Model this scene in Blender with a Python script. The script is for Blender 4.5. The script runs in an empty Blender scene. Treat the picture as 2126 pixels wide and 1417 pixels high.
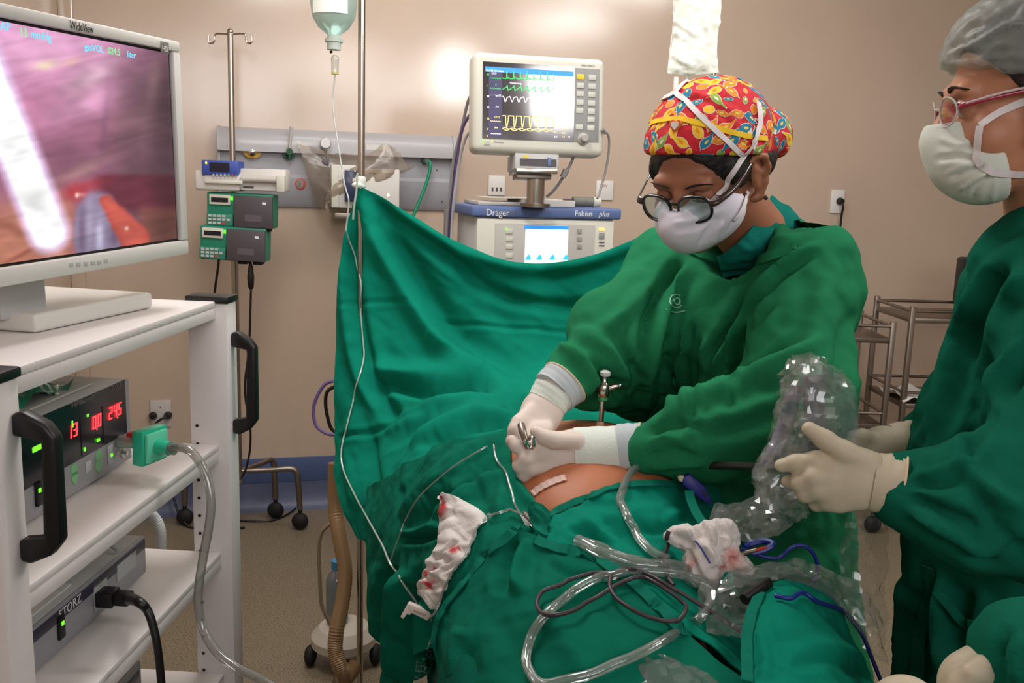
import bpy, bmesh, math, random
import numpy as np
from mathutils import Vector, Matrix
from mathutils.bvhtree import BVHTree
random.seed(7); RNG = np.random.default_rng(11)
scn = bpy.context.scene
COL = scn.collection
# ------------------------------------------------------------------ camera
FOC = 1920.0; PIT = math.radians(9.8); ROL = math.radians(1.8)
CAM = np.array([0, 0, 1.5])
_fw = np.array([0, math.cos(PIT), -math.sin(PIT)]); _r0 = np.array([1, 0, 0.]); _u0 = np.cross(_r0, _fw)
_R = _r0*math.cos(ROL)+_u0*math.sin(ROL); _U = _u0*math.cos(ROL)-_r0*math.sin(ROL)
def ray(x, y): return _fw+_R*(x-1063)/FOC-_U*(y-708.5)/FOC
def P(x, y, d):
    r = ray(x, y); return CAM+r*(d/r[1])
def PZ(x, y, z):
    r = ray(x, y); return CAM+r*((z-1.5)/r[2])
def proj(V):
    q = np.asarray(V)-CAM; w = q@_fw
    return 1063+FOC*(q@_R)/w, 708.5-FOC*(q@_U)/w
cd = bpy.data.cameras.new('camera'); cam = bpy.data.objects.new('camera', cd); COL.objects.link(cam)
cd.sensor_width = 36; cd.lens = FOC/2126*36; cd.clip_start = .02
M4 = Matrix.Identity(4)
for i in range(3):
    M4[i][0] = _R[i]; M4[i][1] = _U[i]; M4[i][2] = -_fw[i]; M4[i][3] = CAM[i]
cam.matrix_world = M4
scn.camera = cam
# ------------------------------------------------------------------ world, lights, exposure
wd = bpy.data.worlds.new('world'); scn.world = wd; wd.use_nodes = True
bg = wd.node_tree.nodes['Background']; bg.inputs[0].default_value = (1.0, .95, .92, 1); bg.inputs[1].default_value = .12
vs = scn.view_settings; vs.view_transform = 'Standard'; vs.look = 'None'; vs.gamma = 1; vs.use_curve_mapping = False
vs.exposure = -0.06
def area(name, loc, target, sx, sy, power, col=(1, 1, 1)):
    l = bpy.data.lights.new(name, 'AREA'); l.shape = 'RECTANGLE'; l.size = sx; l.size_y = sy; l.energy = power; l.color = col
    o = bpy.data.objects.new(name, l); COL.objects.link(o); o.location = loc
    o.rotation_euler = (Vector(target)-Vector(loc)).to_track_quat('-Z', 'Y').to_euler(); return o
area('window_light', (.95, -2.25, 2.36), (.1, 3.8, 1.9), 4.0, .8, 54, (1, .97, .99))
area('surgical_light', (.15, 1.30, 2.28), (-.55, 4.1, 1.85), .62, .40, 4, (1, .97, .97))
area('lamp_light', (1.0, 1.5, 2.29), (.13, 3.08, 1.78), .27, .27, 8, (1, .97, .97))
area('ceiling_light', (.5, 3.2, 2.77), (.6, 4.5, .9), 2.6, .3, 33, (1, .96, .94))
area('ceiling_light', (1.9, 1.5, 2.76), (1.3, 1.6, 0), 1.0, .5, 26, (1, .97, .95))
area('ceiling_light', (-.5, 2.05, 2.76), (-.3, 2.1, 0), 1.0, .5, 28, (1, .97, .95))
# ------------------------------------------------------------------ materials
def lin(c):
    if isinstance(c, str): c = [int(c[i:i+2], 16)/255 for i in (0, 2, 4)]
    else: c = [v/255 for v in c]
    return tuple(v/12.92 if v <= .04045 else ((v+.055)/1.055)**2.4 for v in c)+(1,)
MATS = {}
def mat(name, col, rough=.5, metal=0., bump=None, vary=None, emit=0., coat=0., sss=0., spec=None, sheen=0., weave=0):
    if name in MATS: return MATS[name]
    m = bpy.data.materials.new(name); m.use_nodes = True; nt = m.node_tree; b = nt.nodes['Principled BSDF']
    c = lin(col); b.inputs['Base Color'].default_value = c; b.inputs['Roughness'].default_value = rough
    b.inputs['Metallic'].default_value = metal
    if spec is not None: b.inputs['Specular IOR Level'].default_value = spec
    if coat: b.inputs['Coat Weight'].default_value = coat; b.inputs['Coat Roughness'].default_value = .1
    if sheen: b.inputs['Sheen Weight'].default_value = sheen; b.inputs['Sheen Tint'].default_value = c
    if sss: b.inputs['Subsurface Weight'].default_value = sss; b.inputs['Subsurface Radius'].default_value = (.012, .005, .003); b.inputs['Subsurface Scale'].default_value = 1
    if emit: b.inputs['Emission Color'].default_value = c; b.inputs['Emission Strength'].default_value = emit
    tc = nt.nodes.new('ShaderNodeTexCoord')
    if vary:
        n = nt.nodes.new('ShaderNodeTexNoise'); n.inputs['Scale'].default_value = vary[0]; n.inputs['Detail'].default_value = 4
        nt.links.new(tc.outputs['Object'], n.inputs['Vector'])
        r = nt.nodes.new('ShaderNodeMapRange'); r.inputs['From Min'].default_value = .3; r.inputs['From Max'].default_value = .7
        r.inputs['To Min'].default_value = 1-vary[1]; r.inputs['To Max'].default_value = 1+vary[1]
        nt.links.new(n.outputs['Fac'], r.inputs['Value'])
        h = nt.nodes.new('ShaderNodeHueSaturation'); h.inputs['Color'].default_value = c
        nt.links.new(r.outputs['Result'], h.inputs['Value']); nt.links.new(h.outputs['Color'], b.inputs['Base Color'])
    if bump:
        n = nt.nodes.new('ShaderNodeTexNoise'); n.inputs['Scale'].default_value = bump[0]; n.inputs['Detail'].default_value = 3
        nt.links.new(tc.outputs['Object'], n.inputs['Vector'])
        bp = nt.nodes.new('ShaderNodeBump'); bp.inputs['Strength'].default_value = bump[1]; bp.inputs['Distance'].default_value = .004
        nt.links.new(n.outputs['Fac'], bp.inputs['Height']); nt.links.new(bp.outputs['Normal'], b.inputs['Normal'])
    MATS[name] = m; return m
def cloth(name, col):
    m = mat(name, col, rough=.92, vary=(9, .07), sheen=.0, spec=.05)
    nt = m.node_tree; b = nt.nodes['Principled BSDF']; tc = nt.nodes.new('ShaderNodeTexCoord')
    n1 = nt.nodes.new('ShaderNodeTexNoise'); n1.inputs['Scale'].default_value = 700; n1.inputs['Detail'].default_value = 1
    n2 = nt.nodes.new('ShaderNodeTexNoise'); n2.inputs['Scale'].default_value = 28; n2.inputs['Detail'].default_value = 3
    ad = nt.nodes.new('ShaderNodeMath'); ad.operation = 'MULTIPLY_ADD'; ad.inputs[1].default_value = .18
    nt.links.new(tc.outputs['Object'], n1.inputs['Vector']); nt.links.new(tc.outputs['Object'], n2.inputs['Vector'])
    nt.links.new(n1.outputs['Fac'], ad.inputs[0]); nt.links.new(n2.outputs['Fac'], ad.inputs[2])
    bp = nt.nodes.new('ShaderNodeBump'); bp.inputs['Strength'].default_value = .35; bp.inputs['Distance'].default_value = .006
    nt.links.new(ad.outputs[0], bp.inputs['Height']); nt.links.new(bp.outputs['Normal'], b.inputs['Normal'])
    return m
def vcol_mat(name, rough=.6, emit=0., spec=.3, bump=None):
    m = bpy.data.materials.new(name); m.use_nodes = True; nt = m.node_tree; b = nt.nodes['Principled BSDF']
    a = nt.nodes.new('ShaderNodeVertexColor'); a.layer_name = 'col'
    b.inputs['Roughness'].default_value = rough; b.inputs['Specular IOR Level'].default_value = spec
    if emit:
        b.inputs['Base Color'].default_value = (.01, .01, .01, 1)
        nt.links.new(a.outputs['Color'], b.inputs['Emission Color']); b.inputs['Emission Strength'].default_value = emit
    else: nt.links.new(a.outputs['Color'], b.inputs['Base Color'])
    if bump:
        tc = nt.nodes.new('ShaderNodeTexCoord'); n = nt.nodes.new('ShaderNodeTexNoise'); n.inputs['Scale'].default_value = bump[0]
        nt.links.new(tc.outputs['Object'], n.inputs['Vector'])
        bp = nt.nodes.new('ShaderNodeBump'); bp.inputs['Strength'].default_value = bump[1]; bp.inputs['Distance'].default_value = .003
        nt.links.new(n.outputs['Fac'], bp.inputs['Height']); nt.links.new(bp.outputs['Normal'], b.inputs['Normal'])
    return m
def clear_mat(name, tint, alpha=.25, rough=.12, gloss=.5, white='ffffff'):
    """thin clear plastic: mostly see-through, a little milky, shiny at grazing angles"""
    m = bpy.data.materials.new(name); m.use_nodes = True; nt = m.node_tree
    for n in list(nt.nodes):
        if n.type != 'OUTPUT_MATERIAL': nt.nodes.remove(n)
    out = [n for n in nt.nodes if n.type == 'OUTPUT_MATERIAL'][0]
    t = nt.nodes.new('ShaderNodeBsdfTransparent'); t.inputs[0].default_value = lin(tint)
    d = nt.nodes.new('ShaderNodeBsdfDiffuse'); d.inputs[0].default_value = lin(white)
    g = nt.nodes.new('ShaderNodeBsdfGlossy'); g.inputs[0].default_value = (1, 1, 1, 1); g.inputs['Roughness'].default_value = rough
    m1 = nt.nodes.new('ShaderNodeMixShader'); m1.inputs[0].default_value = alpha
    nt.links.new(t.outputs[0], m1.inputs[1]); nt.links.new(d.outputs[0], m1.inputs[2])
    lw = nt.nodes.new('ShaderNodeLayerWeight'); lw.inputs[0].default_value = .35
    mu = nt.nodes.new('ShaderNodeMath'); mu.operation = 'MULTIPLY_ADD'; mu.inputs[1].default_value = gloss; mu.inputs[2].default_value = .05
    nt.links.new(lw.outputs['Fresnel'], mu.inputs[0])
    m2 = nt.nodes.new('ShaderNodeMixShader'); nt.links.new(mu.outputs[0], m2.inputs[0])
    nt.links.new(m1.outputs[0], m2.inputs[1]); nt.links.new(g.outputs[0], m2.inputs[2])
    nt.links.new(m2.outputs[0], out.inputs['Surface']); MATS[name] = m; return m
# ------------------------------------------------------------------ frames and mesh builder
def nrm(v): v = np.asarray(v, float); return v/np.linalg.norm(v)
class Fr:
    """local frame: u = x, v = y (outward towards the viewer), w = z (up)"""
    def __init__(s, o, x, z=(0, 0, 1)):
        s.o = np.asarray(o, float); s.x = nrm(x); s.z = nrm(np.asarray(z, float)-s.x*np.dot(s.x, z)); s.y = -np.cross(s.z, s.x)
    def p(s, u, v, w): return s.o+s.x*u+s.y*v+s.z*w
    def hit(s, px, py, v=0.):
        r = ray(px, py); o = s.o+s.y*v; t = np.dot(o-CAM, s.y)/np.dot(r, s.y); q = CAM+r*t-s.o
        return float(q@s.x), float(q@s.z)
    def ph(s, px, py, v=0.): u, w = s.hit(px, py, v); return s.p(u, v, w)
    def sub(s, u, v, w): f = Fr(s.p(u, v, w), s.x, s.z); return f
WORLD = Fr((0, 0, 0), (1, 0, 0)); WORLD.y = np.array([0, 1., 0])
def link(name, me, parent=None, m=None):
    o = bpy.data.objects.new(name, me); COL.objects.link(o)
    if m is not None:
        for mm in (m if isinstance(m, (list, tuple)) else [m]): me.materials.append(mm)
    if parent is not None: o.parent = parent
    return o
def root_loc(parent):
    l = np.zeros(3)
    while parent is not None: l = l+np.array(parent.location); parent = parent.parent
    return l
def tag(o, label=None, cat=None, group=None, kind=None):
    if label: o['label'] = label
    if cat: o['category'] = cat
    if group: o['group'] = group
    if kind: o['kind'] = kind
    return o
def thing(name, label, cat, loc, group=None):
    o = bpy.data.objects.new(name, None); COL.objects.link(o); o.location = tuple(loc); o.empty_display_size = .05
    return tag(o, label, cat, group)
class MB:
    def __init__(s): s.v = []; s.f = []; s.m = []
    def add(s, vs, fs, mi=0):
        n = len(s.v); s.v += [tuple(float(c) for c in p) for p in vs]
        for f in fs: s.f.append(tuple(i+n for i in f)); s.m.append(mi)
        return s
    def box(s, fr, a, b, mi=0):
        (u0, v0, w0), (u1, v1, w1) = [(min(i, j)) for i, j in zip(a, b)], [(max(i, j)) for i, j in zip(a, b)]
        vs = [fr.p(u, v, w) for w in (w0, w1) for v in (v0, v1) for u in (u0, u1)]
        return s.add(vs, [(0, 2, 3, 1), (4, 5, 7, 6), (0, 1, 5, 4), (2, 6, 7, 3), (0, 4, 6, 2), (1, 3, 7, 5)], mi)
    def poly(s, fr, pts, v0, v1, mi=0):
        n = len(pts); vs = [fr.p(u, v0, w) for u, w in pts]+[fr.p(u, v1, w) for u, w in pts]
        return s.add(vs, [tuple(range(n)), tuple(range(2*n-1, n-1, -1))]+[(i, (i+1) % n, (i+1) % n+n, i+n)[::-1] for i in range(n)], mi)
    def ring(s, c, ax, r, n, e=None):
        ax = nrm(ax); e = np.array([0, 0, 1.]) if e is None and abs(ax[2]) < .9 else (np.array([1., 0, 0]) if e is None else e)
        a = nrm(np.cross(ax, e)); b = np.cross(ax, a)
        return [np.asarray(c)+r*(a*math.cos(t)+b*math.sin(t)) for t in np.arange(n)*2*math.pi/n]
    def lathe(s, prof, o, ax, n=20, mi=0, caps=True):
        ax = nrm(ax); o = np.asarray(o, float); vs = []
        for r, h in prof: vs += s.ring(o+ax*h, ax, max(r, 1e-5), n)
        k = len(prof); fs = [(i*n+j, i*n+(j+1) % n, (i+1)*n+(j+1) % n, (i+1)*n+j) for i in range(k-1) for j in range(n)]
        if caps: fs += [tuple(range(n-1, -1, -1)), tuple(range((k-1)*n, k*n))]
        return s.add(vs, fs, mi)
    def cyl(s, a, b, r0, r1=None, n=16, mi=0):
        a = np.asarray(a, float); b = np.asarray(b, float); L = np.linalg.norm(b-a)
        return s.lathe([(r0, 0), (r0 if r1 is None else r1, L)], a, b-a, n, mi)
    def sph(s, c, r, n=14, mi=0, sc=(1, 1, 1), fr=None):
        c = np.asarray(c, float); vs = []; m = n//2+1
        X = np.eye(3) if fr is None else np.array([fr.x, fr.y, fr.z])
        for i in range(m+1):
            t = math.pi*i/m
            for j in range(n):
                a = 2*math.pi*j/n; l = np.array([math.sin(t)*math.cos(a)*sc[0], math.sin(t)*math.sin(a)*sc[1], math.cos(t)*sc[2]])*r
                vs.append(c+l@X)
        return s.add(vs, [(i*n+j, (i+1)*n+j, (i+1)*n+(j+1) % n, i*n+(j+1) % n) for i in range(m) for j in range(n)], mi)
    def tube(s, pts, r, n=8, mi=0, closed=False, flat=None, smooth=0):
        pts = spline(pts, smooth) if smooth else [np.asarray(p, float) for p in pts]
        k = len(pts); rs = r if hasattr(r, '__len__') else [r]*k
        if len(rs) != k: rs = np.interp(np.linspace(0, 1, k), np.linspace(0, 1, len(rs)), rs)
        T = [nrm(pts[min(i+1, k-1)]-pts[max(i-1, 0)]) if np.linalg.norm(pts[min(i+1, k-1)]-pts[max(i-1, 0)]) > 1e-9 else np.array([0, 0, 1.]) for i in range(k)]
        a = np.cross(T[0], (0, 0, 1)) if abs(T[0][2]) < .9 else np.cross(T[0], (1, 0, 0)); a = nrm(a); vs = []
        for i in range(k):
            a = nrm(a-T[i]*np.dot(a, T[i])); b = np.cross(T[i], a)
            for j in range(n):
                t = 2*math.pi*j/n; fa, fb = (1, 1) if flat is None else flat
                vs.append(pts[i]+rs[i]*(a*math.cos(t)*fa+b*math.sin(t)*fb))
        fs = [(i*n+j, i*n+(j+1) % n, (i+1)*n+(j+1) % n, (i+1)*n+j) for i in range(k-1) for j in range(n)]
        fs += [tuple(range(n-1, -1, -1)), tuple(range((k-1)*n, k*n))]
        return s.add(vs, fs, mi)
    def ribbon(s, pts, wdt, nor, th=.0006, mi=0, smooth=0):
        """flat strap through pts, lying on surfaces whose normals are nor"""
        pts = spline(pts, smooth) if smooth else [np.asarray(p, float) for p in pts]
        k = len(pts); nor = [np.asarray(nor, float)]*k if np.ndim(nor[0]) == 0 else nor
        if len(nor) != k:
            A = np.array(nor); nor = np.stack([np.interp(np.linspace(0, 1, k), np.linspace(0, 1, len(A)), A[:, c]) for c in range(3)], 1)
        vs = []
        for i in range(k):
            T = pts[min(i+1, k-1)]-pts[max(i-1, 0)]; w = nrm(np.cross(T, nor[i]))*wdt/2; q = nrm(nor[i])*th
            vs += [pts[i]-w, pts[i]+w, pts[i]+w+q, pts[i]-w+q]
        fs = [(i*4+j, i*4+(j+1) % 4, (i+1)*4+(j+1) % 4, (i+1)*4+j) for i in range(k-1) for j in range(4)]+[(3, 2, 1, 0), tuple(range(4*k-4, 4*k))]
        return s.add(vs, fs, mi)
    def build(s, name, m, parent=None, bevel=0., seg=2, angle=40, smooth=True, label=None):
        me = bpy.data.meshes.new(name); L = root_loc(parent)
        me.from_pydata([tuple(np.array(p)-L) for p in s.v], [], s.f)
        bm = bmesh.new(); bm.from_mesh(me)
        for f, mi in zip(bm.faces, s.m): f.material_index = mi
        bmesh.ops.recalc_face_normals(bm, faces=bm.faces)
        if bevel:
            ed = [e for e in bm.edges if len(e.link_faces) == 2 and e.calc_face_angle(0) > math.radians(35)]
            bmesh.ops.bevel(bm, geom=ed, offset=bevel, segments=seg, profile=.5, affect='EDGES', clamp_overlap=True)
        bm.to_mesh(me); bm.free()
        if smooth: me.shade_smooth(); me.set_sharp_from_angle(angle=math.radians(angle))
        o = link(name, me, parent, m)
        if label: o['label'] = label
        return o
def spline(pts, n=6):
    p = [np.asarray(q, float) for q in pts]; out = []
    for i in range(len(p)-1):
        a, b, c, d = p[max(i-1, 0)], p[i], p[i+1], p[min(i+2, len(p)-1)]
        for j in range(n):
            t = j/n; out.append(.5*((2*b)+(-a+c)*t+(2*a-5*b+4*c-d)*t*t+(-a+3*b-3*c+d)*t**3))
    out.append(p[-1]); return out
def box1(name, m, parent, fr, a, b, bevel=.002, **k): return MB().box(fr, a, b).build(name, m, parent, bevel=bevel, **k)
def text(s, fr, u, v, w, size, m, parent, name='lettering', align='LEFT', shear=0., sx=1., rot=0.):
    c = bpy.data.curves.new('t', 'FONT'); c.body = s; c.size = size; c.extrude = .0002; c.align_x = align; c.shear = shear; c.resolution_u = 3
    t = bpy.data.objects.new('t', c); COL.objects.link(t)
    dg = bpy.context.evaluated_depsgraph_get(); me = bpy.data.meshes.new_from_object(t.evaluated_get(dg))
    bpy.data.objects.remove(t); bpy.data.curves.remove(c)
    L = root_loc(parent); cr, sr = math.cos(rot), math.sin(rot)
    for q in me.vertices:
        x, y = q.co.x*sx, q.co.y
        q.co = Vector(fr.p(u+x*cr-y*sr, v+q.co.z, w+x*sr+y*cr)-L)
    me.materials.clear()
    return link(name, me, parent, m)
def npmesh(name, V, F, m, parent=None, cols=None, smooth=True):
    me = bpy.data.meshes.new(name); V = np.asarray(V, float)-root_loc(parent)
    me.from_pydata(V.tolist(), [], np.asarray(F).tolist())
    if smooth: me.shade_smooth()
    if cols is not None:
        a = me.color_attributes.new('col', 'FLOAT_COLOR', 'POINT')
        c = np.ones((len(V), 4), np.float32); c[:, :3] = cols; a.data.foreach_set('color', c.ravel())
    return link(name, me, parent, m)
def bvh(*objs):
    vs, fs = [], []
    for o in objs:
        L = np.array(root_loc(o)); n = len(vs)
        vs += [tuple(np.array(v.co)+L) for v in o.data.vertices]; fs += [tuple(i+n for i in p.vertices) for p in o.data.polygons]
    return BVHTree.FromPolygons(vs, fs)
def onto(px, py, tree, lift=0., d=None):
    """point where the sight line through (px,py) meets a built surface, lifted off it"""
    r = Vector(ray(px, py)).normalized(); h, n, _, _ = tree.ray_cast(Vector(CAM), r)
    if h is None:
        return (P(px, py, d), np.array([0, -.5, .86])) if d else (None, None)
    if n.dot(r) > 0: n = -n
    return np.array(h)+np.array(n)*lift, np.array(n)
def lay(pts, tree, lift, d=None, n=5):
    """dense polyline (pixels) laid on a surface"""
    q = spline([np.array([x, y, 0.]) for x, y in pts], n); out, nn, last = [], [], None
    for p in q:
        h, no = onto(p[0], p[1], tree, lift, None)
        if h is None: h, no = (P(p[0], p[1], last if last else (d or 1.2)), np.array([0, -.5, .86]))
        last = h[1]; out.append(h); nn.append(no)
    A = np.array(out)
    for _ in range(2):
        B = A.copy(); B[1:-1] = (A[:-2]+2*A[1:-1]+A[2:])/4; A = B
    return list(A), nn
# ------------------------------------------------------------------ implicit bodies (numpy surface nets)
def smin(a, b, k): h = np.clip(.5+.5*(b-a)/k, 0, 1); return b+(a-b)*h-k*h*(1-h)
def cap(a, b, ra, rb=None, flat=None):
    a = np.asarray(a, float); b = np.asarray(b, float); rb = ra if rb is None else rb
    def f(X):
        p = X-a; ab = b-a
        if flat is not None:
            ax, k = flat; ax = nrm(ax); p = p+np.outer(p@ax, ax)*(1/k-1); ab = ab+ax*np.dot(ab, ax)*(1/k-1)
        L = max(np.dot(ab, ab), 1e-12); t = np.clip(p@ab/L, 0, 1)
        return np.sqrt(((p-t[:, None]*ab)**2).sum(1))-(ra+(rb-ra)*t)
    return f
def ell(c, r, X3=None):
    c = np.asarray(c, float); r = np.asarray(r, float); A = np.eye(3) if X3 is None else np.array(X3)
    def f(X):
        q = ((X-c)@A.T)/r; k0 = np.sqrt((q**2).sum(1)); k1 = np.sqrt(((q/r)**2).sum(1)); return k0*(k0-1)/np.maximum(k1, 1e-9)
    return f
def chain(pts, rs, flat=None): return [cap(pts[i], pts[i+1], rs[i], rs[i+1], flat) for i in range(len(pts)-1)]
def union(prims, k):
    def f(X):
        d = prims[0](X)
        for q in prims[1:]: d = smin(d, q(X), k)
        return d
    return f
def cut(f, n, o):       # keep the side where n.(x-o) < 0
    n = nrm(n); o = np.asarray(o, float)
    return lambda X: np.maximum(f(X), (X-o)@n)
def snet(f, lo, hi, h):
    lo = np.asarray(lo, float); n = np.ceil((np.asarray(hi, float)-lo)/h).astype(int)+1
    ax = [lo[i]+h*np.arange(n[i]) for i in range(3)]; V = np.empty(n, np.float64)
    for i0 in range(0, n[0], 16):
        g = np.stack(np.meshgrid(ax[0][i0:i0+16], ax[1], ax[2], indexing='ij'), -1); V[i0:i0+16] = f(g.reshape(-1, 3)).reshape(g.shape[:3])
    I = V < 0; c = np.zeros(n-1, int)
    for a in (0, 1):
        for b in (0, 1):
            for d in (0, 1): c += I[a:n[0]-1+a, b:n[1]-1+b, d:n[2]-1+d]
    act = np.argwhere((c > 0) & (c < 8)); idx = -np.ones(n-1, int); idx[tuple(act.T)] = np.arange(len(act))
    acc = np.zeros((len(act), 3)); cnt = np.zeros(len(act))
    off = [np.array(o) for o in np.ndindex(2, 2, 2)]
    for o in off:
        for a in range(3):
            if o[a]: continue
            o2 = o.copy(); o2[a] = 1; va = V[tuple((act+o).T)]; vb = V[tuple((act+o2).T)]; s = (va < 0) != (vb < 0)
            t = np.where(s, va/np.where(s, va-vb, 1), 0); p = act+o+np.eye(3)[a]*t[:, None]; acc[s] += p[s]; cnt[s] += 1
    Vt = lo+h*acc/cnt[:, None]; F = []
    for a in range(3):
        b, d = (a+1) % 3, (a+2) % 3; sl = [slice(None)]*3; sl[a] = slice(0, -1); sh = [slice(None)]*3; sh[a] = slice(1, None)
        e = np.argwhere(I[tuple(sl)] != I[tuple(sh)]); e = e[(e[:, b] > 0) & (e[:, d] > 0) & (e[:, b] < n[b]-1) & (e[:, d] < n[d]-1)]
        ins = I[tuple(e.T)]; eb, ed = np.eye(3, dtype=int)[b], np.eye(3, dtype=int)[d]
        q = np.stack([idx[tuple((e-eb-ed).T)], idx[tuple((e-ed).T)], idx[tuple(e.T)], idx[tuple((e-eb).T)]], 1)
        q[~ins] = q[~ins][:, ::-1]; F.append(q)
    return Vt, np.concatenate(F)
def vnormals(V, F):
    F = np.asarray(F); n = np.cross(V[F[:, 2]]-V[F[:, 0]], V[F[:, 3]]-V[F[:, 1]]); N = np.zeros_like(V)
    for i in range(4): np.add.at(N, F[:, i], n)
    return N/np.maximum(np.linalg.norm(N, axis=1), 1e-12)[:, None]
def lap(V, F, it=1, k=.5):
    F = np.asarray(F); e = np.concatenate([F[:, [0, 1]], F[:, [1, 2]], F[:, [2, 3]], F[:, [3, 0]]]); c = np.zeros(len(V)); np.add.at(c, e[:, 0], 1); np.add.at(c, e[:, 1], 1)
    for _ in range(it):
        S = np.zeros_like(V); np.add.at(S, e[:, 0], V[e[:, 1]]); np.add.at(S, e[:, 1], V[e[:, 0]]); V = V+(S/c[:, None]-V)*k
    return V
_WD = RNG.normal(size=(24, 3)); _WD /= np.linalg.norm(_WD, axis=1)[:, None]; _WP = RNG.uniform(0, 6.28, 24); _WS = RNG.uniform(.6, 1.7, 24)
def wob(X, s):
    """smooth pseudo-noise, about -1..1, feature size s metres"""
    X = np.asarray(X)*(6.28/s); w = np.stack([np.sin(X@_WD[i]*.6*_WS[i]+_WP[i]) for i in range(3)], 1)*1.3
    Y = X+w; return sum(np.sin(Y@_WD[i]*_WS[i]+_WP[i]) for i in range(3, 13))/4.2
def seg_dist(x, y, pts):
    """distance to a pixel polyline and 0..1 position along it"""
    best = np.full(len(x), 1e9); tt = np.zeros(len(x)); p = spline([np.array(q, float) for q in pts], 4) if len(pts) > 2 else [np.array(q, float) for q in pts]; n = len(p)-1
    for i in range(n):
        a, b = p[i], p[i+1]; ab = b-a; L = max(ab@ab, 1e-9); t = np.clip(((x-a[0])*ab[0]+(y-a[1])*ab[1])/L, 0, 1)
        d = np.hypot(x-a[0]-t*ab[0], y-a[1]-t*ab[1]); m = d < best; best[m] = d[m]; tt[m] = (i+t[m])/n
    return best, tt
def fold(V, N, folds, facing=True):
    """cloth folds: ridges (+) and grooves (-) along lines; (points, width, height in metres[, sharp])"""
    x, y = proj(V); dsp = np.zeros(len(V)); vd = V-CAM; vd /= np.linalg.norm(vd, axis=1)[:, None]
    fc = np.clip(-(N*vd).sum(1)*3, 0, 1) if facing else 1.
    for f in folds:
        pts, w, a = f[:3]; d, t = seg_dist(x, y, pts); tap = np.clip(np.minimum(t, 1-t)*5+.12, 0, 1)
        dsp += a*tap*(np.exp(-(d/w)**2)-.35*np.exp(-((d-1.9*w)/w)**2))
    return V+N*(dsp*fc)[:, None]
def body(name, f, lo, hi, h, m, parent=None, folds=None, noise=None, smooth=1, cols=None):
    V, F = snet(f, lo, hi, h); V = lap(V, F, smooth)
    if noise or folds:
        N = vnormals(V, F)
        if noise:
            for s, a in noise: V = V+N*(wob(V, s)*a)[:, None]
        if folds: V = fold(V, N, folds)
        V = lap(V, F, 1, .3)
    return npmesh(name, V, F, m, parent, cols=cols(V) if cols else None)
def bounds(pts, r):
    A = np.array(pts); return A.min(0)-r, A.max(0)+r
# ------------------------------------------------------------------ cloth sheets from a lattice of points
def sheet(name, rows, m, parent=None, nu=110, nv=110, folds=None, noise=None, th=.002, raw=False, depth_noise=0, smooth=0):
    A = np.array([[P(*q) for q in r] for r in rows]) if not raw else np.array(rows)
    def res(A, n):          # Catmull-Rom along axis 0
        k = A.shape[0]; out = []
        for t in np.linspace(0, k-1, n):
            i = min(int(t), k-2); f = t-i; a, b, c, d = A[max(i-1, 0)], A[i], A[i+1], A[min(i+2, k-1)]
            if i == 0: a = 2*b-c
            if i == k-2: d = 2*c-b
            out.append(.5*((2*b)+(-a+c)*f+(2*a-5*b+4*c-d)*f*f+(-a+3*b-3*c+d)*f**3))
        return np.array(out)
    G = res(A, nv); G = res(G.transpose(1, 0, 2), nu).transpose(1, 0, 2)
    V = G.reshape(-1, 3); i = np.arange(nv*nu).reshape(nv, nu)
    F = np.stack([i[:-1, :-1].ravel(), i[1:, :-1].ravel(), i[1:, 1:].ravel(), i[:-1, 1:].ravel()], 1)
    N = vnormals(V, F); sgn = np.sign((N*(CAM-V)).sum(1).mean()) or 1
    if sgn < 0: F = F[:, ::-1]; N = -N
    if noise:
        for s, a in noise: V = V+N*(wob(V, s)*a)[:, None]
    if folds: V = fold(V, N, folds, facing=False)
    if smooth: V = lap(V, F, smooth)
    if th:
        N = vnormals(V, F); n = len(V); W = np.concatenate([V, V-N*th]); b = list(i[0, :])+list(i[1:, -1])+list(i[-1, :-1][::-1])+list(i[1:-1, 0][::-1])
        S = np.array([(b[k], b[(k+1) % len(b)], b[(k+1) % len(b)]+n, b[k]+n) for k in range(len(b))])
        F = np.concatenate([F, F[:, ::-1]+n, S]); V = W
    o = npmesh(name, V, F, m, parent)
    if th:
        bm = bmesh.new(); bm.from_mesh(o.data); bmesh.ops.recalc_face_normals(bm, faces=bm.faces); bm.to_mesh(o.data); bm.free()
    o.data.shade_smooth(); o.data.set_sharp_from_angle(angle=math.radians(60)); return o
# ------------------------------------------------------------------ common materials
WHITE = mat('white_plastic', 'd9d6d0', .42); CARTW = mat('white_paint', 'e0d9d6', .38, bump=(60, .04), vary=(5, .03))
CREAM = mat('cream_plastic', 'd3d2c4', .45); GREY = mat('grey_plastic', '8f8f8d', .5); LGREY = mat('light_grey_plastic', 'b9bab9', .5)
DGREY = mat('dark_grey_plastic', '4b4549', .55); BLACK = mat('black_plastic', '0e0c0c', .42); BLACKR = mat('black_rubber', '0b0a0a', .7)
STEEL = mat('steel', 'b9b2a8', .22, 1.); CHROME = mat('chrome', 'd8d4cf', .1, 1.); DSTEEL = mat('dull_steel', '8c8278', .38, 1.)
BLUEP = mat('blue_plastic', '5a6fa0', .45); NAVY = mat('navy_plastic', '1f2a6e', .4); GREENP = mat('green_plastic', '1f8468', .5)
PANELB = mat('dark_panel', '16151d', .25); SILVER = mat('silver_paint', 'a3a1a6', .4, .2)
REDLED = mat('red_led', 'ff2a30', .5, emit=5.); GRNLED = mat('green_led', '5cff20', .5, emit=2.6); AMBLED = mat('amber_led', 'ffa02a', .5, emit=4)
INKD = mat('dark_print', '34322f', .6); INKG = mat('grey_print', '77736c', .6); INKW = mat('white_print', 'e8e8e8', .5)
PAPER = mat('white_paper', 'd8d6d0', .8)
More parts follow.
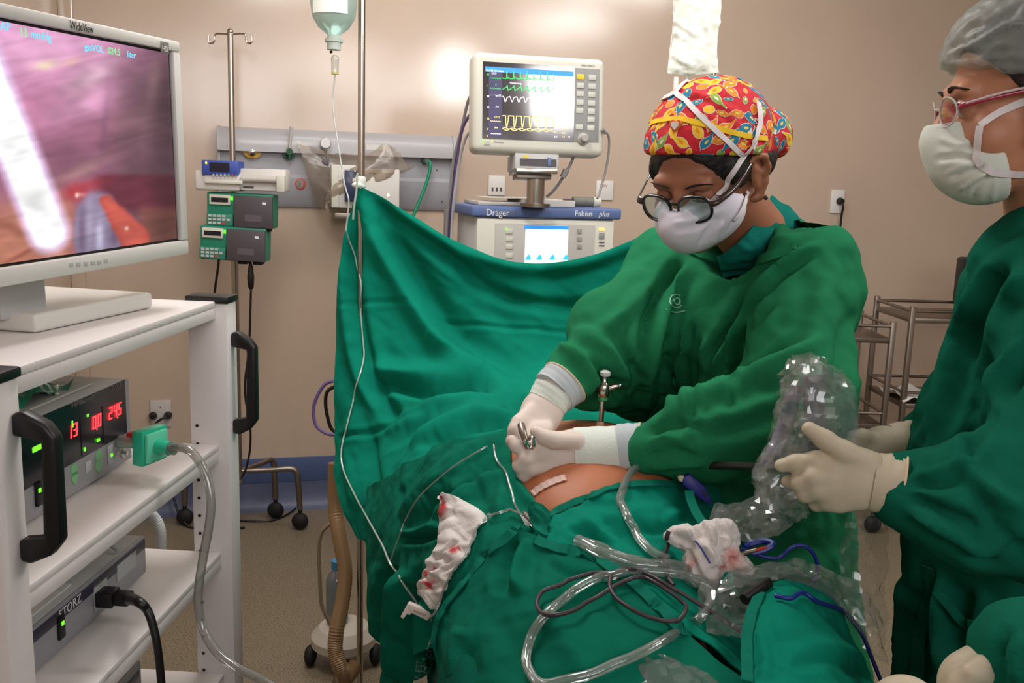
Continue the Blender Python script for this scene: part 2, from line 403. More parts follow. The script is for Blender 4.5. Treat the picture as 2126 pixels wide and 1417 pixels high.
# ------------------------------------------------------------------ room
WX = nrm((1, .26, 0)); WF = Fr((0, 4.31, 0), WX)
WALLM = mat('wall_paint', 'c2ad9a', .17, bump=(3.0, .22), vary=(2.2, .04), spec=1.0)
FLM = mat('floor_vinyl', '756a56', .4, vary=(160, .42)); 
_n = FLM.node_tree; _b = _n.nodes['Principled BSDF']; _tc = _n.nodes.new('ShaderNodeTexCoord'); _nz = _n.nodes.new('ShaderNodeTexNoise'); _nz.inputs['Scale'].default_value = 210; _nz.inputs['Detail'].default_value = 2
_cr = _n.nodes.new('ShaderNodeValToRGB'); _cr.color_ramp.elements[0].position = .36; _cr.color_ramp.elements[0].color = lin('4c412f'); _cr.color_ramp.elements[1].position = .46; _cr.color_ramp.elements[1].color = lin('7d715c')
_e = _cr.color_ramp.elements.new(.62); _e.color = lin('857964'); _e = _cr.color_ramp.elements.new(.70); _e.color = lin('988c76')
_n.links.new(_tc.outputs['Object'], _nz.inputs['Vector']); _n.links.new(_nz.outputs['Fac'], _cr.inputs['Fac']); _n.links.new(_cr.outputs['Color'], _b.inputs['Base Color'])
CEILM = mat('ceiling_paint', 'd8d2c8', .8)
BASEM = mat('baseboard_vinyl', '4b5c86', .5); BASEL = mat('cove_vinyl', '525a74', .45)
def struct(o): o['kind'] = 'structure'; return o
cu, _ = WF.hit(135, 300)
struct(box1('wall_back', WALLM, None, WF, (cu, 0, 0), (5.0, -.1, 2.8), bevel=0))
cz = WF.p(cu, 0, 0); LW = Fr(cz, WF.y)     # left wall runs from the corner towards the camera; its u axis = wall_back outward normal
struct(box1('wall_left', WALLM, None, LW, (-.1, 0, 0), (5.6, .1, 2.8), bevel=0))
struct(box1('trim_1', WALLM, None, WF, (cu, .0, .235), (cu+.055, .02, 2.8), bevel=.006))
struct(box1('floor', FLM, None, WORLD, (-4, -2.5, -.05), (5.5, 6.0, 0), bevel=0))
struct(box1('ceiling', CEILM, None, WORLD, (-4, -2.5, 2.8), (5.5, 6.0, 2.85), bevel=0))
struct(box1('wall_right', WALLM, None, WORLD, (3.6, -2.5, 0), (3.7, 6, 2.8), bevel=0))
b = MB(); n = 12; prof = [(0, .235), (.006, .235), (.006, .125)]+[(.006+.05*(1-math.cos(t)), .125-.12*math.sin(t)) for t in np.linspace(.1, 1.5, 6)]+[(.06, 0), (0, 0)]
bb = struct(box1('baseboard_back', BASEM, None, WF, (cu, 0, .12), (5.0, .008, .235), bevel=.003))
vs = [WF.p(u, v, w) for u in (cu, 5.0) for v, w in prof[2:]]; k = len(prof)-2
b.add(vs, [(i, (i+1) % k, (i+1) % k+k, i+k) for i in range(k)]+[tuple(range(k)), tuple(range(2*k-1, k-1, -1))])
b.build('cove', BASEL, bb)
# ------------------------------------------------------------------ equipment cart on the left
CU = nrm((.057, 1, 0)); CO = np.array([-.597, 1.12, 0]); CF = Fr(CO, CU)          # u along the front (away from camera), v out of the front
W_ = .612; PT = .05; PV = .022; PD = .078; ROWS = [1.26, .98, .76, .50, .16]
cart = thing('equipment_cart', 'white metal shelf cart with black pull handles carrying video equipment', 'cart', CF.p(W_/2, -.25, 0))
DEP = .56
US = -.058
for z in ROWS:
    b = MB().box(CF, (US, -DEP, z-.012), (W_, 0, z)); b.box(CF, (US, -.012, z-.034), (W_, 0, z-.012)); b.box(CF, (US, -DEP, z-.034), (W_, -DEP+.012, z-.012))
    b.build('shelf', CARTW, cart, bevel=.0025)
for u0 in (US-PT, W_):
    for v1 in (PV, -DEP+PD-PV):
        pst = MB().box(CF, (u0, v1-PD, .09), (u0+PT, v1, 1.256)).build('post', CARTW, cart, bevel=.004)
        MB().box(CF, (u0-.003, v1-PD-.003, 1.256), (u0+PT+.003, v1+.003, 1.269)).build('cap', BLACK, pst, bevel=.003)
        if u0 > 0 or v1 > 0:
            b = MB(); uu = u0 if u0 > 0 else u0+PT
            for z in np.arange(.14, 1.05, .0365): b.lathe([(.0032, 0), (.0032, .0012)], CF.p(uu, v1-PD+.014, z), -CU if u0 > 0 else CU, 10)
            tag(b.build('hole', BLACK, pst), kind='stuff')
    uc = u0+PT/2
    for vv in (-.03, -DEP+.03):
        b = MB().cyl(CF.p(uc, vv, .09), CF.p(uc, vv, .05), .012)
        b.lathe([(.02, -.012), (.04, -.01), (.04, .01), (.02, .012)], CF.p(uc, vv, .04), CU, 18); b.build('caster', BLACKR, cart)
def handle(u, zt, zb, ex):
    b = MB(); w = .010
    f = Fr(CF.p(u, PV, 0), CF.y)            # u outward, v = sideways
    pts = [(0, zt+.012), (.012, zt+.016), (ex-.012, zt+.002), (ex, zt-.014), (ex, zb+.014), (ex-.014, zb-.004), (.012, zb-.016), (0, zb-.012), (0, zb+.014), (ex-.022, zb+.018), (ex-.018, zt-.02), (0, zt-.014)]
    b.poly(f, pts, -w, w); b.build('handle', BLACK, cart, bevel=.004, angle=50)
zt, zb = P(487, 702, 1.76)[2], P(490, 882, 1.76)[2]; handle(W_+.025, zt, zb, .048)
zt, zb = P(60, 868, 1.07)[2], P(80, 1125, 1.07)[2]; handle(US-.011, zt, zb, .052)
# ------------------------------------------------------------------ laparoscopy monitor on the cart
A = P(0, 300, 1.235); B = P(345, 300, 1.61); A[2] = B[2] = 0; MX = nrm(B-A); MX = nrm(MX+np.array([0, 0, .029])); MF = Fr(B, MX)
u1, w1 = MF.hit(345, 111); u1b, w0 = MF.hit(346, 497); SW, SH = .575, (w1-w0)
mon = thing('video_monitor', 'large white flat screen monitor showing a pink laparoscopy image on top of the cart', 'monitor', MF.p(u1-SW/2, -.05, 1.26))
ur, wt = MF.hit(357, 86); _, wb = MF.hit(370, 528); ul = u1-SW-.045
body_ = MB().box(MF, (ul, -.06, wb), (ur+.006, .0, wt)); body_.box(MF, (ul+.09, -.1, wb+.06), (ur-.09, -.055, wt-.06)); body_.build('housing', WHITE, mon, bevel=.012, seg=3)
fr_ = MB(); T = .012
fr_.box(MF, (ul, 0, w1+.004), (ur+.006, T, wt)).box(MF, (ul, 0, wb), (ur+.006, T, w0-.004)).box(MF, (ul, 0, w0-.004), (u1-SW-.004, T, w1+.004)).box(MF, (u1+.004, 0, w0-.004), (ur+.006, T, w1+.004))
bez = fr_.build('bezel', WHITE, mon, bevel=.004)
box1('screen_border', BLACK, mon, MF, (u1-SW-.006, -.002, w0-.006), (u1+.006, .002, w1+.006), bevel=0)
nu, nw = 230, 130; uu = np.linspace(u1-SW, u1, nu); ww = np.linspace(w0, w1, nw); G = np.array([[MF.p(u, .004, w) for u in uu] for w in ww]).reshape(-1, 3)
x, y = proj(G)
def bl(x0, y0, rx, ry, ang=0.):
    c, s_ = math.cos(ang), math.sin(ang); dx, dy = x-x0, y-y0; return np.exp(-(((dx*c+dy*s_)/rx)**2+((-dx*s_+dy*c)/ry)**2))
def sm(e0, e1, v): t = np.clip((v-e0)/(e1-e0), 0, 1); return t*t*(3-2*t)
C_ = np.tile(np.array([150, 98, 120.]), (len(x), 1))
def mixc(m, col): C_[:] = C_*(1-m[:, None])+np.array(col)*m[:, None]
nz = wob(np.stack([x, y, 0*x], 1), 120.); nz2 = wob(np.stack([x+.5*y, y*2, 0*x], 1), 60.)
mixc(sm(420, 60, y+.55*x), (226, 160, 205)); mixc(.8*bl(90, 100, 120, 60), (240, 180, 215)); mixc(.55*bl(60, 230, 130, 70, .2), (205, 130, 165))
mixc(.8*bl(185, 215, 90, 26, -.35), (232, 170, 205)); mixc(.7*bl(190, 160, 60, 22, -.5), (225, 190, 205)); mixc(.75*bl(95, 135, 26, 9, -.15), (250, 240, 190)); mixc(.5*bl(150, 128, 18, 8, -.2), (235, 200, 160))
mixc(.75*sm(215, 320, x+.1*y)*sm(60, 190, y), (98, 72, 82)); mixc(.6*bl(120, 320, 90, 40, .15), (120, 78, 96)); mixc(.5*bl(320, 170, 14, 60, .15), (165, 130, 130)); mixc(.5*bl(285, 255, 60, 22), (150, 112, 118))
mixc(.8*sm(355, 370, y)*sm(185, 215, x)*sm(455, 425, y), (104, 42, 58)); mixc(.5*bl(215, 290, 8, 90, .1), (130, 85, 115)); mixc(.7*bl(165, 355, 70, 14, -.45), (185, 140, 140))
mixc(sm(380, 470, y+.15*x)*sm(175, 130, x), (186, 122, 102)); mixc(.6*bl(40, 480, 60, 12, .4), (140, 82, 72)); mixc(.6*bl(60, 520, 70, 5, -.5), (120, 60, 50))
mixc(.75*sm(420, 440, y)*sm(275, 300, x), (142, 84, 74)); mixc(.9*bl(158, 400, 24, 18), (178, 52, 58)); mixc(.85*bl(185, 385, 40, 12, -.3), (165, 60, 70))
e = ((x-203)/50)**2+((y-482)/86)**2+.10*nz2; mixc(sm(1.25, .72, e), (146, 130, 158)); mixc(.85*bl(207, 492, 9, 32), (222, 215, 245)); mixc(.45*bl(186, 470, 9, 52), (196, 184, 205)); mixc(.5*bl(170, 480, 7, 46), (96, 74, 96)); mixc(.5*bl(238, 492, 9, 26), (104, 70, 100))
t = np.clip(((x-220)*52+(y-418)*66)/(52**2+66**2), 0, 1.15); d = np.hypot(x-220-t*52, y-418-t*66)-(13+16*t); mixc(sm(5, -5, d+2*nz2), (192, 84, 76)); mixc(.5*sm(0, -14, d), (212, 102, 88)); mixc(.9*bl(263, 474, 4, 4), (255, 225, 210)); mixc(.9*bl(160, 405, 4, 5), (255, 235, 225)); mixc(.5*bl(168, 404, 10, 4), (235, 190, 180))
t = np.clip(((x+18)*118+(y-180)*300)/(118**2+300**2), -9, 1); d = np.hypot(x+18-t*118, y-180-t*300); mixc(sm(58, 34, d), (235, 205, 240)); mixc(sm(40, 30, d), (255, 255, 255))
C_ *= (1+.07*nz+.05*nz2)[:, None]; C_ *= np.clip(1-.25*sm(290, 350, x), 0, 1)[:, None]
cl = np.clip(C_/255, 0, 1); cl = np.where(cl <= .04045, cl/12.92, ((cl+.055)/1.055)**2.4)
i = np.arange(nu*nw).reshape(nw, nu); Fq = np.stack([i[:-1, :-1].ravel(), i[:-1, 1:].ravel(), i[1:, 1:].ravel(), i[1:, :-1].ravel()], 1)
scr = npmesh('screen', G, Fq, vcol_mat('endoscope_picture', .25, emit=1.05, spec=.25), mon, cols=cl)
CYAN = mat('cyan_text', '4fd0f0', .5, emit=1.); GRNT = mat('green_text', '6fe08a', .5, emit=.9)
def scrtext(s, px, py, sz, m, fr=MF, par=scr, v=.006, **k):
    u, w = fr.hit(px, py, v); return text(s, fr, u, v, w, sz, m, par, **k)
scrtext('AP', 1, 62, .016, CYAN); scrtext('13', 40, 74, .016, GRNT); scrtext('mmHg', 64, 78, .015, CYAN)
scrtext('gasVOL', 176, 103, .014, CYAN); scrtext('024.5', 224, 111, .014, GRNT); scrtext('liter', 264, 118, .014, CYAN)
u, w = MF.hit(143, 58, T); text('WideView', MF, u, T+.002, w-.001, .0165, INKD, bez, sx=.74)
u, w = MF.hit(341, 100, T); box1('badge', INKG, mon, MF, (u-.011, T, w-.008), (u+.013, T+.0008, w+.010), bevel=.0004); text('HD', MF, u-.008, T+.0012, w-.005, .012, INKW, mon)
for px, py in ((147, 549), (162, 548), (178, 547), (192, 545), (205, 544), (219, 541)):
    u, w = MF.hit(px, py, T); box1('button', LGREY, mon, MF, (u-.004, T, w-.0035), (u+.004, T+.0016, w+.0035), bevel=.0012)
# foot of the monitor
q0 = PZ(75, 693, 1.26); q1 = PZ(318, 640, 1.26); BX = nrm(q1-q0); BF = Fr(q0, BX); L = np.linalg.norm(q1-q0)
box1('base', WHITE, mon, BF, (0, -.22, 1.261-1.26), (L, 0, .029), bevel=.006, seg=3)
mid = CF.p(.25, -.10, 0)
MB().box(Fr(MF.p(u1-SW/2, -.06, 1.285), MX), (-.05, -.07, 0), (.05, -.012, wb-1.285+.12)).build('neck', LGREY, mon, bevel=.01)
# ------------------------------------------------------------------ generic front-panel device on the cart
def device(name, label, px_tr, px_br, z0, length, depth, cat, front=SILVER, case=LGREY):
    """far end found from its right-hand corners; sits on height z0, front parallel to the cart front"""
    b0 = PZ(px_br[0], px_br[1], z0); F_ = Fr(b0, CU); _, h = F_.hit(*px_tr)
    t = thing(name, label, cat, F_.p(-length/2, -depth/2, 0)); t['h'] = h
    box1('case', case, t, F_, (-length, -depth, .006), (0, -.002, h), bevel=.003)
    box1('front_panel', front, t, F_, (-length, -.002, .006), (0, .004, h), bevel=.002)
    for uu in (-length+.04, -.04):
        for vv in (-depth+.05, -.035): MB().cyl(F_.p(uu, vv, 0), F_.p(uu, vv, .008), .011).build('foot', BLACKR, t)
    del t['h']; return t, F_, h
ins, IF, ih = device('gas_insufflator', 'silver insufflator with red digits 13, 0.0 and 24.5 on middle cart shelf', (265, 784), (270, 956), .981, .40, .33, 'device')
v0 = .004
def seg7(fr, u, v, w, h, ch, m, par):
    S = {'0': 'abcdef', '1': 'bc', '2': 'abged', '3': 'abgcd', '4': 'fgbc', '5': 'afgcd'}[ch]; b = MB(); t_ = h*.11; W = h*.5; sh = .12
    R = {'a': (0, h-t_, W, h), 'g': (0, h/2-t_/2, W, h/2+t_/2), 'd': (0, 0, W, t_), 'f': (0, h/2, t_, h), 'b': (W-t_, h/2, W, h), 'e': (0, 0, t_, h/2), 'c': (W-t_, 0, W, h/2)}
    for c in S:
        a0, b0, a1, b1 = R[c]; b.poly(fr, [(u+a0+sh*b0, w+b0+.0003), (u+a1+sh*b0, w+b0+.0003), (u+a1+sh*b1, w+b1-.0003), (u+a0+sh*b1, w+b1-.0003)], v, v+.0008)
    b.build('digit', m, par)
ua, wa = IF.hit(66, 1020, v0); ub, wb_ = IF.hit(262, 898, v0); uc, wc = IF.hit(258, 787, v0)
dsp = box1('display_window', PANELB, ins, IF, (-.392, v0, wb_), (ub, v0+.002, wc), bevel=.0008)
vv = v0+.0022
for s_, px, py in (('13', 141, 913), ('00', 192, 892), ('245', 226, 872)):
    u, w = IF.hit(px, py, vv); hh = .0215
    for j, ch in enumerate(s_): seg7(IF, u+j*.0165, vv, w, hh, ch, REDLED, dsp)
for px, py in ((200, 892), (243, 868)):
    u, w = IF.hit(px, py, vv); box1('digit', REDLED, dsp, IF, (u, vv, w), (u+.0026, vv+.0008, w+.0026), bevel=0)
for px, py, a, c in ((150, 880, .003, .011), (182, 862, .0045, .0045), (176, 932, .0045, .006), (204, 913, .009, .005), (76, 930, .022, .008)):
    u, w = IF.hit(px, py, vv); box1('indicator', GRNLED, dsp, IF, (u-a/2, vv, w-c/2), (u+a/2, vv+.001, w+c/2), bevel=.001)
for px in (168, 215):
    u, w = IF.hit(px, 900, vv); box1('divider', mat('panel_line', '2e2d3c', .4), dsp, IF, (u, vv, wb_+.004), (u+.001, vv+.0006, wc-.028), bevel=0)
u, w = IF.hit(145, 848, vv); text('THERMO', IF, u, vv, w, .011, INKG, dsp); u, w = IF.hit(166, 840, vv); text('Electronic', IF, u, vv, w, .011, INKG, dsp); u, w = IF.hit(232, 811, vv); text('STORZ', IF, u, vv, w, .011, INKG, dsp)
LGRN = mat('green_print', '7fbf86', .5)
for px, py, up in ((153, 974, 1), (154, 991, 0), (204, 944, 1), (204, 967, 0)):
    u, w = IF.hit(px, py, v0); d = 1 if up else -1
    MB().poly(IF, [(u-.009, w-.009*d), (u+.009, w-.009*d), (u+.009, w+.003*d), (u, w+.012*d), (u-.009, w+.003*d)], v0, v0+.0012).build('key', LGRN, ins)
for px, py, a, c in ((183, 967, .009, .009), (229, 943, .009, .017)):
    u, w = IF.hit(px, py, v0); box1('key', LGREY, ins, IF, (u-a, v0, w-c), (u+a, v0+.0014, w+c), bevel=.001)
u, w = IF.hit(232, 944, .006); box1('indicator', GRNLED, ins, IF, (u-.0022, .006, w-.0022), (u+.0022, .0068, w+.0022), bevel=0)
u, w = IF.hit(253, 940, v0); MB().lathe([(.008, 0), (.008, .004), (.004, .006), (.004, .010)], IF.p(u, v0, w), IF.y, 16).build('gas_port', CHROME, ins)
u, w = IF.hit(76, 1025, v0); rk = box1('rocker_switch', BLACK, ins, IF, (u-.006, v0, w-.018), (u+.008, v0+.005, w+.018), bevel=.001); box1('switch_light', GRNLED, rk, IF, (u-.003, v0+.005, w+.003), (u+.003, v0+.006, w+.009), bevel=0)
# ------------------------------------------------------------------ filter and gas hose
GTR = mat('green_filter_plastic', '27b892', .3, coat=.4)
fd = 1.5
ht = thing('gas_hose', 'clear gas hose with square green filter plugged into the insufflator', 'hose', P(320, 925, fd))
FX = nrm((.86, -.30, -.03)); FO = P(318, 924, fd); ff = Fr(FO, FX)
MB().box(ff, (-.018, -.030, -.030), (.004, .030, .030)).build('filter_box', GTR, ht, bevel=.003)
MB().box(ff, (.004, -.025, -.025), (.010, .025, .025)).build('filter_lid', mat('pale_green_plastic', '6fd9b4', .3), ht, bevel=.002)
MB().cyl(ff.p(.010, 0, 0), ff.p(.034, 0, 0), .013, .012).build('outlet_neck', GTR, ht)
uu_, ww_ = IF.hit(255, 916, .01); pin = IF.p(uu_, .004, ww_)
MB().tube([pin, (pin+ff.p(-.018, 0, 0))/2, ff.p(-.018, 0, 0)], [.012, .010, .012], 14).build('inlet_neck', mat('clear_grey_plastic', 'a8b6b2', .2), ht)
MB().box(ff, (-.05, -.008, .008), (-.02, .008, .016)).build('red_tag', mat('red_plastic', '9c2730', .4), ht, bevel=.002)
CLR = clear_mat('clear_hose', 'd6d6d2', alpha=.2, rough=.1, gloss=.55, white='c4c2bc')
pts = [ff.p(.03, 0, 0), P(372, 928, 1.48), P(400, 940, 1.47), P(428, 985, 1.46), P(438, 1040, 1.45), P(434, 1090, 1.44), P(423, 1150, 1.43), P(413, 1215, 1.42), P(412, 1260, 1.41), P(424, 1310, 1.4), P(450, 1352, 1.38), P(490, 1385, 1.36), P(540, 1410, 1.33), P(600, 1445, 1.3), P(680, 1500, 1.26)]
MB().tube(pts, .0075, 12, smooth=6).build('hose', CLR, ht); MB().cyl(ff.p(.028, 0, 0), ff.p(.044, 0, 0), .0105, .010).build('connector', CLR, ht)
# ------------------------------------------------------------------ things lying on the insufflator
box1('paper_sheet', PAPER, None, IF, (-.36, -.24, ih+.001), (-.06, -.03, ih+.004), bevel=0)
o = bpy.data.objects['paper_sheet']; tag(o, 'white paper sheet lying on top of the insufflator under a green bag', 'paper')
gp = [[IF.p(-.30+.20*i/5, -.20+.16*j/5, ih+.006+.052*math.exp(-((i-2.5)/1.7)**2-((j-2.6)/1.7)**2)+.010*math.sin(2.3*i+3*j)) for i in range(6)] for j in range(6)]
gb = sheet('plastic_bag', gp, mat('green_foil', '2a9577', .18, coat=.5), raw=True, nu=34, nv=34, noise=[(.03, .004), (.012, .0015)], th=.0008); tag(gb, 'crumpled green plastic bag lying on the insufflator', 'bag')
# ------------------------------------------------------------------ camera control unit on the third shelf
stz, SF, sh_ = device('camera_control_unit', 'silver box lettered STORZ with black plug in its front, on third cart shelf', (302, 1106), (300, 1192), .761, .40, .34, 'device', front=SILVER)
u0, w0_ = SF.hit(106, 1265, v0); _, wS1 = SF.hit(300, 1117, v0); _, wS0 = SF.hit(300, 1137, v0)
strip = box1('label_strip', mat('purple_grey', '3d3848', .4), stz, SF, (-.385, v0, wS0), (-.004, v0+.0015, wS1), bevel=.0005)
u, w = SF.hit(119, 1258, v0); text('STORZ', SF, u, v0+.0018, wS0+.003, .021, INKW, strip, sx=1.0)
u, w = SF.hit(192, 1200, v0); text('image 1', SF, u, v0+.0018, wS0+.005, .011, INKG, strip); u, w = SF.hit(272, 1140, v0); text('HUB', SF, u, v0+.0018, wS0+.005, .011, INKG, strip)
u, w = SF.hit(124, 1300, v0); rk = box1('rocker_switch', BLACK, stz, SF, (u-.008, v0, w-.019), (u+.008, v0+.005, w+.019), bevel=.001); box1('switch_light', GRNLED, rk, SF, (u-.003, v0+.005, w+.003), (u+.003, v0+.006, w+.009), bevel=0)
u, w = SF.hit(203, 1238, v0); box1('socket_plate', LGREY, stz, SF, (u-.014, v0, w-.022), (u+.03, v0+.002, w+.022), bevel=.001)
u, w = SF.hit(270, 1170, v0); box1('socket_plate', LGREY, stz, SF, (u-.05, v0, w-.012), (u+.02, v0+.002, w+.018), bevel=.001)
pl = thing('camera_cable', 'thick black cable with moulded plug hanging from the lettered control unit', 'cable', SF.p(u, .03, w))
u, w = SF.hit(208, 1238, .008); PF = Fr(SF.p(u, .006, w), SF.y)
MB().box(PF, (0, -.017, -.013), (.030, .017, .013)).box(PF, (.028, -.013, -.010), (.055, .013, .010)).build('plug', BLACK, pl, bevel=.004)
MB().tube([PF.p(.05, 0, 0), P(285, 1247, 1.30), P(305, 1265, 1.29), P(318, 1300, 1.285), P(328, 1350, 1.28), P(335, 1417, 1.28), P(340, 1500, 1.28)], [.0105, .008, .0065, .0062, .006, .006, .006], 10, smooth=6).build('cord', BLACK, pl)
# coiled black cable and paper on that unit, grey hose behind
cc = SF.p(-.20, -.10, sh_); b = MB()
for k in range(4):
    r = .058-.004*k; b.tube([cc+np.array([math.cos(t)*r*.9, math.sin(t)*r*1.5, .008+.010*k+.003*math.sin(3*t+k)]) for t in np.linspace(0, 6.28, 36)], .0055, 8)
tag(b.build('cable_coil', BLACK), 'coil of black cable lying on top of the lettered control unit', 'cable')
b = MB().tube([SF.p(-.25, -.02, sh_+.006), SF.p(-.14, -.05, sh_+.03), SF.p(-.10, -.04, sh_+.05), SF.p(-.085, -.02, sh_+.02), SF.p(-.09, .0, sh_+.008)], .006, 10, smooth=6)
tag(b.build('grey_hose', LGREY), 'short pale grey hose bent over the coiled black cable', 'hose')
b = MB().box(SF, (-.36, -.16, sh_+.001), (-.22, -.015, sh_+.004)); tag(b.build('document', PAPER), 'printed document lying flat on the lettered control unit', 'paper')
hp = [P(272, 1075, 1.95), P(300, 1062, 1.98), P(322, 1075, 2.0), P(333, 1100, 2.0), P(334, 1135, 2.0), P(333, 1200, 2.0), P(330, 1300, 1.98)]
rs = []; q = spline(hp, 10)
for i_ in range(len(q)): rs.append(.011+.0012*(i_ % 2))
tag(MB().tube(q, rs, 12).build('corrugated_hose', LGREY), 'grey corrugated hose hanging behind the cart shelves', 'hose')
# unit on the lower shelf
low, QF, qh = device('recorder_unit', 'dark faced unit on the lowest visible cart shelf', (292, 1365), (292, 1470), .501, .38, .32, 'device', front=GREY)
_, qa = QF.hit(290, 1380, v0); box1('display_window', PANELB, low, QF, (-.36, v0, .03), (-.01, v0+.002, qh-.014), bevel=.001)
# ------------------------------------------------------------------ gas panel on the back wall
GPNL = mat('panel_grey', 'a9a8ab', .38, coat=.15); GPNL2 = mat('panel_grey_low', 'a2a2a8', .42)
ul_, wt_ = WF.hit(455, 262); ur_, _ = WF.hit(942, 290); wb_ = 1.362; wm = WF.hit(900, 327)[1]
hw = thing('wall_gas_rail', 'long grey wall panel with gas outlets behind the pump stand', 'panel', WF.p((ul_+ur_)/2, 0, wb_))
side = Fr(WF.p(ul_, 0, 0), -WF.y)    # profile plane: u = -outward ... swept along the wall
def sweep(prof, ua, ub, name, m, par, **k):
    n = len(prof); vs = [WF.p(ua, v, w) for v, w in prof]+[WF.p(ub, v, w) for v, w in prof]
    return MB().add(vs, [(i, (i+1) % n, (i+1) % n+n, i+n) for i in range(n)]+[tuple(range(n)), tuple(range(2*n-1, n-1, -1))]).build(name, m, par, **k)
up = [(0, wt_)]+[(.012+.058*math.sin(t), wt_-.10*(1-math.cos(t))) for t in np.linspace(.0, 1.57, 9)]+[(.066, wm+.006), (.06, wm), (0, wm)]
sweep(up, ul_, ur_, 'curved_shell', GPNL, hw, angle=50)
lo_ = [(0, wm), (.034, wm), (.034, wb_+.14), (.046, wb_+.125), (.044, wb_+.09), (.026, wb_+.02), (.012, wb_), (0, wb_)]
sweep(lo_, ul_, ur_-.012, 'outlet_plate', GPNL2, hw, angle=30)
sweep([(0, wt_+.003), (.02, wt_+.003)]+[(.016+.06*math.sin(t), wt_+.003-.10*(1-math.cos(t))) for t in np.linspace(.2, 1.57, 8)]+[(.075, wm), (.05, wm-.01), (.05, wb_-.002), (0, wb_-.002)], ur_-.012, ur_+.004, 'end_cap', GPNL, hw, angle=50)
sweep([(0, wt_+.003), (.02, wt_+.003)]+[(.016+.06*math.sin(t), wt_+.003-.10*(1-math.cos(t))) for t in np.linspace(.2, 1.57, 8)]+[(.075, wm), (.05, wm-.01), (.05, wb_-.002), (0, wb_-.002)], ul_-.006, ul_+.004, 'end_cap', GPNL, hw, angle=50)
def rosette(px, py, r, ring, core, name, rx=1.35):
    u, w = WF.hit(px, py, .05); c = WF.p(u, .033, w); f = Fr(c, WF.x)
    n = 20; pts = [(r*rx*math.cos(t), r*math.sin(t)) for t in np.arange(n)*2*math.pi/n]
    o = MB().poly(f, pts, 0, .022).build(name, ring, hw, bevel=.002)
    MB().lathe([(.016, .02), (.016, .03), (.010, .032), (.010, .048), (.004, .05)], c, WF.y, 16).build('nozzle', core, o); return c
rosette(524, 315, .028, mat('yellow_plastic', 'c49a45', .5), CHROME, 'air_outlet')
gc = rosette(600, 318, .027, mat('dark_green_plastic', '2f5a4a', .4), mat('deep_green', '0e4a2c', .4), 'oxygen_outlet', 1.0)
u, w = WF.hit(605, 266, .08); tp = WF.p(u, .08, w); u2, w2 = WF.hit(601, 312, .08)
o = MB().cyl(WF.p(u2, .08, w2), tp, .006, .0075).build('flow_tube', mat('clear_tube_plastic', 'b9b6b0', .15, coat=.5), hw); MB().cyl(tp, tp+np.array([0, 0, .006]), .009).build('tube_cap', LGREY, o)
b = MB().cyl(WF.p(u2, .03, w2-.005), WF.p(u2, .09, w2-.005), .014).cyl(WF.p(u2, .08, w2+.0), WF.p(u2, .08, w2-.035), .006); b.build('flow_valve', mat('deep_green', '0e4a2c'), hw)
u, w = WF.hit(624, 381, .03); f = Fr(WF.p(u, .03, w), WF.x); n = 20
sk = MB().poly(f, [(.024*math.cos(t), .025*math.sin(t)) for t in np.arange(n)*2*math.pi/n], .002, .016).build('power_socket', mat('red_plastic_socket', 'b85750', .5), hw, bevel=.002)
MB().poly(f, [(-.003+.014*math.cos(t), .016*math.sin(t)) for t in np.arange(n)*2*math.pi/n], .016, .018).build('socket_face', mat('socket_grey', '8d8a86', .5), sk)
for a, c_ in ((-.006, .006), (.001, -.001), (-.006, -.008)): MB().lathe([(.0024, .0181), (.0024, .019)], f.p(a, 0, c_), f.y, 8).build('pin_hole', BLACK, sk)
u, w = WF.hit(907, 353, .034)
for px, py in ((907, 353), (826, 386), (918, 418)):
    u, w = WF.hit(px, py, .034); MB().lathe([(.0035, .034), (.0035, .038)], WF.p(u, 0, w), WF.y, 8).build('screw', DGREY, hw)
for px in (700, 714):
    u, w = WF.hit(px, 319, .07); MB().box(WF, (u-.009, .069, w-.0015), (u+.009, .071, w+.0015)).build('slot', DGREY, hw)
# green oxygen hose
gh = thing('oxygen_hose', 'green oxygen hose hanging from the right part of the grey wall panel', 'hose', WF.ph(890, 335, .06))
GH = mat('green_hose', '1b8a66', .35); u, w = WF.hit(890, 335, .06)
MB().tube([WF.p(u-.015, .05, w), WF.ph(893, 338, .085), WF.ph(891, 360, .09), WF.ph(880, 395, .095), WF.ph(862, 438, .1), WF.ph(850, 470, .1), WF.ph(835, 520, .1)], .0075, 12, smooth=6).build('hose', GH, gh)
MB().cyl(WF.ph(880, 334, .034), WF.ph(888, 335, .085), .015, .012).build('coupling', mat('grey_green', '54685e', .5), gh)
# vacuum gauge
u, w = WF.hit(676, 297, .11); g0 = WF.p(u, .11, w); gv = thing('vacuum_gauge', 'round chrome vacuum gauge on the grey wall panel', 'gauge', g0)
MB().lathe([(.020, -.022), (.024, -.018), (.024, .0), (.021, .004)], g0, WF.y, 28).build('dial_case', CHROME, gv)
MB().lathe([(.0195, .0032), (.0195, .005)], g0, WF.y, 28).build('dial_face', mat('dial_white', 'd5d4d4', .15, coat=.6), gv)
u2, w2 = WF.hit(677, 330, .10); MB().cyl(g0+WF.z*-.022-WF.y*.01, WF.p(u2, .10, w2), .007, .005).build('stem', CHROME, gv)
MB().cyl(WF.ph(660, 336, .07), WF.ph(684, 336, .10), .018).cyl(WF.ph(678, 336, .045), WF.ph(678, 336, .11), .010).build('regulator_body', mat('regulator_grey', '6d6a70', .35), gv)
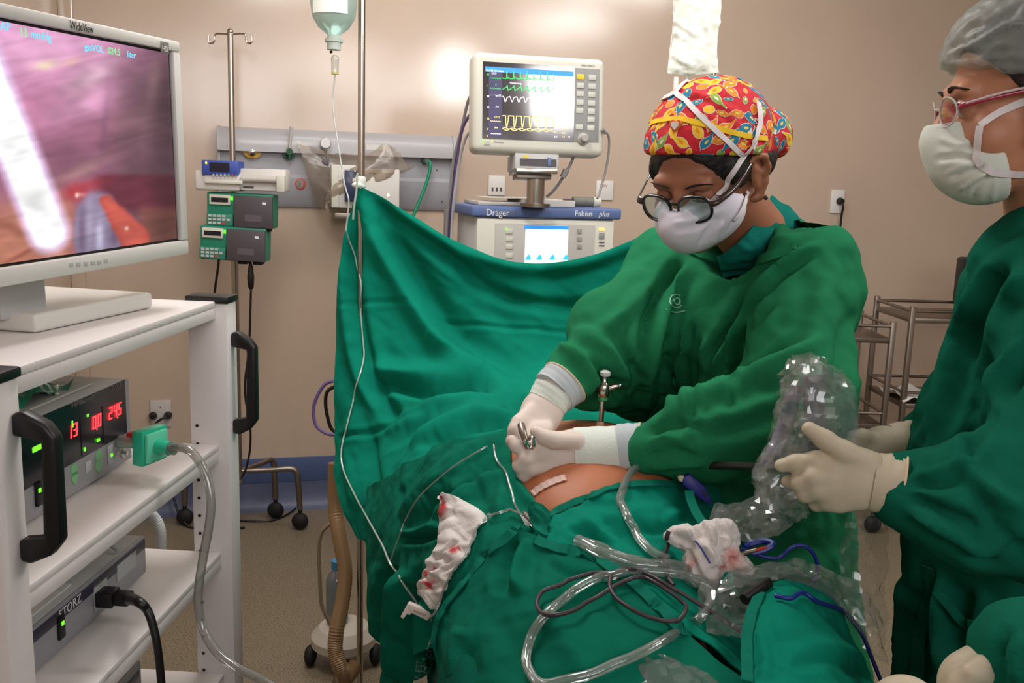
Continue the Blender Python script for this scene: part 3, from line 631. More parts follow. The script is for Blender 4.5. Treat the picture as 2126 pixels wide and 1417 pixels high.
# ------------------------------------------------------------------ white box on the wall rail with a blue module
BXF = Fr(WF.ph(757, 385, .20), WX)
wx = thing('gas_control_box', 'white wall mounted box with dark blue module, under a dusty plastic sheet', 'box', BXF.p(0, 0, -.12))
ua, wa = BXF.hit(688, 341); ub, wb2 = BXF.hit(828, 440); um, _ = BXF.hit(757, 400)
box1('housing', WHITE, wx, BXF, (ua, -.14, wb2+.012), (um-.03, -.0, wa), bevel=.005); hb = box1('front_cover', WHITE, wx, BXF, (um-.028, -.14, wb2), (ub, .014, wa-.012), bevel=.004)
box1('strip', CREAM, wx, BXF, (ua, 0, wb2+.014), (ua+.03, .006, wa-.004), bevel=.002)
ma, mw = BXF.hit(716, 352, .03); mb, mw0 = BXF.hit(745, 418, .03)
md = box1('blue_module', mat('navy_module', '2c3350', .35, coat=.3), wx, BXF, (ma, 0, mw0), (mb, .03, mw), bevel=.004)
u, w = BXF.hit(737, 356, .03); MB().lathe([(.005, .03), (.005, .034), (.003, .035)], BXF.p(u, 0, w), BXF.y, 12).build('knob', CHROME, md); u, w = BXF.hit(735, 373, .03); box1('label_sticker', PAPER, md, BXF, (u-.006, .03, w-.007), (u+.006, .031, w+.007), bevel=0)
u, w = BXF.hit(767, 361, .014); text('Dräger', BXF, u, .0145, w, .011, INKG, hb); u, w = BXF.hit(800, 363, .014); text('SUPPLY', BXF, u, .0145, w, .0105, INKG, hb); text('115 V~', BXF, u, .0145, w-.012, .0105, INKG, hb)
u, w = BXF.hit(806, 405, .014); MB().lathe([(.006, .014), (.006, .017)], BXF.p(u, 0, w), BXF.y, 14).build('lamp', mat('pale_lamp', 'f4f3e4', .4, emit=.6), hb)
u0, w0 = BXF.hit(705, 448); box1('rail_bracket', DSTEEL, wx, BXF, (u0-.02, -.10, w0-.018), (u0+.11, -.02, w0+.012), bevel=.003)
DUST = clear_mat('dusty_plastic', 'e6dfd6', alpha=.24, rough=.3, gloss=.22, white='b5a494')
r0 = [(612, 290), (690, 318), (760, 318), (800, 298), (828, 318), (845, 345)]; r1 = [(628, 325), (690, 345), (750, 348), (800, 350), (826, 360), (850, 352)]
r2 = [(642, 380), (680, 390), (682, 400), (684, 410), (686, 415), (686, 418)]; r3 = [(665, 428), (682, 440), (684, 445), (684, 445), (686, 448), (686, 450)]
rows = [[WF.ph(x, y, d) for (x, y), d in zip(r, dd)] for r, dd in ((r0, (.09, .10, .16, .2, .14, .10)), (r1, (.10, .11, .222, .226, .2, .12)), (r2, (.10, .19, .20, .20, .20, .20)), (r3, (.10, .19, .20, .20, .20, .20)))]
o = sheet('plastic_sheet', rows, DUST, raw=True, nu=46, nv=40, noise=[(.08, .006), (.03, .003)], th=0); tag(o, 'dusty translucent plastic sheet hanging from the gauge over the white box', 'sheet')
pw = [[WF.ph(752, 310, .16), WF.ph(760, 305, .17)], [WF.ph(795, 296, .17), WF.ph(806, 312, .17)]]
o = box1('tag_card', PAPER, None, Fr(WF.ph(785, 305, .175), WF.x, WF.z+.3*WF.x), (-.05, -.001, -.012), (.042, .001, .010), bevel=0); tag(o, 'white cardboard tag lying on the plastic sheet above the white box', 'tag')
# ------------------------------------------------------------------ infusion stand with pumps
pd_ = 3.72; px0 = P(478, 75, pd_)[0]; base_y = pd_
st = thing('infusion_stand', 'chrome infusion stand with hooks on top holding three pumps at the left', 'stand', (px0, pd_, 0))
top = P(478, 66, pd_); mid_ = P(481, 328, pd_); zb_ = .27
MB().cyl((px0, pd_, .22), (px0, pd_, mid_[2]-.05), .0145).build('outer_pole', STEEL, st)
MB().cyl((px0, pd_, mid_[2]-.1), top, .0115).build('inner_pole', STEEL, st)
MB().sph(top, .013, 12).build('pole_tip', STEEL, st)
for s_ in (-1, 1):
    q = [P(478+s_*k, yy, pd_) for k, yy in ((2, 71), (26, 70), (32, 74), (33, 84), (38, 90), (44, 88), (45, 78), (44, 70))]
    MB().tube(q, .0035, 8, smooth=5).build('hook', STEEL, st)
for a_, r_ in ((14, .225), (62, .20), (165, .24), (252, .22)):
    t = math.radians(a_); e = np.array([px0+r_*math.cos(t), pd_+r_*math.sin(t), 0])
    q = [np.array([px0, pd_, zb_]), np.array([px0, pd_, zb_])*.4+(e+(0, 0, zb_))*.6, e+(0, 0, zb_-.004), e+(0, 0, .2)+np.array([.018*math.cos(t), 0, 0]), e+(0, 0, .09)+np.array([.024*math.cos(t), 0, 0])]
    lg = MB().tube(q, [.010, .011, .013, .013, .012], 10, smooth=5).build('leg', DSTEEL, st)
    MB().sph(q[-1]+np.array([0, 0, -.052]), .037, 14, sc=(1, .7, 1)).cyl(q[-1], q[-1]-np.array([0, 0, .03]), .009).build('caster', BLACKR, lg)
# syringe pump
SPF = Fr(P(498, 365, 3.56), nrm((1, .05, 0))); g = SPF.hit
sp = thing('syringe_pump', 'white syringe pump with blue control panel, topmost on the infusion stand', 'pump', SPF.p(0, -.05, g(498, 400)[1]))
ua, wt2 = g(402, 352); ub, wb3 = g(592, 400); um = g(498, 380)[0]
box1('body', WHITE, sp, SPF, (ua, -.11, wb3), (um, 0, wt2), bevel=.012, seg=3); box1('syringe_bed', WHITE, sp, SPF, (um-.002, -.11, wb3+.004), (ub, -.014, g(498, 349)[1]), bevel=.006)
box1('clamp_block', CREAM, sp, SPF, (g(570, 0)[0], -.012, wb3+.002), (g(588, 0)[0], .012, g(580, 364)[1]), bevel=.004)
sy = MB().cyl(SPF.p(um+.01, -.002, (wt2+wb3)/2+.01), SPF.p(g(570, 0)[0], -.002, (wt2+wb3)/2+.01), .013).build('syringe', mat('syringe_plastic', 'c9c3bd', .2, coat=.4), sp); a0 = g(503, 388); box1('scale_print', DGREY, sp, SPF, (a0[0], -.013, a0[1]-.004), (a0[0]+.04, -.0125, a0[1]+.004), bevel=0)
b0, b1 = g(420, 362), g(496, 334); bp_ = box1('control_panel', mat('pump_blue', '3a51a8', .4), sp, SPF, (b0[0], -.09, b0[1]), (b1[0], .012, b1[1]), bevel=.006)
b0, b1 = g(437, 356), g(478, 338); box1('screen', mat('lcd_dark', '15142c', .2), bp_, SPF, (b0[0], .012, b0[1]), (b1[0], .0132, b1[1]), bevel=0)
b0 = g(430, 338); box1('indicator', AMBLED, bp_, SPF, (b0[0]-.003, .012, b0[1]-.004), (b0[0]+.003, .0135, b0[1]+.004), bevel=0)
kp = box1('key_strip', CREAM, bp_, SPF, (g(418, 0)[0], .0, g(0, 367)[1]), (g(498, 0)[0], .016, g(0, 359)[1]), bevel=.004)
for i_, (px, c_) in enumerate(zip((423, 443, 451, 459, 467, 475, 483, 491), (DGREY, LGREY, LGREY, LGREY, LGREY, mat('key_green', '6fae7a', .5), mat('key_red', 'b2434a', .5), BLUEP))):
    u, w = g(px, 363, .016); MB().lathe([(.0045, .016), (.0045, .0175)], SPF.p(u, 0, w), SPF.y, 10).build('key', c_, kp)
# two infusion pumps
def pump(px, py, d, label, tilt):
    x = nrm((1, .06, tilt)); f = Fr(P(px, py, d), x); gg = f.hit; s = d/1920*1.03
    t = thing('infusion_pump', label, 'pump', f.p(0, -.05, -36*s), 'infusion pumps on the stand'); S = lambda v: v*s
    box1('case', GREENP, t, f, (S(-65), -.10, S(-34)), (S(66), 0, S(34)), bevel=.006)
    dr = box1('door', DGREY, t, f, (S(-10), 0, S(-33)), (S(66), .02, S(30)), bevel=.004); box1('door_label', mat('door_print', '5c5358', .6), dr, f, (S(12), .02, S(-20)), (S(45), .0212, S(-7)), bevel=0)
    box1('door_mark', INKW, dr, f, (S(46), .02, S(14)), (S(54), .0212, S(19)), bevel=0)
    dp = box1('display', CREAM, t, f, (S(-59), 0, S(10)), (S(-18), .010, S(30)), bevel=.002); box1('screen', PANELB, dp, f, (S(-55), .010, S(15)), (S(-22), .0112, S(24)), bevel=0)
    box1('indicator', GRNLED, t, f, (S(-17), .0, S(20)), (S(-14), .004, S(27)), bevel=0)
    kb = box1('keypad', mat('pump_green', '2a7d66', .5), t, f, (S(-64), 0, S(-32)), (S(-12), .014, S(-8)), bevel=.003)
    for r in range(3):
        for c in range(5 if r == 1 else 4):
            u = S(-57+9*c); w = S(-12-7*r); box1('key', LGREY if (r, c) != (2, 3) else mat('key_red', 'b2434a'), kb, f, (u-S(3.4), .014, w-S(2.2)), (u+S(3.4), .0155, w+S(2.2)), bevel=0)
    for u in (S(10), S(40)): box1('foot', BLACKR, t, f, (u, -.06, S(-40)), (u+S(18), -.0, S(-34)), bevel=.002)
    MB().box(f, (S(-20), -.17, S(-12)), (S(24), -.10, S(12))).build('clamp', DGREY, t, bevel=.004); return t
pump(498, 437, 3.58, 'green and grey infusion pump directly under the syringe pump', -.02)
pump(483, 506, 3.56, 'green and grey infusion pump, lowest on the stand', -.03)
b = MB().tube([P(455, 533, 3.6), P(452, 560, 3.6), P(445, 612, 3.62), P(440, 680, 3.64), P(430, 800, 3.66)], .005, 8, smooth=5)
tag(b.build('pump_lead', BLACK), 'black power cord going down from the lowest infusion pump', 'cord')
pc = thing('power_cable', 'black power cable with plug hanging below the pumps down to the floor', 'cable', P(521, 590, 3.6))
MB().lathe([(.005, 0), (.012, .012), (.014, .05), (.009, .09), (.004, .11)], P(521, 601, 3.6), (0, 0, 1), 12).build('plug', BLACK, pc)
MB().tube([P(521, 602, 3.6), P(520, 640, 3.6), P(517, 720, 3.61), P(509, 790, 3.62), P(510, 830, 3.62), P(519, 880, 3.63), P(520, 920, 3.64), P(515, 955, 3.66), P(505, 985, 3.68), P(480, 1010, 3.7), PZ(470, 1030, .006), PZ(520, 1022, .006), PZ(600, 1027, .006), PZ(622, 1036, .006), PZ(618, 1050, .006), PZ(595, 1068, .006), PZ(560, 1080, .006), PZ(500, 1080, .006), PZ(440, 1072, .006)], .0045, 8, smooth=6).build('cord', BLACK, pc)
# wall outlets
def outlet(px, py, w_, h_, label, m=WHITE):
    u, w = WF.hit(px, py, .004); t = thing('wall_outlet', label, 'outlet', WF.p(u, 0, w)); box1('plate', m, t, WF, (u-w_/2, 0, w-h_/2), (u+w_/2, .009, w+h_/2), bevel=.002)
    return t, u, w
t, u, w = outlet(334, 858, .085, .118, 'wall outlet with two black plugs behind the equipment cart', mat('outlet_white', 'c3bcb8', .5))
MB().lathe([(.0028, .009), (.0028, .011)], WF.p(u, 0, w+.03), WF.y, 10).build('screw', DGREY, t)
q = thing('plug_pair', 'pair of black plugs and cords in the outlet behind the cart', 'plug', WF.p(u, .012, w-.01))
for s_ in (-1, 1): MB().lathe([(.016, .009), (.018, .02), (.009, .04)], WF.p(u+s_*.031, 0, w-.006), WF.y, 12).build('plug', BLACK, q)
MB().tube([WF.p(u+.03, .035, w-.006), WF.p(u+.01, .05, w-.012), WF.p(u-.01, .05, w-.025), WF.p(u-.02, .045, w-.05), WF.p(u-.02, .04, w-.12), WF.p(u-.0, .04, w-.3), WF.p(u+.03, .06, .15), WF.p(u+.12, .2, .006), WF.p(u+.35, .25, .006)], .0055, 8, smooth=5).build('cord', BLACK, q)
t, u, w = outlet(1738, 418, .075, .118, 'white wall outlet with a black plug, right of the surgeon')
q = thing('wall_plug', 'black plug with thin cord in the white outlet right of the surgeon', 'plug', WF.p(u, .012, w))
MB().lathe([(.017, .009), (.019, .02), (.012, .04)], WF.p(u+.008, 0, w+.002), WF.y, 14).build('plug', BLACK, q)
MB().tube([WF.p(u+.008, .03, w), WF.p(u+.010, .045, w-.02), WF.p(u+.012, .035, w-.08), WF.p(u+.012, .03, w-.3), WF.p(u+.02, .03, w-.8), WF.p(u+.02, .04, .1)], .0055, 8, smooth=5).build('cord', BLACK, q)
t, u, w = outlet(1031, 385, .078, .09, 'pale wall outlet left behind the patient monitor pole'); 
for a in (-.02, .0, .02): MB().box(WF, (u+a-.004, .009, w-.025), (u+a+.004, .011, w-.008)).build('slot', DGREY, t)
t, u, w = outlet(1255, 395, .085, .09, 'pale wall outlet with red lettering right behind the anesthesia machine'); text('220V', WF, u-.026, .0095, w+.015, .018, mat('red_print', 'a83a3a', .6), t)
# ------------------------------------------------------------------ anesthesia machine
_a = P(1135, 442, 3.16); AF = Fr((_a[0], _a[1], 0), WX); g = AF.hit
am = thing('anesthesia_machine', 'grey anesthesia machine with blue worktop lettered Fabius plus behind the drape', 'machine', AF.p(0, -.3, 0))
ul2, wt3 = g(980, 426); ur2, wb4 = g(1290, 456)
wtop = box1('worktop', BLUEP, am, AF, (ul2, -.36, wb4), (ur2, 0, wt3), bevel=.008, seg=3)
TOPZ = wt3; u, w = g(1009, 447, .001); text('Dräger', AF, u, .0008, w, .031, INKW, wtop, sx=.9); u, w = g(1057, 446, .001); text('0086', AF, u, .0008, w+.004, .014, INKG, wtop)
u, w = g(1193, 448, .001); text('Fabius', AF, u, .0008, w, .026, INKW, wtop); u, w = g(1243, 449, .001); text('plus', AF, u, .0008, w, .026, INKW, wtop, shear=.3, sx=.9)
a0, _ = g(990, 470); a1, _ = g(1277, 470)
box1('plinth', DGREY, am, AF, (a0+.02, -.32, 0), (a1-.02, -.04, .12), bevel=.004); box1('cabinet', LGREY, am, AF, (a0, -.34, .12), (a1, -.02, wb4), bevel=.006); box1('front_frame', CREAM, am, AF, (a0+.002, -.02, wb4-.35), (a1-.002, -.004, wb4-.006), bevel=.004)
b0, b1 = g(1022, 700), g(1236, 467); cpn = box1('control_panel', mat('panel_beige', 'b9b6ae', .5), am, AF, (b0[0], -.004, wb4-.3), (b1[0], .0, b1[1]), bevel=.002)
b0, b1 = g(1088, 575), g(1180, 469); scm = box1('screen', mat('lit_screen', 'f4fbff', .4, emit=1.15), cpn, AF, (b0[0], 0, b0[1]), (b1[0], .0015, b1[1]), bevel=0)
b0, b1 = g(1088, 475), g(1180, 469); box1('title_bar', mat('screen_blue', '2a86d8', .5, emit=.8), scm, AF, (b0[0], .0015, b0[1]), (b1[0], .002, b1[1]), bevel=0)
for px in (1096, 1119, 1146, 1174):
    u, w = g(px, 533, .002); MB().poly(AF, [(u-.012, w-.01), (u+.012, w-.01), (u+.008, w+.004), (u+.002, w+.010), (u-.006, w-.002)], .0015, .002).build('waveform', mat('screen_cyan', '35b6d4', .5, emit=.8), scm)
for py in (480, 496, 512, 530): u, w = g(1057, py); box1('key', CREAM, cpn, AF, (u-.012, 0, w-.008), (u+.012, .003, w+.008), bevel=.001)
for py in (480, 496, 512): u, w = g(1203, py); box1('key', mat('key_grey', '9a978f', .5), cpn, AF, (u-.008, 0, w-.008), (u+.008, .003, w+.008), bevel=.001)
u, w = g(1051, 475); box1('indicator', GRNLED, cpn, AF, (u-.003, .003, w-.003), (u+.002, .004, w+.003), bevel=0)
u, w = g(1250, 476); box1('indicator', mat('amber_lamp', 'e8c878', .5, emit=.7), am, AF, (u-.011, -.004, w-.005), (u+.011, -.001, w+.005), bevel=0)
u, w = g(1250, 489); box1('key', GREY, am, AF, (u-.010, -.004, w-.012), (u+.010, -.001, w+.010), bevel=.001)
for k in range(2): u, w = g(1250, 503+7*k); box1('vent_slot', DGREY, am, AF, (u-.010, -.004, w-.002), (u+.010, -.002, w+.002), bevel=0)
box1('rail', mat('dark_grey_metal', '7c7d80', .4), am, AF, (ul2-.03, -.36, .25), (ul2-.012, -.30, wb4+.01), bevel=.003)
# things on its worktop
b0, _ = g(1005, 420); b1, _ = g(1125, 420)
for i_, (x0, x1, v0_, th_, lab) in enumerate(((998, 1100, -.16, .012, 'clear folder of papers, left on the anesthesia machine worktop'), (1092, 1198, -.14, .022, 'thick white notebook beside the monitor pole on the worktop'))):
    ua, _ = g(x0, 420); ub, _ = g(x1, 420); o = MB().box(AF, (ua, v0_-.12, TOPZ+.001), (ub, v0_+.12, TOPZ+.001+th_))
    o = o.build('folder' if i_ == 0 else 'notebook', mat('folder_clear', 'b9b3a8', .25, coat=.5) if i_ == 0 else PAPER, bevel=.002); tag(o, lab, 'folder' if i_ == 0 else 'book')
ua, _ = g(1000, 420); ub, _ = g(1160, 420); o = box1('paper', PAPER, None, AF, (ua+.04, -.29, TOPZ+.0245), (ub-.02, -.06, TOPZ+.0265), bevel=0); tag(o, 'white paper sheet lying on top of the folder and notebook', 'paper')
rp = thing('cable_connector', 'grey cylindrical cable connector lying on right end of the blue worktop', 'connector', AF.ph(1238, 418, -.1))
MB().cyl(AF.p(g(1198, 0)[0], -.06, TOPZ+.019), AF.p(g(1222, 0)[0], -.06, TOPZ+.019), .010).build('stub', DGREY, rp)
MB().cyl(AF.p(g(1218, 0)[0], -.06, TOPZ+.02), AF.p(g(1264, 0)[0], -.06, TOPZ+.02), .017).build('sleeve', mat('olive_grey', '75776c', .5), rp); MB().cyl(AF.p(g(1262, 0)[0], -.06, TOPZ+.02), AF.p(g(1278, 0)[0], -.06, TOPZ+.02), .019, .015).build('end_ring', CREAM, rp)
# ------------------------------------------------------------------ patient monitor
DF = Fr(P(1122, 218, 3.08), nrm((1, .23, 0)), (0.0, .10, 1)); g = DF.hit
dm = thing('patient_monitor', 'white patient monitor showing green and yellow traces above the anesthesia machine', 'monitor', AF.p(g(1115, 400)[0], -.16, TOPZ))
c0, c1 = g(982, 314), g(1258, 122); box1('housing', CREAM, dm, DF, (c0[0], -.10, c0[1]), (c1[0], 0, c1[1]), bevel=.022, seg=4)
c0, c1 = g(1095, 124), g(1153, 116); box1('grip', LGREY, dm, DF, (c0[0], -.06, c0[1]), (c1[0], -.02, c1[1]), bevel=.003)
s0, s1 = g(1001, 287), g(1193, 139); ps = box1('screen', mat('monitor_screen', '2a2228', .13, emit=.35, spec=1., coat=1.), dm, DF, (s0[0], 0, s0[1]), (s1[0], .002, s1[1]), bevel=0)
k0, k1 = g(1191, 294), g(1245, 144); kp = box1('key_panel', GREY, dm, DF, (k0[0], 0, k0[1]), (k1[0], .002, k1[1]), bevel=.001)
KM = mat('key_pale', 'c6c6bc', .5)
for r, yy in enumerate((160, 178, 195, 213, 230, 247, 264)):
    for c, xx in enumerate((1205, 1229)):
        if (r, c) == (5, 0): continue
        u, w = g(xx-r*.5, yy+c*1.5); box1('key', mat('key_yellow', 'dfcb3c', .5) if (r, c) == (0, 0) else KM, kp, DF, (u-.0125, .002, w-.009), (u+.0125, .005, w+.009), bevel=.0015)
u, w = g(1210, 289); MB().lathe([(.020, .002), (.020, .006), (.012, .012), (.012, .026), (.010, .028)], DF.p(u, 0, w), DF.y, 24).build('rotary_knob', mat('knob_grey', 'a19e96', .5), dm)
u, w = g(1004, 132); text('Dräger', DF, u, .0006, w, .0115, INKD, dm); u, w = g(1207, 137); text('Infinity Delta XL', DF, u, .0006, w, .0085, INKG, dm, sx=.82)
for px, cc_ in ((1003, GRNLED), (1021, mat('lamp_yellow', 'e8e070', .5, emit=.5))): u, w = g(px, 293); box1('indicator', cc_, dm, DF, (u-.001, 0, w-.005), (u+.002, .001, w+.004), bevel=0)
u, w = g(1011, 295); box1('alarm_key', KM, dm, DF, (u-.010, 0, w-.009), (u+.010, .002, w+.009), bevel=.001); u, w = g(1025, 295); text('Mainstream', DF, u, .0006, w-.002, .007, INKG, dm)
EG = mat('trace_green', '46d06a', .5, emit=1.); EW = mat('trace_white', 'f4e6ee', .5, emit=1.1); EY = mat('trace_yellow', 'f4dc8c', .5, emit=1.1); EBL = mat('bar_blue', '2e86d4', .5, emit=.8)
def mp(px, py): u, w = g(px, py, .002); return DF.p(u, .0028, w)
c0, c1 = g(1007, 148), g(1106, 142.5); box1('title_bar', EBL, ps, DF, (c0[0], .002, c0[1]-.001), (s1[0]-.004, .003, c1[1]-.002), bevel=0); u, w = g(1009, 147); text('Bed 02 OR Adult', DF, u, .0033, w-.0015, .008, EW, ps)
c0, c1 = g(1014, 284), g(1042, 150); box1('trend_column', mat('trend_blue', '39355c', .3, emit=.3), ps, DF, (c0[0], .002, c0[1]), (c1[0], .0024, c1[1]), bevel=0)
def trace(fn, x0, x1, m, n=150, r=.0011):
    xs = np.linspace(x0, x1, n); MB().tube([mp(a, fn(a)+(a-1042)*.035) for a in xs], r, 4).build('trace', m, ps)
def ecg(a): t = ((a-1052) % 14)/14; return 163-(18*math.exp(-((t-.02)/.035)**2)+18*math.exp(-((t-1.02)/.035)**2))-3*math.exp(-((t-.3)/.1)**2)
trace(ecg, 1043, 1150, EG, 260); trace(lambda a: 183-2.0*math.sin(a*.45)-6*math.exp(-((((a-1052) % 14)-1)/1)**2)+4*math.exp(-((((a-1052) % 14)-3)/1)**2), 1043, 1150, EG, 200)
trace(lambda a: 204-5*math.sin(a*.449-1.5)-2.0*math.sin(a*.898-1.), 1043, 1160, EW, 160, .0013)
def co2(a): t = ((a-1050) % 16.3)/16.3; return 240 if .35 < t < .9 else 240+24*(1-abs((t-.12)/.23) if t <= .35 else 0)**.6 if t <= .35 else 240+6*(t-.9)
trace(co2, 1043, 1148, EY, 240, .0014); trace(lambda a: 266+4*abs(math.sin((a-1043)*.19)), 1043, 1148, EY, 140, .0013); trace(lambda a: 268-3*abs(math.sin((a-1043)*.19+.5)), 1043, 1148, EY, 120)
trace(lambda a: 262, 1043, 1150, mat('grid_grey', '8a7f95', .5, emit=.4), 4, .0006); trace(lambda a: 239, 1043, 1150, mat('grid_grey', '8a7f95', .5, emit=.4), 4, .0006)
for py, m_ in ((163, EG), (184, EG), (198, mat('grid_grey', '8a7f95')), (252, EY), (278, EW)): trace(lambda a: py+1.2*math.sin(a*1.7), 1018, 1040, m_, 30, .0007)
for px, py, s_, m_ in ((1020, 152, 'ECG', EW), (1028, 176, 'II', EG), (1028, 198, 'SpO2', EW), (1028, 221, 'Art', EW), (1026, 243, 'CO2', EY), (1026, 265, 'AA', EY), (1058, 172, 'Monitoring', EW), (1096, 172, 'Real', EW), (1010, 155, '80', EG), (1010, 178, '1', EG), (1010, 200, '98', EW), (1010, 222, '60', EW), (1010, 246, '38', EY), (1010, 268, '5', EY), (1010, 282, '0', EY), (1150, 262, '38', EY), (1150, 274, '5.1', EY), (1150, 284, '0.4', EW), (1166, 268, '60', EY), (1166, 276, '2.0', EY), (1166, 284, '1.2', EY), (1178, 266, '33', EY), (1178, 284, '12', EW), (1152, 250, '13', EW), (1172, 246, '98', EW)):
    u, w = g(px, py); text(s_, DF, u, .0031, w-.003, .0085, m_, ps)
c0, c1 = g(1070, 350), g(1162, 320); br = box1('bracket', LGREY, dm, DF, (c0[0], -.12, c0[1]), (c1[0], -.005, c1[1]), bevel=.004)
c0, c1 = g(1080, 343), g(1156, 331); box1('bracket_slot', DGREY, br, DF, (c0[0], -.006, c0[1]), (c1[0], -.003, c1[1]), bevel=0); u, w = g(1092, 324, 0); box1('sticker', mat('key_yellow', 'dfcb3c'), br, DF, (u-.009, -.005, w-.004), (u+.009, -.004, w+.004), bevel=0); u, w = g(1141, 333); box1('blue_clip', BLUEP, br, DF, (u-.006, -.005, w-.018), (u+.006, -.0, w+.010), bevel=.001)
c0, c1 = g(1072, 358), g(1158, 350); MB().box(DF, (c0[0], -.11, c0[1]), (c1[0], -.0, c1[1])).build('swivel_plate', STEEL, dm, bevel=.002); c0, c1 = g(1078, 368), g(1150, 360); MB().box(DF, (c0[0], -.10, c0[1]), (c1[0], -.03, c1[1])).build('clamp_plate', DSTEEL, dm, bevel=.002)
u, _ = g(1113, 380, -.06); tz = g(1113, 356)[1]; pb = DF.p(u, -.06, tz); MB().cyl((pb[0], pb[1], TOPZ+.0), (pb[0], pb[1], pb[2]), .030).build('pole', STEEL, dm); MB().cyl((pb[0], pb[1], TOPZ), (pb[0], pb[1], TOPZ+.012), .05).build('pole_flange', DSTEEL, dm)
for (pts, lab, c_, r_) in (([(988, 186, 3.15), (972, 210, 3.2), (958, 270, 3.25), (942, 330, 3.28), (934, 400, 3.3), (928, 460, 3.32), (924, 560, 3.34)], 'upper grey cable leaving the left side of patient monitor', GREY, .0055), ([(984, 228, 3.15), (962, 262, 3.22), (950, 320, 3.28), (938, 400, 3.32), (932, 470, 3.34), (930, 560, 3.36)], 'purple cable running down left of the anesthesia machine', mat('purple_cable', '6f5a8c', .5), .0055), ([(984, 268, 3.15), (968, 284, 3.2), (955, 330, 3.24), (945, 400, 3.27), (938, 470, 3.3), (936, 560, 3.3)], 'lower grey cable leaving the left side of patient monitor', LGREY, .005), ([(1253, 270, 3.12), (1264, 285, 3.14), (1262, 330, 3.16), (1252, 375, 3.16), (1244, 402, 3.15), (1240, 412, 3.14)], 'thin grey cable from right side of patient monitor to the worktop', GREY, .004), ([(1192, 320, 3.14), (1185, 340, 3.15), (1172, 362, 3.15), (1158, 385, 3.16), (1145, 400, 3.17), (1135, 408, 3.18)], 'grey power cable under the patient monitor', GREY, .005)):
    o = MB().tube([P(*p) for p in pts], r_, 8, smooth=5)
    if 'power cable under' in lab: o.tube([P(1176, 352, 3.145), P(1168, 368, 3.145)], .011, 10)
    if 'thin grey' in lab: o.cyl(P(1251, 268, 3.11), P(1257, 276, 3.12), .006)
    tag(o.build('monitor_cable', c_), lab, 'cable')
# ------------------------------------------------------------------ trolleys at the right
def trolley(name_label, d, xp, ytop, yshelf, ylow, xl, xr, side_):
    pf = P(xp, ytop, d); t = thing('instrument_trolley', name_label, 'trolley', (pf[0]+side_*-.25, pf[1]+.2, 0), 'steel trolleys by the wall')
    x = np.array([-1., 0.03, 0])*1 if side_ > 0 else np.array([1., .03, 0]); f = Fr((pf[0], pf[1], 0), x); f.y = np.array([0, -1., 0]) if f.y[1] > 0 else f.y
    L, D = .62, .38; zt = pf[2]; zs = P(xp, yshelf, d)[2]; zl = P(xp, ylow, d)[2]
    for a, c in ((0, 0), (L, 0), (0, -D), (L, -D)):
        MB().box(f, (a-.011, c-.011, .08), (a+.011, c+.011, zt)).build('post', DSTEEL, t, bevel=.002)
        MB().sph(f.p(a, c, .04), .04, 12, sc=(1, .6, 1)).build('caster', BLACKR, t)
    for z in (zs, zl): MB().box(f, (0, -D, z-.022), (L, 0, z)).build('shelf', DSTEEL, t, bevel=.002)
    for z in (zt-.02, zl+.05):
        for a, b_ in (((0, 0), (L, 0)), ((0, -D), (L, -D)), ((0, 0), (0, -D)), ((L, 0), (L, -D))): MB().cyl(f.p(a[0], a[1], z), f.p(b_[0], b_[1], z), .007).build('rail', DSTEEL, t)
    return t, f, zs, zl
t1, f1, _, _ = trolley('empty steel trolley between the surgeon and the gowned assistant', 3.95, 1855, 668, 703, 882, 0, 0, 1)
t2, f2, zs2, zl2 = trolley('steel trolley with white cloth, partly hidden behind the gowned assistant', 4.05, 1896, 636, 660, 838, 0, 0, -1)
gp = [[f2.p(-.01+.30*i/4, .02-.28*j/4, zl2+.008+.03*math.sin(i*1.3+j*2.1)**2+.02*(j == 1)) for i in range(5)] for j in range(5)]
o = sheet('white_cloth', gp, PAPER, raw=True, nu=24, nv=24, noise=[(.08, .006)], th=.004); tag(o, 'folded white cloth lying on the lower shelf of the half hidden trolley', 'cloth')
o = MB(); KF = Fr(P(2040, 580, 4.3), (1, 0, 0)); kk = thing('dark_device', 'dark box with rounded corners behind the assistant shoulder', 'device', KF.p(0, 0, -.12))
u, w = KF.hit(2006, 535); box1('case', BLACK, kk, KF, (u, -.1, w-.22), (u+.18, 0, w), bevel=.015); box1('trim', DGREY, kk, KF, (u+.02, 0, w-.20), (u+.16, .004, w-.02), bevel=.002)
bz = w-.22; box1('stand_base', DGREY, kk, KF, (u+.03, -.09, zs2-KF.o[2]+.0), (u+.15, -.01, bz), bevel=.004)
# ------------------------------------------------------------------ suction unit on the floor behind the drape
sb = PZ(706, 1392, 0.0); su = thing('suction_unit', 'white wheeled suction unit with jar on the floor behind the drape', 'machine', sb)
f = Fr(sb+np.array([.0, .06, 0]), (1, .1, 0))
MB().lathe([(.085, .05), (.10, .065), (.10, .09), (.075, .12), (.04, .13)], f.p(0, 0, 0), (0, 0, 1), 28).build('base', mat('unit_white', 'bdb7ab', .5), su, angle=30)
for a, c in ((-.10, .02), (.10, .02), (0, -.09)): MB().sph(f.p(a, c, .032), .033, 14, sc=(.6, 1, 1)).cyl(f.p(a, c, .04), f.p(a*.7, c*.7, .08), .010).build('caster', BLACKR, su)
MB().lathe([(.030, .13), (.034, .14), (.034, .27), (.026, .29), (.016, .30), (.014, .31)], f.p(-.02, 0, 0), (0, 0, 1), 20).build('jar', clear_mat('jar_plastic', 'cfd6dc', alpha=.35, rough=.15, gloss=.4, white='7f8a94'), su); MB().cyl(f.p(-.02, 0, .31), f.p(-.02, 0, .335), .018).build('jar_lid', mat('lid_blue', '3a7fa8', .5), su)
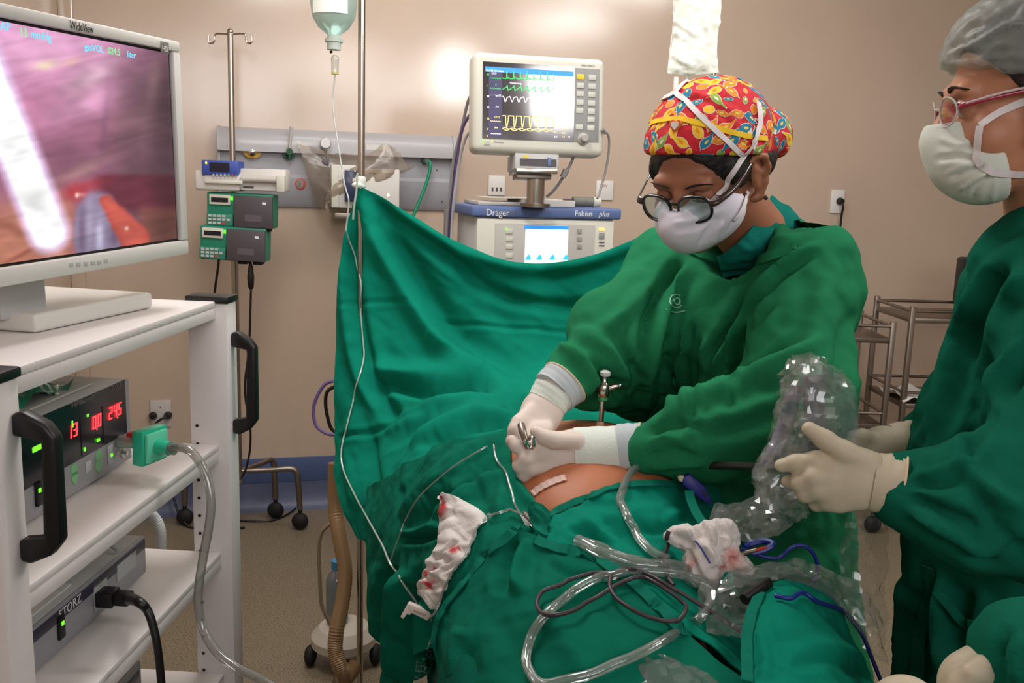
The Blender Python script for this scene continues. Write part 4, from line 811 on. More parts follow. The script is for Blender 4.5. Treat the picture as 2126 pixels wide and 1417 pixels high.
yh = [P(696, 960, 2.42), P(696, 1050, 2.40), P(704, 1110, 2.36), P(716, 1180, 2.32), P(712, 1240, 2.28), P(700, 1300, 2.24), P(696, 1345, 2.22), P(704, 1378, 2.2), P(712, 1395, 2.2), P(720, 1405, 2.22), P(738, 1380, 2.26)]
q = spline(yh, 16); tag(MB().tube(q, [.019+.0016*(i % 2) for i in range(len(q))], 12).build('corrugated_tube', mat('yellowed_plastic', '8a6c48', .4)), 'yellowed corrugated breathing tube hanging left of the drape pole', 'hose')
o = MB().tube([P(706, 1086, 2.5), P(688, 1086, 2.5), P(668, 1105, 2.5), P(662, 1140, 2.5), P(664, 1200, 2.5), P(667, 1250, 2.5), P(676, 1275, 2.5), P(690, 1300, 2.5)], .006, 8, smooth=6); tag(o.build('thin_tube', mat('tube_beige', '8a7a64', .35)), 'thin beige tube curving down to the white suction unit', 'tube')
for i_, (pts, lab) in enumerate((([(692, 790, 2.75), (672, 800, 2.75), (652, 840, 2.75), (655, 880, 2.75), (675, 898, 2.75), (692, 902, 2.75), (720, 905, 2.75)], 'purple grey cable loop left of the hanging drape'), ([(700, 800, 2.7), (680, 812, 2.7), (676, 840, 2.7), (684, 880, 2.7), (694, 895, 2.7), (715, 905, 2.7)], 'black cable loop left of the hanging drape'))):
    o = MB().tube([P(*p) for p in pts], .0055, 8, smooth=6); tag(o.build('cable_loop', mat('purple_cable', '6f5a8c') if i_ == 0 else BLACK), lab, 'cable')
# ------------------------------------------------------------------ operating table, patient and drapes
DRAPE = cloth('drape_green', '0c7d66'); DRAPE2 = cloth('drape_green_dark', '0d5a48'); DRAPE3 = cloth('drape_green_mid', '0c6852'); HEM = cloth('drape_hem', '14705c')
ot = thing('operating_table', 'operating table hidden under the green drapes and patient', 'table', (.12, 1.35, 0))
box1('mattress', BLACKR, ot, WORLD, (-.10, .5, .71), (.33, 2.55, .785), bevel=.02); box1('table_top', DSTEEL, ot, WORLD, (-.10, .5, .67), (.33, 2.55, .71), bevel=.004)
box1('column', DSTEEL, ot, WORLD, (.0, 1.4, .12), (.24, 1.8, .67), bevel=.01); box1('base', DGREY, ot, WORLD, (-.1, 1.2, 0), (.34, 2.1, .12), bevel=.02)
SKIN = mat('patient_skin', 'b46c46', .5, sss=.12, vary=(14, .06), bump=(90, .08))
pr = [ell((.135, 1.50, .965), (.195, .25, .133)), ell((.12, 1.85, .92), (.17, .26, .10)), ell((.125, 1.14, .865), (.17, .2, .085)),
      cap((.06, 1.05, .825), (.05, .55, .82), .05, .04), cap((.20, 1.05, .825), (.24, .55, .82), .05, .04), cap((.1, 2.05, .90), (.1, 2.18, .90), .05),
      ell((.1, 2.28, .90), (.075, .115, .095)), ell((.1, 2.24, .985), (.012, .015, .018)), cap((-.05, 1.95, .92), (-.06, 1.6, .89), .045, .035), cap((.29, 1.95, .92), (.30, 1.6, .89), .045, .035)]
pt = body('person', union(pr, .05), (-.2, .4, .75), (.42, 2.5, 1.15), .014, SKIN, smooth=2)
tag(pt, 'patient lying under green drapes with only the bare brown belly showing', 'person')
V = np.array([v.co[:] for v in pt.data.vertices])
# navel dressing strip
def colrow(Y, xl, xr, zt, zh): return [(xl-.035, Y, zh), (xl-.03, Y, (zt+zh)/2), (xl-.005, Y, zt-.02), (xl+.05, Y, zt), ((xl+xr)/2, Y, zt+.0), (xr-.05, Y, zt), (xr, Y, zt-.02), (xr+.02, Y, (zt+zh)/2), (xr+.025, Y, zh)]
rows = [colrow(Y, -.045-.09*(Y-1.0), .36, zt, .5) for Y, zt in ((2.1, .90), (1.8, .92), (1.55, .92), (1.3, .90), (1.1, .905), (.9, .88), (.7, .86), (.6, .80))]
o = sheet('table_drape', rows, DRAPE2, raw=True, nu=70, nv=60, noise=[(.15, .006)]); tag(o, 'dark green under drape covering the operating table beneath the other drapes', 'drape')
TD = o
# screen drape hung between the two poles
R_ = [[(742, 384, 2.30), (850, 440, 2.28), (960, 505, 2.26), (1080, 542, 2.25), (1220, 530, 2.27), (1430, 450, 2.32)],
      [(720, 470, 2.31), (835, 560, 2.285), (950, 610, 2.27), (1080, 640, 2.26), (1230, 640, 2.28), (1430, 600, 2.33)],
      [(698, 640, 2.30), (820, 700, 2.25), (940, 730, 2.21), (1080, 750, 2.19), (1240, 750, 2.2), (1440, 750, 2.28)],
      [(693, 800, 2.28), (800, 820, 2.18), (930, 822, 2.06), (1070, 822, 1.98), (1240, 845, 1.96), (1440, 860, 2.05)],
      [(694, 950, 2.24), (770, 950, 2.10), (900, 905, 1.87), (1040, 880, 1.72), (1230, 890, 1.70), (1440, 900, 1.75)],
      [(704, 1035, 2.16), (760, 1050, 2.02), (870, 985, 1.76), (1020, 915, 1.62), (1230, 915, 1.62), (1440, 920, 1.66)],
      [(742, 1118, 2.06), (785, 1130, 1.92), (860, 1060, 1.70), (1000, 960, 1.56), (1230, 940, 1.55), (1440, 940, 1.58)]]
FS = [([(740, 392), (793, 514), (861, 627), (915, 708), (996, 757), (1078, 818)], 20, .020), ([(765, 420), (840, 540), (905, 640), (970, 715), (1060, 775)], 26, -.014),
      ([(752, 400), (829, 459), (933, 535), (1014, 600), (1120, 632), (1250, 630), (1400, 560)], 13, -.011), ([(770, 405), (860, 455), (960, 516), (1080, 552), (1220, 540), (1420, 462)], 15, .012),
      ([(739, 405), (734, 586), (770, 775), (829, 879)], 13, -.014), ([(733, 420), (716, 560), (735, 740), (790, 860)], 16, .010),
      ([(784, 794), (892, 812), (1014, 806)], 13, -.020), ([(800, 900), (870, 862), (951, 838), (1073, 822)], 15, .014), ([(760, 760), (830, 775), (930, 770), (1010, 778)], 18, .012),
      ([(698, 631), (770, 627), (851, 624)], 5, -.003), ([(879, 656), (1000, 676), (1200, 690), (1300, 685)], 5, -.003), ([(698, 911), (760, 898), (815, 884), (906, 848)], 6, -.005),
      ([(874, 960), (930, 910), (1005, 884), (1060, 870)], 14, -.022), ([(850, 930), (920, 880), (1000, 855), (1075, 850)], 12, .012), ([(770, 900), (772, 960), (790, 1060)], 12, -.012), ([(730, 860), (728, 960), (745, 1060)], 16, .010), ([(880, 1000), (930, 955), (1020, 915)], 10, .012),
      ([(1090, 560), (1110, 640), (1105, 780)], 30, .008), ([(1010, 560), (960, 620), (955, 690)], 30, -.006), ([(1130, 830), (1060, 845), (1000, 850)], 8, -.008)]
FS = [(f[0], f[1], f[2]*1.45) for f in FS]
scr_d = sheet('screen_drape', R_, DRAPE, nu=190, nv=190, folds=FS, noise=[(.22, .006), (.07, .0018)]); tag(scr_d, 'green cloth screen hung between two poles in front of the anesthesia machine', 'drape')
# drape left of the opening
R_ = [[(760, 1010, 1.98), (812, 985, 1.78), (905, 925, 1.62), (985, 900, 1.55), (1068, 885, 1.55)],
      [(755, 1110, 1.86), (822, 1070, 1.62), (905, 1005, 1.47), (990, 960, 1.43), (1062, 958, 1.42)],
      [(768, 1220, 1.80), (815, 1160, 1.56), (905, 1095, 1.365), (1000, 1050, 1.32), (1108, 1036, 1.31)],
      [(778, 1320, 1.78), (822, 1270, 1.54), (895, 1205, 1.30), (1000, 1130, 1.245), (1135, 1075, 1.245)],
      [(790, 1460, 1.76), (840, 1430, 1.50), (900, 1340, 1.27), (1000, 1240, 1.17), (1150, 1125, 1.195)]]
FL_ = [([(830, 1075), (890, 1000), (960, 945), (1050, 905)], 13, .014), ([(850, 1100), (905, 1040), (985, 985), (1050, 950)], 13, -.014), ([(905, 1080), (960, 1020), (1030, 975)], 13, .010), ([(1040, 975), (1040, 1030), (1030, 1085)], 12, .006), ([(985, 990), (1000, 1040), (1030, 1090)], 14, -.007),
       ([(812, 1170), (800, 1260), (795, 1417)], 14, -.03), ([(845, 1180), (832, 1290), (830, 1417)], 14, .022), ([(872, 1190), (862, 1300), (862, 1417)], 12, -.022), ([(890, 1240), (888, 1330), (892, 1417)], 12, .016),
       ([(830, 1105), (870, 1106), (915, 1090)], 8, .008), ([(835, 1118), (875, 1118), (915, 1104)], 8, -.010), ([(990, 1150), (1030, 1170), (1055, 1185)], 7, -.006), ([(1060, 960), (1070, 1000), (1120, 1060)], 9, .006)]
lt_d = sheet('side_drape', R_, DRAPE3, nu=150, nv=170, folds=FL_, noise=[(.12, .004), (.045, .0015)]); tag(lt_d, 'green drape left of the bare belly, hanging down the near left table side', 'drape')
R_ = [[(1118, 1083, 1.252), (1210, 1037, 1.28), (1300, 1006, 1.32), (1390, 1003, 1.36), (1490, 1010, 1.42)],
      [(1118, 1108, 1.215), (1230, 1085, 1.22), (1320, 1065, 1.25), (1400, 1065, 1.30), (1500, 1080, 1.36)],
      [(1148, 1132, 1.185), (1250, 1138, 1.17), (1340, 1140, 1.175), (1420, 1150, 1.20), (1520, 1180, 1.25)],
      [(1195, 1146, 1.155), (1280, 1184, 1.11), (1370, 1222, 1.08), (1450, 1262, 1.08), (1550, 1290, 1.10)],
      [(1225, 1158, 1.135), (1300, 1200, 1.09), (1400, 1292, 1.02), (1480, 1345, 1.0), (1580, 1425, .98)]]
FR_ = [([(1150, 1110), (1260, 1075), (1400, 1050)], 18, .006), ([(1290, 1090), (1360, 1100), (1440, 1075)], 10, -.006), ([(1200, 1075), (1280, 1130), (1350, 1190)], 12, .006), ([(1230, 1070), (1310, 1115), (1380, 1170)], 10, -.006), ([(1380, 1060), (1430, 1110), (1450, 1180)], 16, .008), ([(1170, 1098), (1240, 1120), (1280, 1160)], 8, -.005)]
rt_d = sheet('belly_drape', R_, DRAPE, nu=120, nv=120, folds=FR_, noise=[(.1, .004), (.04, .0012)]); tag(rt_d, 'green drape with stitched edge directly below the bare belly', 'drape')
R_ = [[(1062, 1092, 1.215), (1110, 1110, 1.20), (1160, 1135, 1.17), (1230, 1160, 1.13), (1310, 1197, 1.095)],
      [(983, 1190, 1.205), (1050, 1190, 1.15), (1130, 1200, 1.11), (1230, 1232, 1.07), (1390, 1282, 1.025)],
      [(903, 1288, 1.225), (975, 1290, 1.12), (1090, 1290, 1.05), (1220, 1310, 1.0), (1470, 1350, .985)],
      [(893, 1370, 1.20), (965, 1380, 1.08), (1090, 1380, .99), (1250, 1400, .94), (1540, 1410, .945)],
      [(905, 1470, 1.18), (985, 1480, 1.02), (1100, 1490, .92), (1280, 1490, .88), (1600, 1490, .90)]]
FG_ = [([(1100, 1120), (1075, 1180), (1085, 1240)], 14, .012), ([(1075, 1120), (1050, 1170), (1040, 1240)], 14, -.010), ([(1130, 1160), (1180, 1190), (1260, 1200)], 10, -.005), ([(960, 1300), (945, 1360), (950, 1417)], 20, .010), ([(1000, 1270), (1060, 1330), (1080, 1417)], 30, -.006), ([(1110, 1250), (1180, 1330), (1230, 1417)], 30, .007), ([(1010, 1230), (1100, 1215), (1170, 1230)], 20, .005)]
lg_d = sheet('leg_drape', R_, DRAPE3, nu=150, nv=130, folds=FG_, noise=[(.14, .005), (.05, .0014)]); tag(lg_d, 'broad green drape over the legs in front, under the looped clear tubing', 'drape')
R_ = [[(1572, 1222, 1.075), (1640, 1196, 1.11), (1705, 1222, 1.13), (1745, 1262, 1.15)],
      [(1554, 1300, .995), (1640, 1268, 1.015), (1722, 1298, 1.05), (1780, 1340, 1.09)],
      [(1546, 1380, .935), (1640, 1360, .945), (1745, 1380, .97), (1815, 1408, 1.02)],
      [(1545, 1475, .875), (1650, 1465, .88), (1765, 1480, .89), (1860, 1490, .95)]]
kn_d = sheet('knee_drape', R_, DRAPE, nu=90, nv=90, folds=[([(1600, 1290), (1680, 1330), (1790, 1380)], 24, .006), ([(1640, 1380), (1720, 1366), (1800, 1400)], 14, -.006), ([(1570, 1300), (1590, 1360), (1585, 1417)], 14, .006)], noise=[(.1, .004), (.04, .0012)]); tag(kn_d, 'green drape mound with vertical stitched hem at the lower right of table', 'drape')
bpy.context.view_layer.update()
T_ALL = bvh(scr_d, lt_d, rt_d, lg_d, kn_d, TD, pt)
def hem(pts, w, parent, tree, m=HEM):
    q, nn = lay(pts, tree, .0022, n=10); V_ = []
    for i_ in range(len(q)): q[i_] = q[i_]+nn[i_]*(.0007*math.sin(i_*.9))
    o = MB().ribbon(q, w, nn, th=.0022).build('hem', m, parent, bevel=.0006, seg=1); return o
hem([(1075, 1095), (1020, 1145), (975, 1200), (930, 1255), (908, 1300), (903, 1370)], .013, lg_d, bvh(lg_d, lt_d))
hem([(1112, 1122), (1150, 1137), (1200, 1147), (1250, 1170), (1300, 1200), (1350, 1243), (1400, 1295), (1470, 1345), (1545, 1405)], .015, rt_d, bvh(rt_d, lg_d, TD))
hem([(1122, 1083), (1170, 1055), (1215, 1036), (1262, 1018), (1305, 1008), (1360, 1005), (1420, 1008)], .012, rt_d, bvh(rt_d, pt, lt_d))
hem([(1578, 1232), (1560, 1280), (1551, 1330), (1549, 1380), (1550, 1417)], .013, kn_d, bvh(kn_d, lg_d, rt_d))
def text_on(s, px, py, ang, size, tree, m, parent, lift=.0012, sx=1.):
    c = bpy.data.curves.new('t', 'FONT'); c.body = s; c.size = size; t = bpy.data.objects.new('t', c); COL.objects.link(t)
    dg = bpy.context.evaluated_depsgraph_get(); me = bpy.data.meshes.new_from_object(t.evaluated_get(dg)); bpy.data.objects.remove(t)
    bm = bmesh.new(); bm.from_mesh(me); bmesh.ops.triangulate(bm, faces=bm.faces); bmesh.ops.subdivide_edges(bm, edges=bm.edges, cuts=1); L = Vector(root_loc(parent)); c_, s_ = math.cos(ang), math.sin(ang)
    for v in bm.verts:
        x, y = v.co.x*sx, -v.co.y; h, n_ = onto(px+x*c_-y*s_, py+x*s_+y*c_, tree, lift, 1.3); v.co = Vector(h)-L
    bm.to_mesh(me); bm.free(); me.materials.clear(); return link('lettering', me, parent, m)
PRT = mat('faded_print', '7f9c90', .8)
text_on('H. EST', 872, 1417, -math.pi/2+.12, 17, bvh(lt_d), PRT, lt_d); text_on('H. EST', 889, 1400, -math.pi/2+.3, 26, bvh(lt_d), PRT, lt_d)
# ------------------------------------------------------------------ poles carrying the screen
def pole(label, xp, d, r, tape_y, name='drip_stand'):
    c = P(xp, tape_y, d); t = thing(name, label, 'stand', (c[0], c[1], 0))
    MB().cyl((c[0], c[1], .05), (c[0], c[1], 2.35), r).build('pole', STEEL, t)
    for a in range(4):
        e = np.array([math.cos(a*1.571+.4), math.sin(a*1.571+.4), 0]); MB().tube([np.array([c[0], c[1], .09]), np.array([c[0], c[1], .09])+e*.13+(0, 0, .0), np.array([c[0], c[1], .06])+e*.22], .011, 8, smooth=4).sph(np.array([c[0], c[1], .03])+e*.22, .03, 10).build('leg', DSTEEL, t)
    for s_ in (-1, 1): MB().tube([(c[0], c[1], 2.34), (c[0]+s_*.07, c[1]-.03, 2.36), (c[0]+s_*.115, c[1]-.05, 2.335), (c[0]+s_*.135, c[1]-.055, 2.36)], .004, 8, smooth=5).build('hook', STEEL, t)
    return t, c
t, c = pole('steel pole at the left holding the screen cloth corner with white tape', 750, 2.31, .0088, 380)
MB().lathe([(.011, -.014), (.015, -.008), (.013, .002), (.014, .010), (.010, .016)], P(748, 379, 2.31), (0.1, 0, 1), 14).sph(P(741, 384, 2.295), .011, 10, sc=(1.2, .8, .7)).build('tape', mat('white_tape', 'dfe4d8', .7), t)
t, c = pole('steel pole behind the surgeon carrying a clear fluid bag', 1466, 2.36, .006, 380)
# glass infusion bottle with drip set
BG = clear_mat('bottle_plastic', 'cfe3de', alpha=.55, rough=.12, gloss=.35, white='cfe2da'); bd = 2.24
bo = P(693, 85, bd); bt = thing('infusion_bottle', 'pale green infusion bottle hanging upside down beside the left pole', 'bottle', bo); s = bd/1920
MB().lathe([(.0125, .0), (.0135, .012), (.018, .016), (.036, .03), (.049, .052), (.053, .08), (.053, .22), (.045, .24), (.01, .25)], bo+(0, 0, .0), (0, 0, 1), 32).build('bottle_body', BG, bt)
MB().lathe([(.050, .045), (.0505, .075), (.0505, .19)], bo, (0, 0, 1), 32, caps=False).build('fluid_label', mat('label_white', 'e9f0ea', .6), bt) if 0 else None
lb = MB(); n = 12; lb.v = []; pts = [(.0535*math.cos(t), .0535*math.sin(t)) for t in np.linspace(-2.45, -.75, n)]
lb.add([bo+np.array([a, b_, z]) for z in (.055, .17) for a, b_ in pts], [(i, i+1, i+1+n, i+n) for i in range(n-1)]); lb.build('paper_label', mat('label_white', 'eef3ee', .7), bt)
MB().lathe([(.0165, -.02), (.0165, -.004), (.021, -.003), (.021, .004), (.017, .006), (.014, .012)], bo, (0, 0, 1), 20).build('cap', mat('cap_pale', 'cfdcd2', .5), bt)
MB().lathe([(.006, -.062), (.0085, -.06), (.0088, -.036), (.0095, -.03), (.0095, -.026), (.005, -.02)], bo+(.003, 0, -.012), (0, 0, 1), 16).build('drip_chamber', clear_mat('drip_plastic', 'f0f0ea', alpha=.35, rough=.08, gloss=.6, white='eeeee4'), bt)
MB().cyl(bo+(-.008, 0, -.026), bo+(-.004, -.002, -.024), .003).build('air_vent', BLACK, bt); MB().lathe([(.0086, -.063), (.0086, -.058)], bo+(.003, 0, -.012), (0, 0, 1), 14).build('chamber_tip', mat('tip_yellow', 'cfc878', .5), bt)
DR = clear_mat('drip_line', 'e6ece8', alpha=.55, rough=.1, gloss=.6, white='dfe5e0')
free = [bo+(.003, 0, -.075), P(691, 205, bd), P(694, 245, bd), P(702, 300, bd), P(709, 345, bd), P(716, 385, bd), P(724, 415, 2.24), P(722, 445, 2.24), P(718, 478, 2.24)]
fall, _ = lay([(722, 500), (736, 535), (752, 575), (754, 605), (749, 640), (748, 670), (752, 720), (753, 745), (744, 790), (737, 830), (725, 880), (716, 915), (713, 950), (722, 990), (742, 1030), (768, 1075), (800, 1130), (815, 1165), (840, 1205), (868, 1250)], bvh(scr_d, lt_d), .006, 2.2)
b = MB().tube(spline(free, 5)+fall, .0019, 8); b.build('drip_tube', DR, bt)
MB().tube([bo+(0, 0, .25), bo+(0, .01, .27), P(745, 0, 2.3)*np.array([1, 1, 0])+np.array([-.06, -.03, 2.34])], .002, 6, smooth=4).build('hanger', STEEL, bt)
fall2, _ = lay([(738, 470), (745, 515), (757, 575)], bvh(scr_d, lt_d), .006, 2.2)
o = MB().tube([P(742, 358, 2.26), P(740, 395, 2.26), P(735, 430, 2.26), P(733, 455, 2.265)], .0025, 8, smooth=4); tag(o.build('spare_line', DR), 'short clear line hanging close beside the taped pole', 'tube')
# clear fluid bag at the right pole
gd = 2.27; gb_ = thing('fluid_bag', 'bright clear fluid bag hanging above the surgeon red cap', 'bag', P(1440, 160, gd))
BAGM = clear_mat('bag_plastic', 'f2f5ea', alpha=.72, rough=.15, gloss=.4, white='fbfcf2')
L_ = [(1400, -120), (1399, -40), (1399, 30), (1396, 70), (1392, 105), (1387, 135), (1386, 152)]; R2 = [(1500, -120), (1498, -40), (1497, 20), (1492, 60), (1489, 100), (1490, 135), (1493, 150)]
for s_, nm in ((-1, 'film'), (1, 'film')):
    rows = []
    for (a, ya), (b_, yb) in zip(L_, R2):
        rows.append([P(a+(b_-a)*t, ya+(yb-ya)*t+(4*math.sin(math.pi*t) if ya > 140 else 0), gd-.0+s_*.02*math.sin(math.pi*t)*(.35 if ya > 140 or ya < -100 else 1)) for t in np.linspace(0, 1, 7)])
    sheet(nm, rows, BAGM, parent=gb_, raw=True, nu=40, nv=60, noise=[(.05, .004), (.02, .0012)], th=0)
MB().tube([P(1404, 160, gd), P(1403, 185, gd), P(1402, 205, gd)], .006, 10).build('port', BAGM, gb_); MB().tube([P(1428, 156, gd), P(1422, 175, gd), P(1412, 190, gd), P(1404, 205, gd), P(1404, 260, 2.3)], .004, 8, smooth=4).build('drip_tube', DR, gb_); MB().tube([P(1450, -110, gd), P(1455, -150, 2.3), np.array([c[0]-.0, c[1]-.05, 2.35])], .003, 6, smooth=3).build('hanger', STEEL, gb_)
# ------------------------------------------------------------------ people
GOWN = cloth('gown_green', '257850'); GOWN2 = cloth('gown_green_dark', '13624d'); SCRUB = cloth('scrub_teal', '12695e')
GLOVE = mat('latex_glove', 'd8c9be', .55, sss=.15, vary=(20, .03), bump=(160, .06)); GLOVE2 = mat('latex_glove_cream', 'c4b79f', .55, sss=.15, vary=(20, .03), bump=(160, .06))
KNIT = mat('knit_cuff', 'd5ddd2', .85, bump=(220, .2)); CUFFG = mat('glove_cuff_grey', 'b4bcbf', .7, bump=(120, .12)); ROLL = mat('glove_rim', 'dcc3a0', .6)
FACE = mat('face_skin', '9a6347', .5, sss=.1, vary=(25, .05), bump=(200, .06)); FACE2 = mat('face_skin_light', 'bd8263', .5, sss=.1, vary=(25, .05), bump=(200, .06))
HAIR = mat('dark_hair', '17100d', .55, bump=(120, .4)); MASKM = mat('mask_white', 'd6d2dc', .85, bump=(45, .12)); MASK2 = mat('mask_green_white', 'dbe0d4', .85, bump=(40, .16)); STRAP = mat('strap_white', 'e4dcdc', .8)
FRAME = mat('glasses_frame', '0d0c0d', .2, coat=.5); LENS = clear_mat('lens', 'e9efee', alpha=.02, rough=.03, gloss=.22)
class Head:
    def __init__(s, c, f, sc):
        s.c = np.asarray(c, float); s.F = nrm(f); z = np.array([0, 0, 1.]); s.U = nrm(z-s.F*np.dot(z, s.F)); s.L = np.cross(s.U, s.F); s.s = sc; s.A = np.array([s.L, s.F, s.U])
    def p(s, l, f, u): return s.c+(s.L*l+s.F*f+s.U*u)*s.s
    def e(s, l, f, u, a, b, c): return ell(s.p(l, f, u), np.array([a, b, c])*s.s, s.A)
    def k(s, a, b, ra, rb=None): return cap(s.p(*a), s.p(*b), ra*s.s, (ra if rb is None else rb)*s.s)
    def face(s, neck, nz=1.):
        pr = [s.e(0, -.012, .045, .073, .094, .085), s.e(0, .040, -.015, .058, .052, .08), s.e(0, .045, -.056, .046, .042, .034), s.e(0, .072, -.074, .02, .016, .016)]
        pr += [s.e(q*.04, .055, -.025, .026, .026, .028) for q in (-1, 1)]+[s.k((-.034, .080, .031), (.034, .080, .031), .013)]
        pr += [s.k((0, .094*nz, .016), (0, .112*nz, -.020), .0085, .012*nz), s.e(-.012, .104*nz, -.024, .009, .010, .008), s.e(.012, .104*nz, -.024, .009, .010, .008)]
        pr += [s.e(0, .094, -.050, .021, .009, .0055), s.e(0, .092, -.060, .019, .009, .006)]
        pr += [s.k((0, -.02, -.03), neck[0], .052, .052)] if not isinstance(neck[0], np.ndarray) else [cap(s.p(0, -.02, -.03), neck[0], .052*s.s, .056*s.s)]
        base = union(pr, .014)
        eyes = [s.e(q*.031, .083, .012, .019, .012, .012) for q in (-1, 1)]; lids = [s.e(q*.031, .0775, .012, .0145, .0135, .0125) for q in (-1, 1)]
        ears = []
        for q in (-1, 1):
            T = [(q*.074, .012, .030), (q*.081, -.004, .036), (q*.087, -.018, .027), (q*.088, -.022, .008), (q*.083, -.014, -.012), (q*.077, -.002, -.030), (q*.073, .006, -.030)]
            for i in range(len(T)-1): ears.append(s.k(T[i], T[i+1], .0055 if i < 4 else .0072))
            ears += [s.e(q*.077, -.004, .004, .006, .017, .026), s.k((q*.079, .002, .018), (q*.083, -.012, .004), .004)]
        E_ = union(ears, .005)
        def f(X):
            d = base(X)
            for q in eyes: d = np.maximum(d, -q(X)) if 0 else -smin(-d, q(X), .008)
            for q in lids: d = smin(d, q(X), .003)
            return smin(d, E_(X), .006)
        return f
def limits(V, m): return np.asarray(V).min(0)-m, np.asarray(V).max(0)+m
# ======================================================== the surgeon
SG = thing('person', 'surgeon in green gown, red bird print cap, black glasses and white mask', 'person', (P(1600, 900, 1.62)[0], 1.62, 0))
H = Head(P(1470, 368, 1.56), (-.53, -.70, -.47), 1.08)
nb = P(1590, 520, 1.66)
hd = body('head', H.face([nb]), *limits([H.p(.1, .13, .14), H.p(-.1, -.12, -.12), H.p(-.1, .13, -.14), H.p(.1, -.12, .14), nb], .05), .0038, FACE, SG, smooth=1)
hair = union([H.e(0, -.014, .047, .077, .098, .088), H.e(.066, .018, .030, .012, .034, .026), H.e(-.066, .018, .030, .012, .034, .026), H.e(.055, -.06, .005, .03, .04, .035)], .01)
hf = lambda X: np.maximum(np.maximum(hair(X), (X-H.p(0, .060, .033))@nrm(H.F*.9-H.U*.43)), -((X-H.p(0, -.09, -.03))@H.U))
hro = body('hair', hf, *limits([H.p(.1, .13, .15), H.p(-.1, -.13, -.05), H.p(.1, -.13, .15), H.p(-.1, .13, -.05)], .02), .0042, HAIR, SG, noise=[(.012, .001)])
# cap
bun = P(1588, 285, 1.60)
cp = union([H.e(0, -.022, .055, .092, .112, .088), ell(bun, (.045, .05, .048))], .022)
pn = nrm(H.U-.48*H.F); cpc = lambda X: np.maximum(cp(X), np.where((X-bun)@H.F < .0, -((X-H.p(0, -.09, -.015))@nrm(H.U-.25*H.F)), -((X-H.p(0, 0, .038))@pn)))
CAPM = mat('cap_red', 'c81f2c', .85, bump=(350, .15))
lo, hi = limits([H.p(.1, .1, .15), H.p(-.1, -.14, -.02), H.p(.1, -.14, .15), H.p(-.1, .1, .0), bun], .06)
cpf = [([(1530, 310), (1570, 260), (1560, 215)], 7, -.004), ([(1552, 320), (1580, 280), (1590, 240)], 6, -.005), ([(1575, 335), (1600, 300), (1612, 260)], 6, -.004), ([(1595, 345), (1620, 318), (1630, 290)], 5, -.003), ([(1420, 190), (1470, 205), (1530, 235)], 7, .003), ([(1400, 215), (1440, 205), (1500, 215)], 6, -.002)]
cpo = body('surgical_cap', cpc, lo, hi, .004, CAPM, SG, folds=cpf, noise=[(.03, .0012)], smooth=2)
capT = bvh(cpo); headT = bvh(hd)
# printed birds and leaves on the cap, laid on its surface
BIRD = [(-1.0, .02), (-.82, .38), (-.45, .6), (0, .62), (.45, .42), (.85, .22), (1.6, .34), (1.75, .12), (1.15, -.08), (.6, -.4), (.1, -.56), (-.45, -.5), (-.85, -.22), (-1.2, -.08)]
LEAF = [(-1, 0), (-.6, .34), (0, .46), (.6, .3), (1.0, .0), (.6, -.3), (0, -.44), (-.6, -.34)]
ROUND = [(math.cos(t), .85*math.sin(t)) for t in np.arange(10)*.628]
PRM = [mat('print_orange', 'e88a1c', .85), mat('print_yellow', 'edbf2a', .85), mat('print_teal', '1b7fa0', .85), mat('print_lime', '85a83c', .85), mat('print_white', 'e9dcd2', .85), mat('print_cream', 'dccb6a', .85)]
def decals(obj, tree, n, rmin, mats, name, parent, cen):
    V = np.array([v.co[:] for v in obj.data.vertices])+root_loc(obj); N = np.array([v.normal[:] for v in obj.data.vertices]); idx = RNG.permutation(len(V)); pts = []; b = MB()
    for i in idx:
        if (N[i]@(CAM-V[i])) < -.03: continue
        if any(np.linalg.norm(V[i]-q) < rmin for q in pts): continue
        pts.append(V[i])
        if len(pts) >= n: break
    for k, c in enumerate(pts):
        h, no, _, _ = tree.find_nearest(Vector(c)); no = np.array(no); a = nrm(np.cross(no, RNG.normal(size=3))); e = np.cross(no, a); s_ = RNG.uniform(.0105, .0150); typ = RNG.integers(0, 5)
        ci = int(RNG.choice([0, 0, 1, 2, 2, 3, 0, 1])); sh = BIRD if typ < 3 else (LEAF if typ == 3 else ROUND)
        if typ >= 3: s_ *= .72
        def put(shape, sc, off, mi, lift):
            vs = []
            for r in (0.0, .55, 1.0):
                for x_, y_ in shape:
                    q = c+a*(x_*r*sc+off[0]*s_)+e*(y_*r*sc+off[1]*s_); hh, nn, _, _ = tree.find_nearest(Vector(q)); vs.append(np.array(hh)+np.array(nn)*lift)
            m_ = len(shape); b.add(vs, [(r*m_+j, r*m_+(j+1) % m_, (r+1)*m_+(j+1) % m_, (r+1)*m_+j) for r in (0, 1) for j in range(m_)], mi)
        put(sh, s_*1.13, (0, 0), 4, .0004); put(sh, s_, (0, 0), ci, .0007)
        if typ < 4: put(LEAF, s_*.42, (.05, .0), {0: 5, 1: 0, 2: 5, 3: 4}[ci], .001)
    return tag(b.build(name, mats, parent, angle=80), kind='stuff')
decals(cpo, capT, 150, .0195, PRM, 'bird_print', cpo, H.c)
q, nn = lay([(1352, 256), (1372, 250), (1410, 247), (1450, 256), (1500, 270), (1550, 282), (1592, 288)], capT, .0014, n=7); MB().ribbon(q, .0085, nn, th=.001).build('yellow_band', mat('band_yellow', 'ecc21e', .8), cpo)
hp, hn = onto(1404, 262, capT, .002); hfm = Fr(hp, np.cross((0, 0, 1), hn)); heart = [(0, -.011), (.009, -.002), (.0105, .004), (.007, .009), (.003, .009), (0, .006), (-.003, .009), (-.007, .009), (-.0105, .004), (-.009, -.002)]
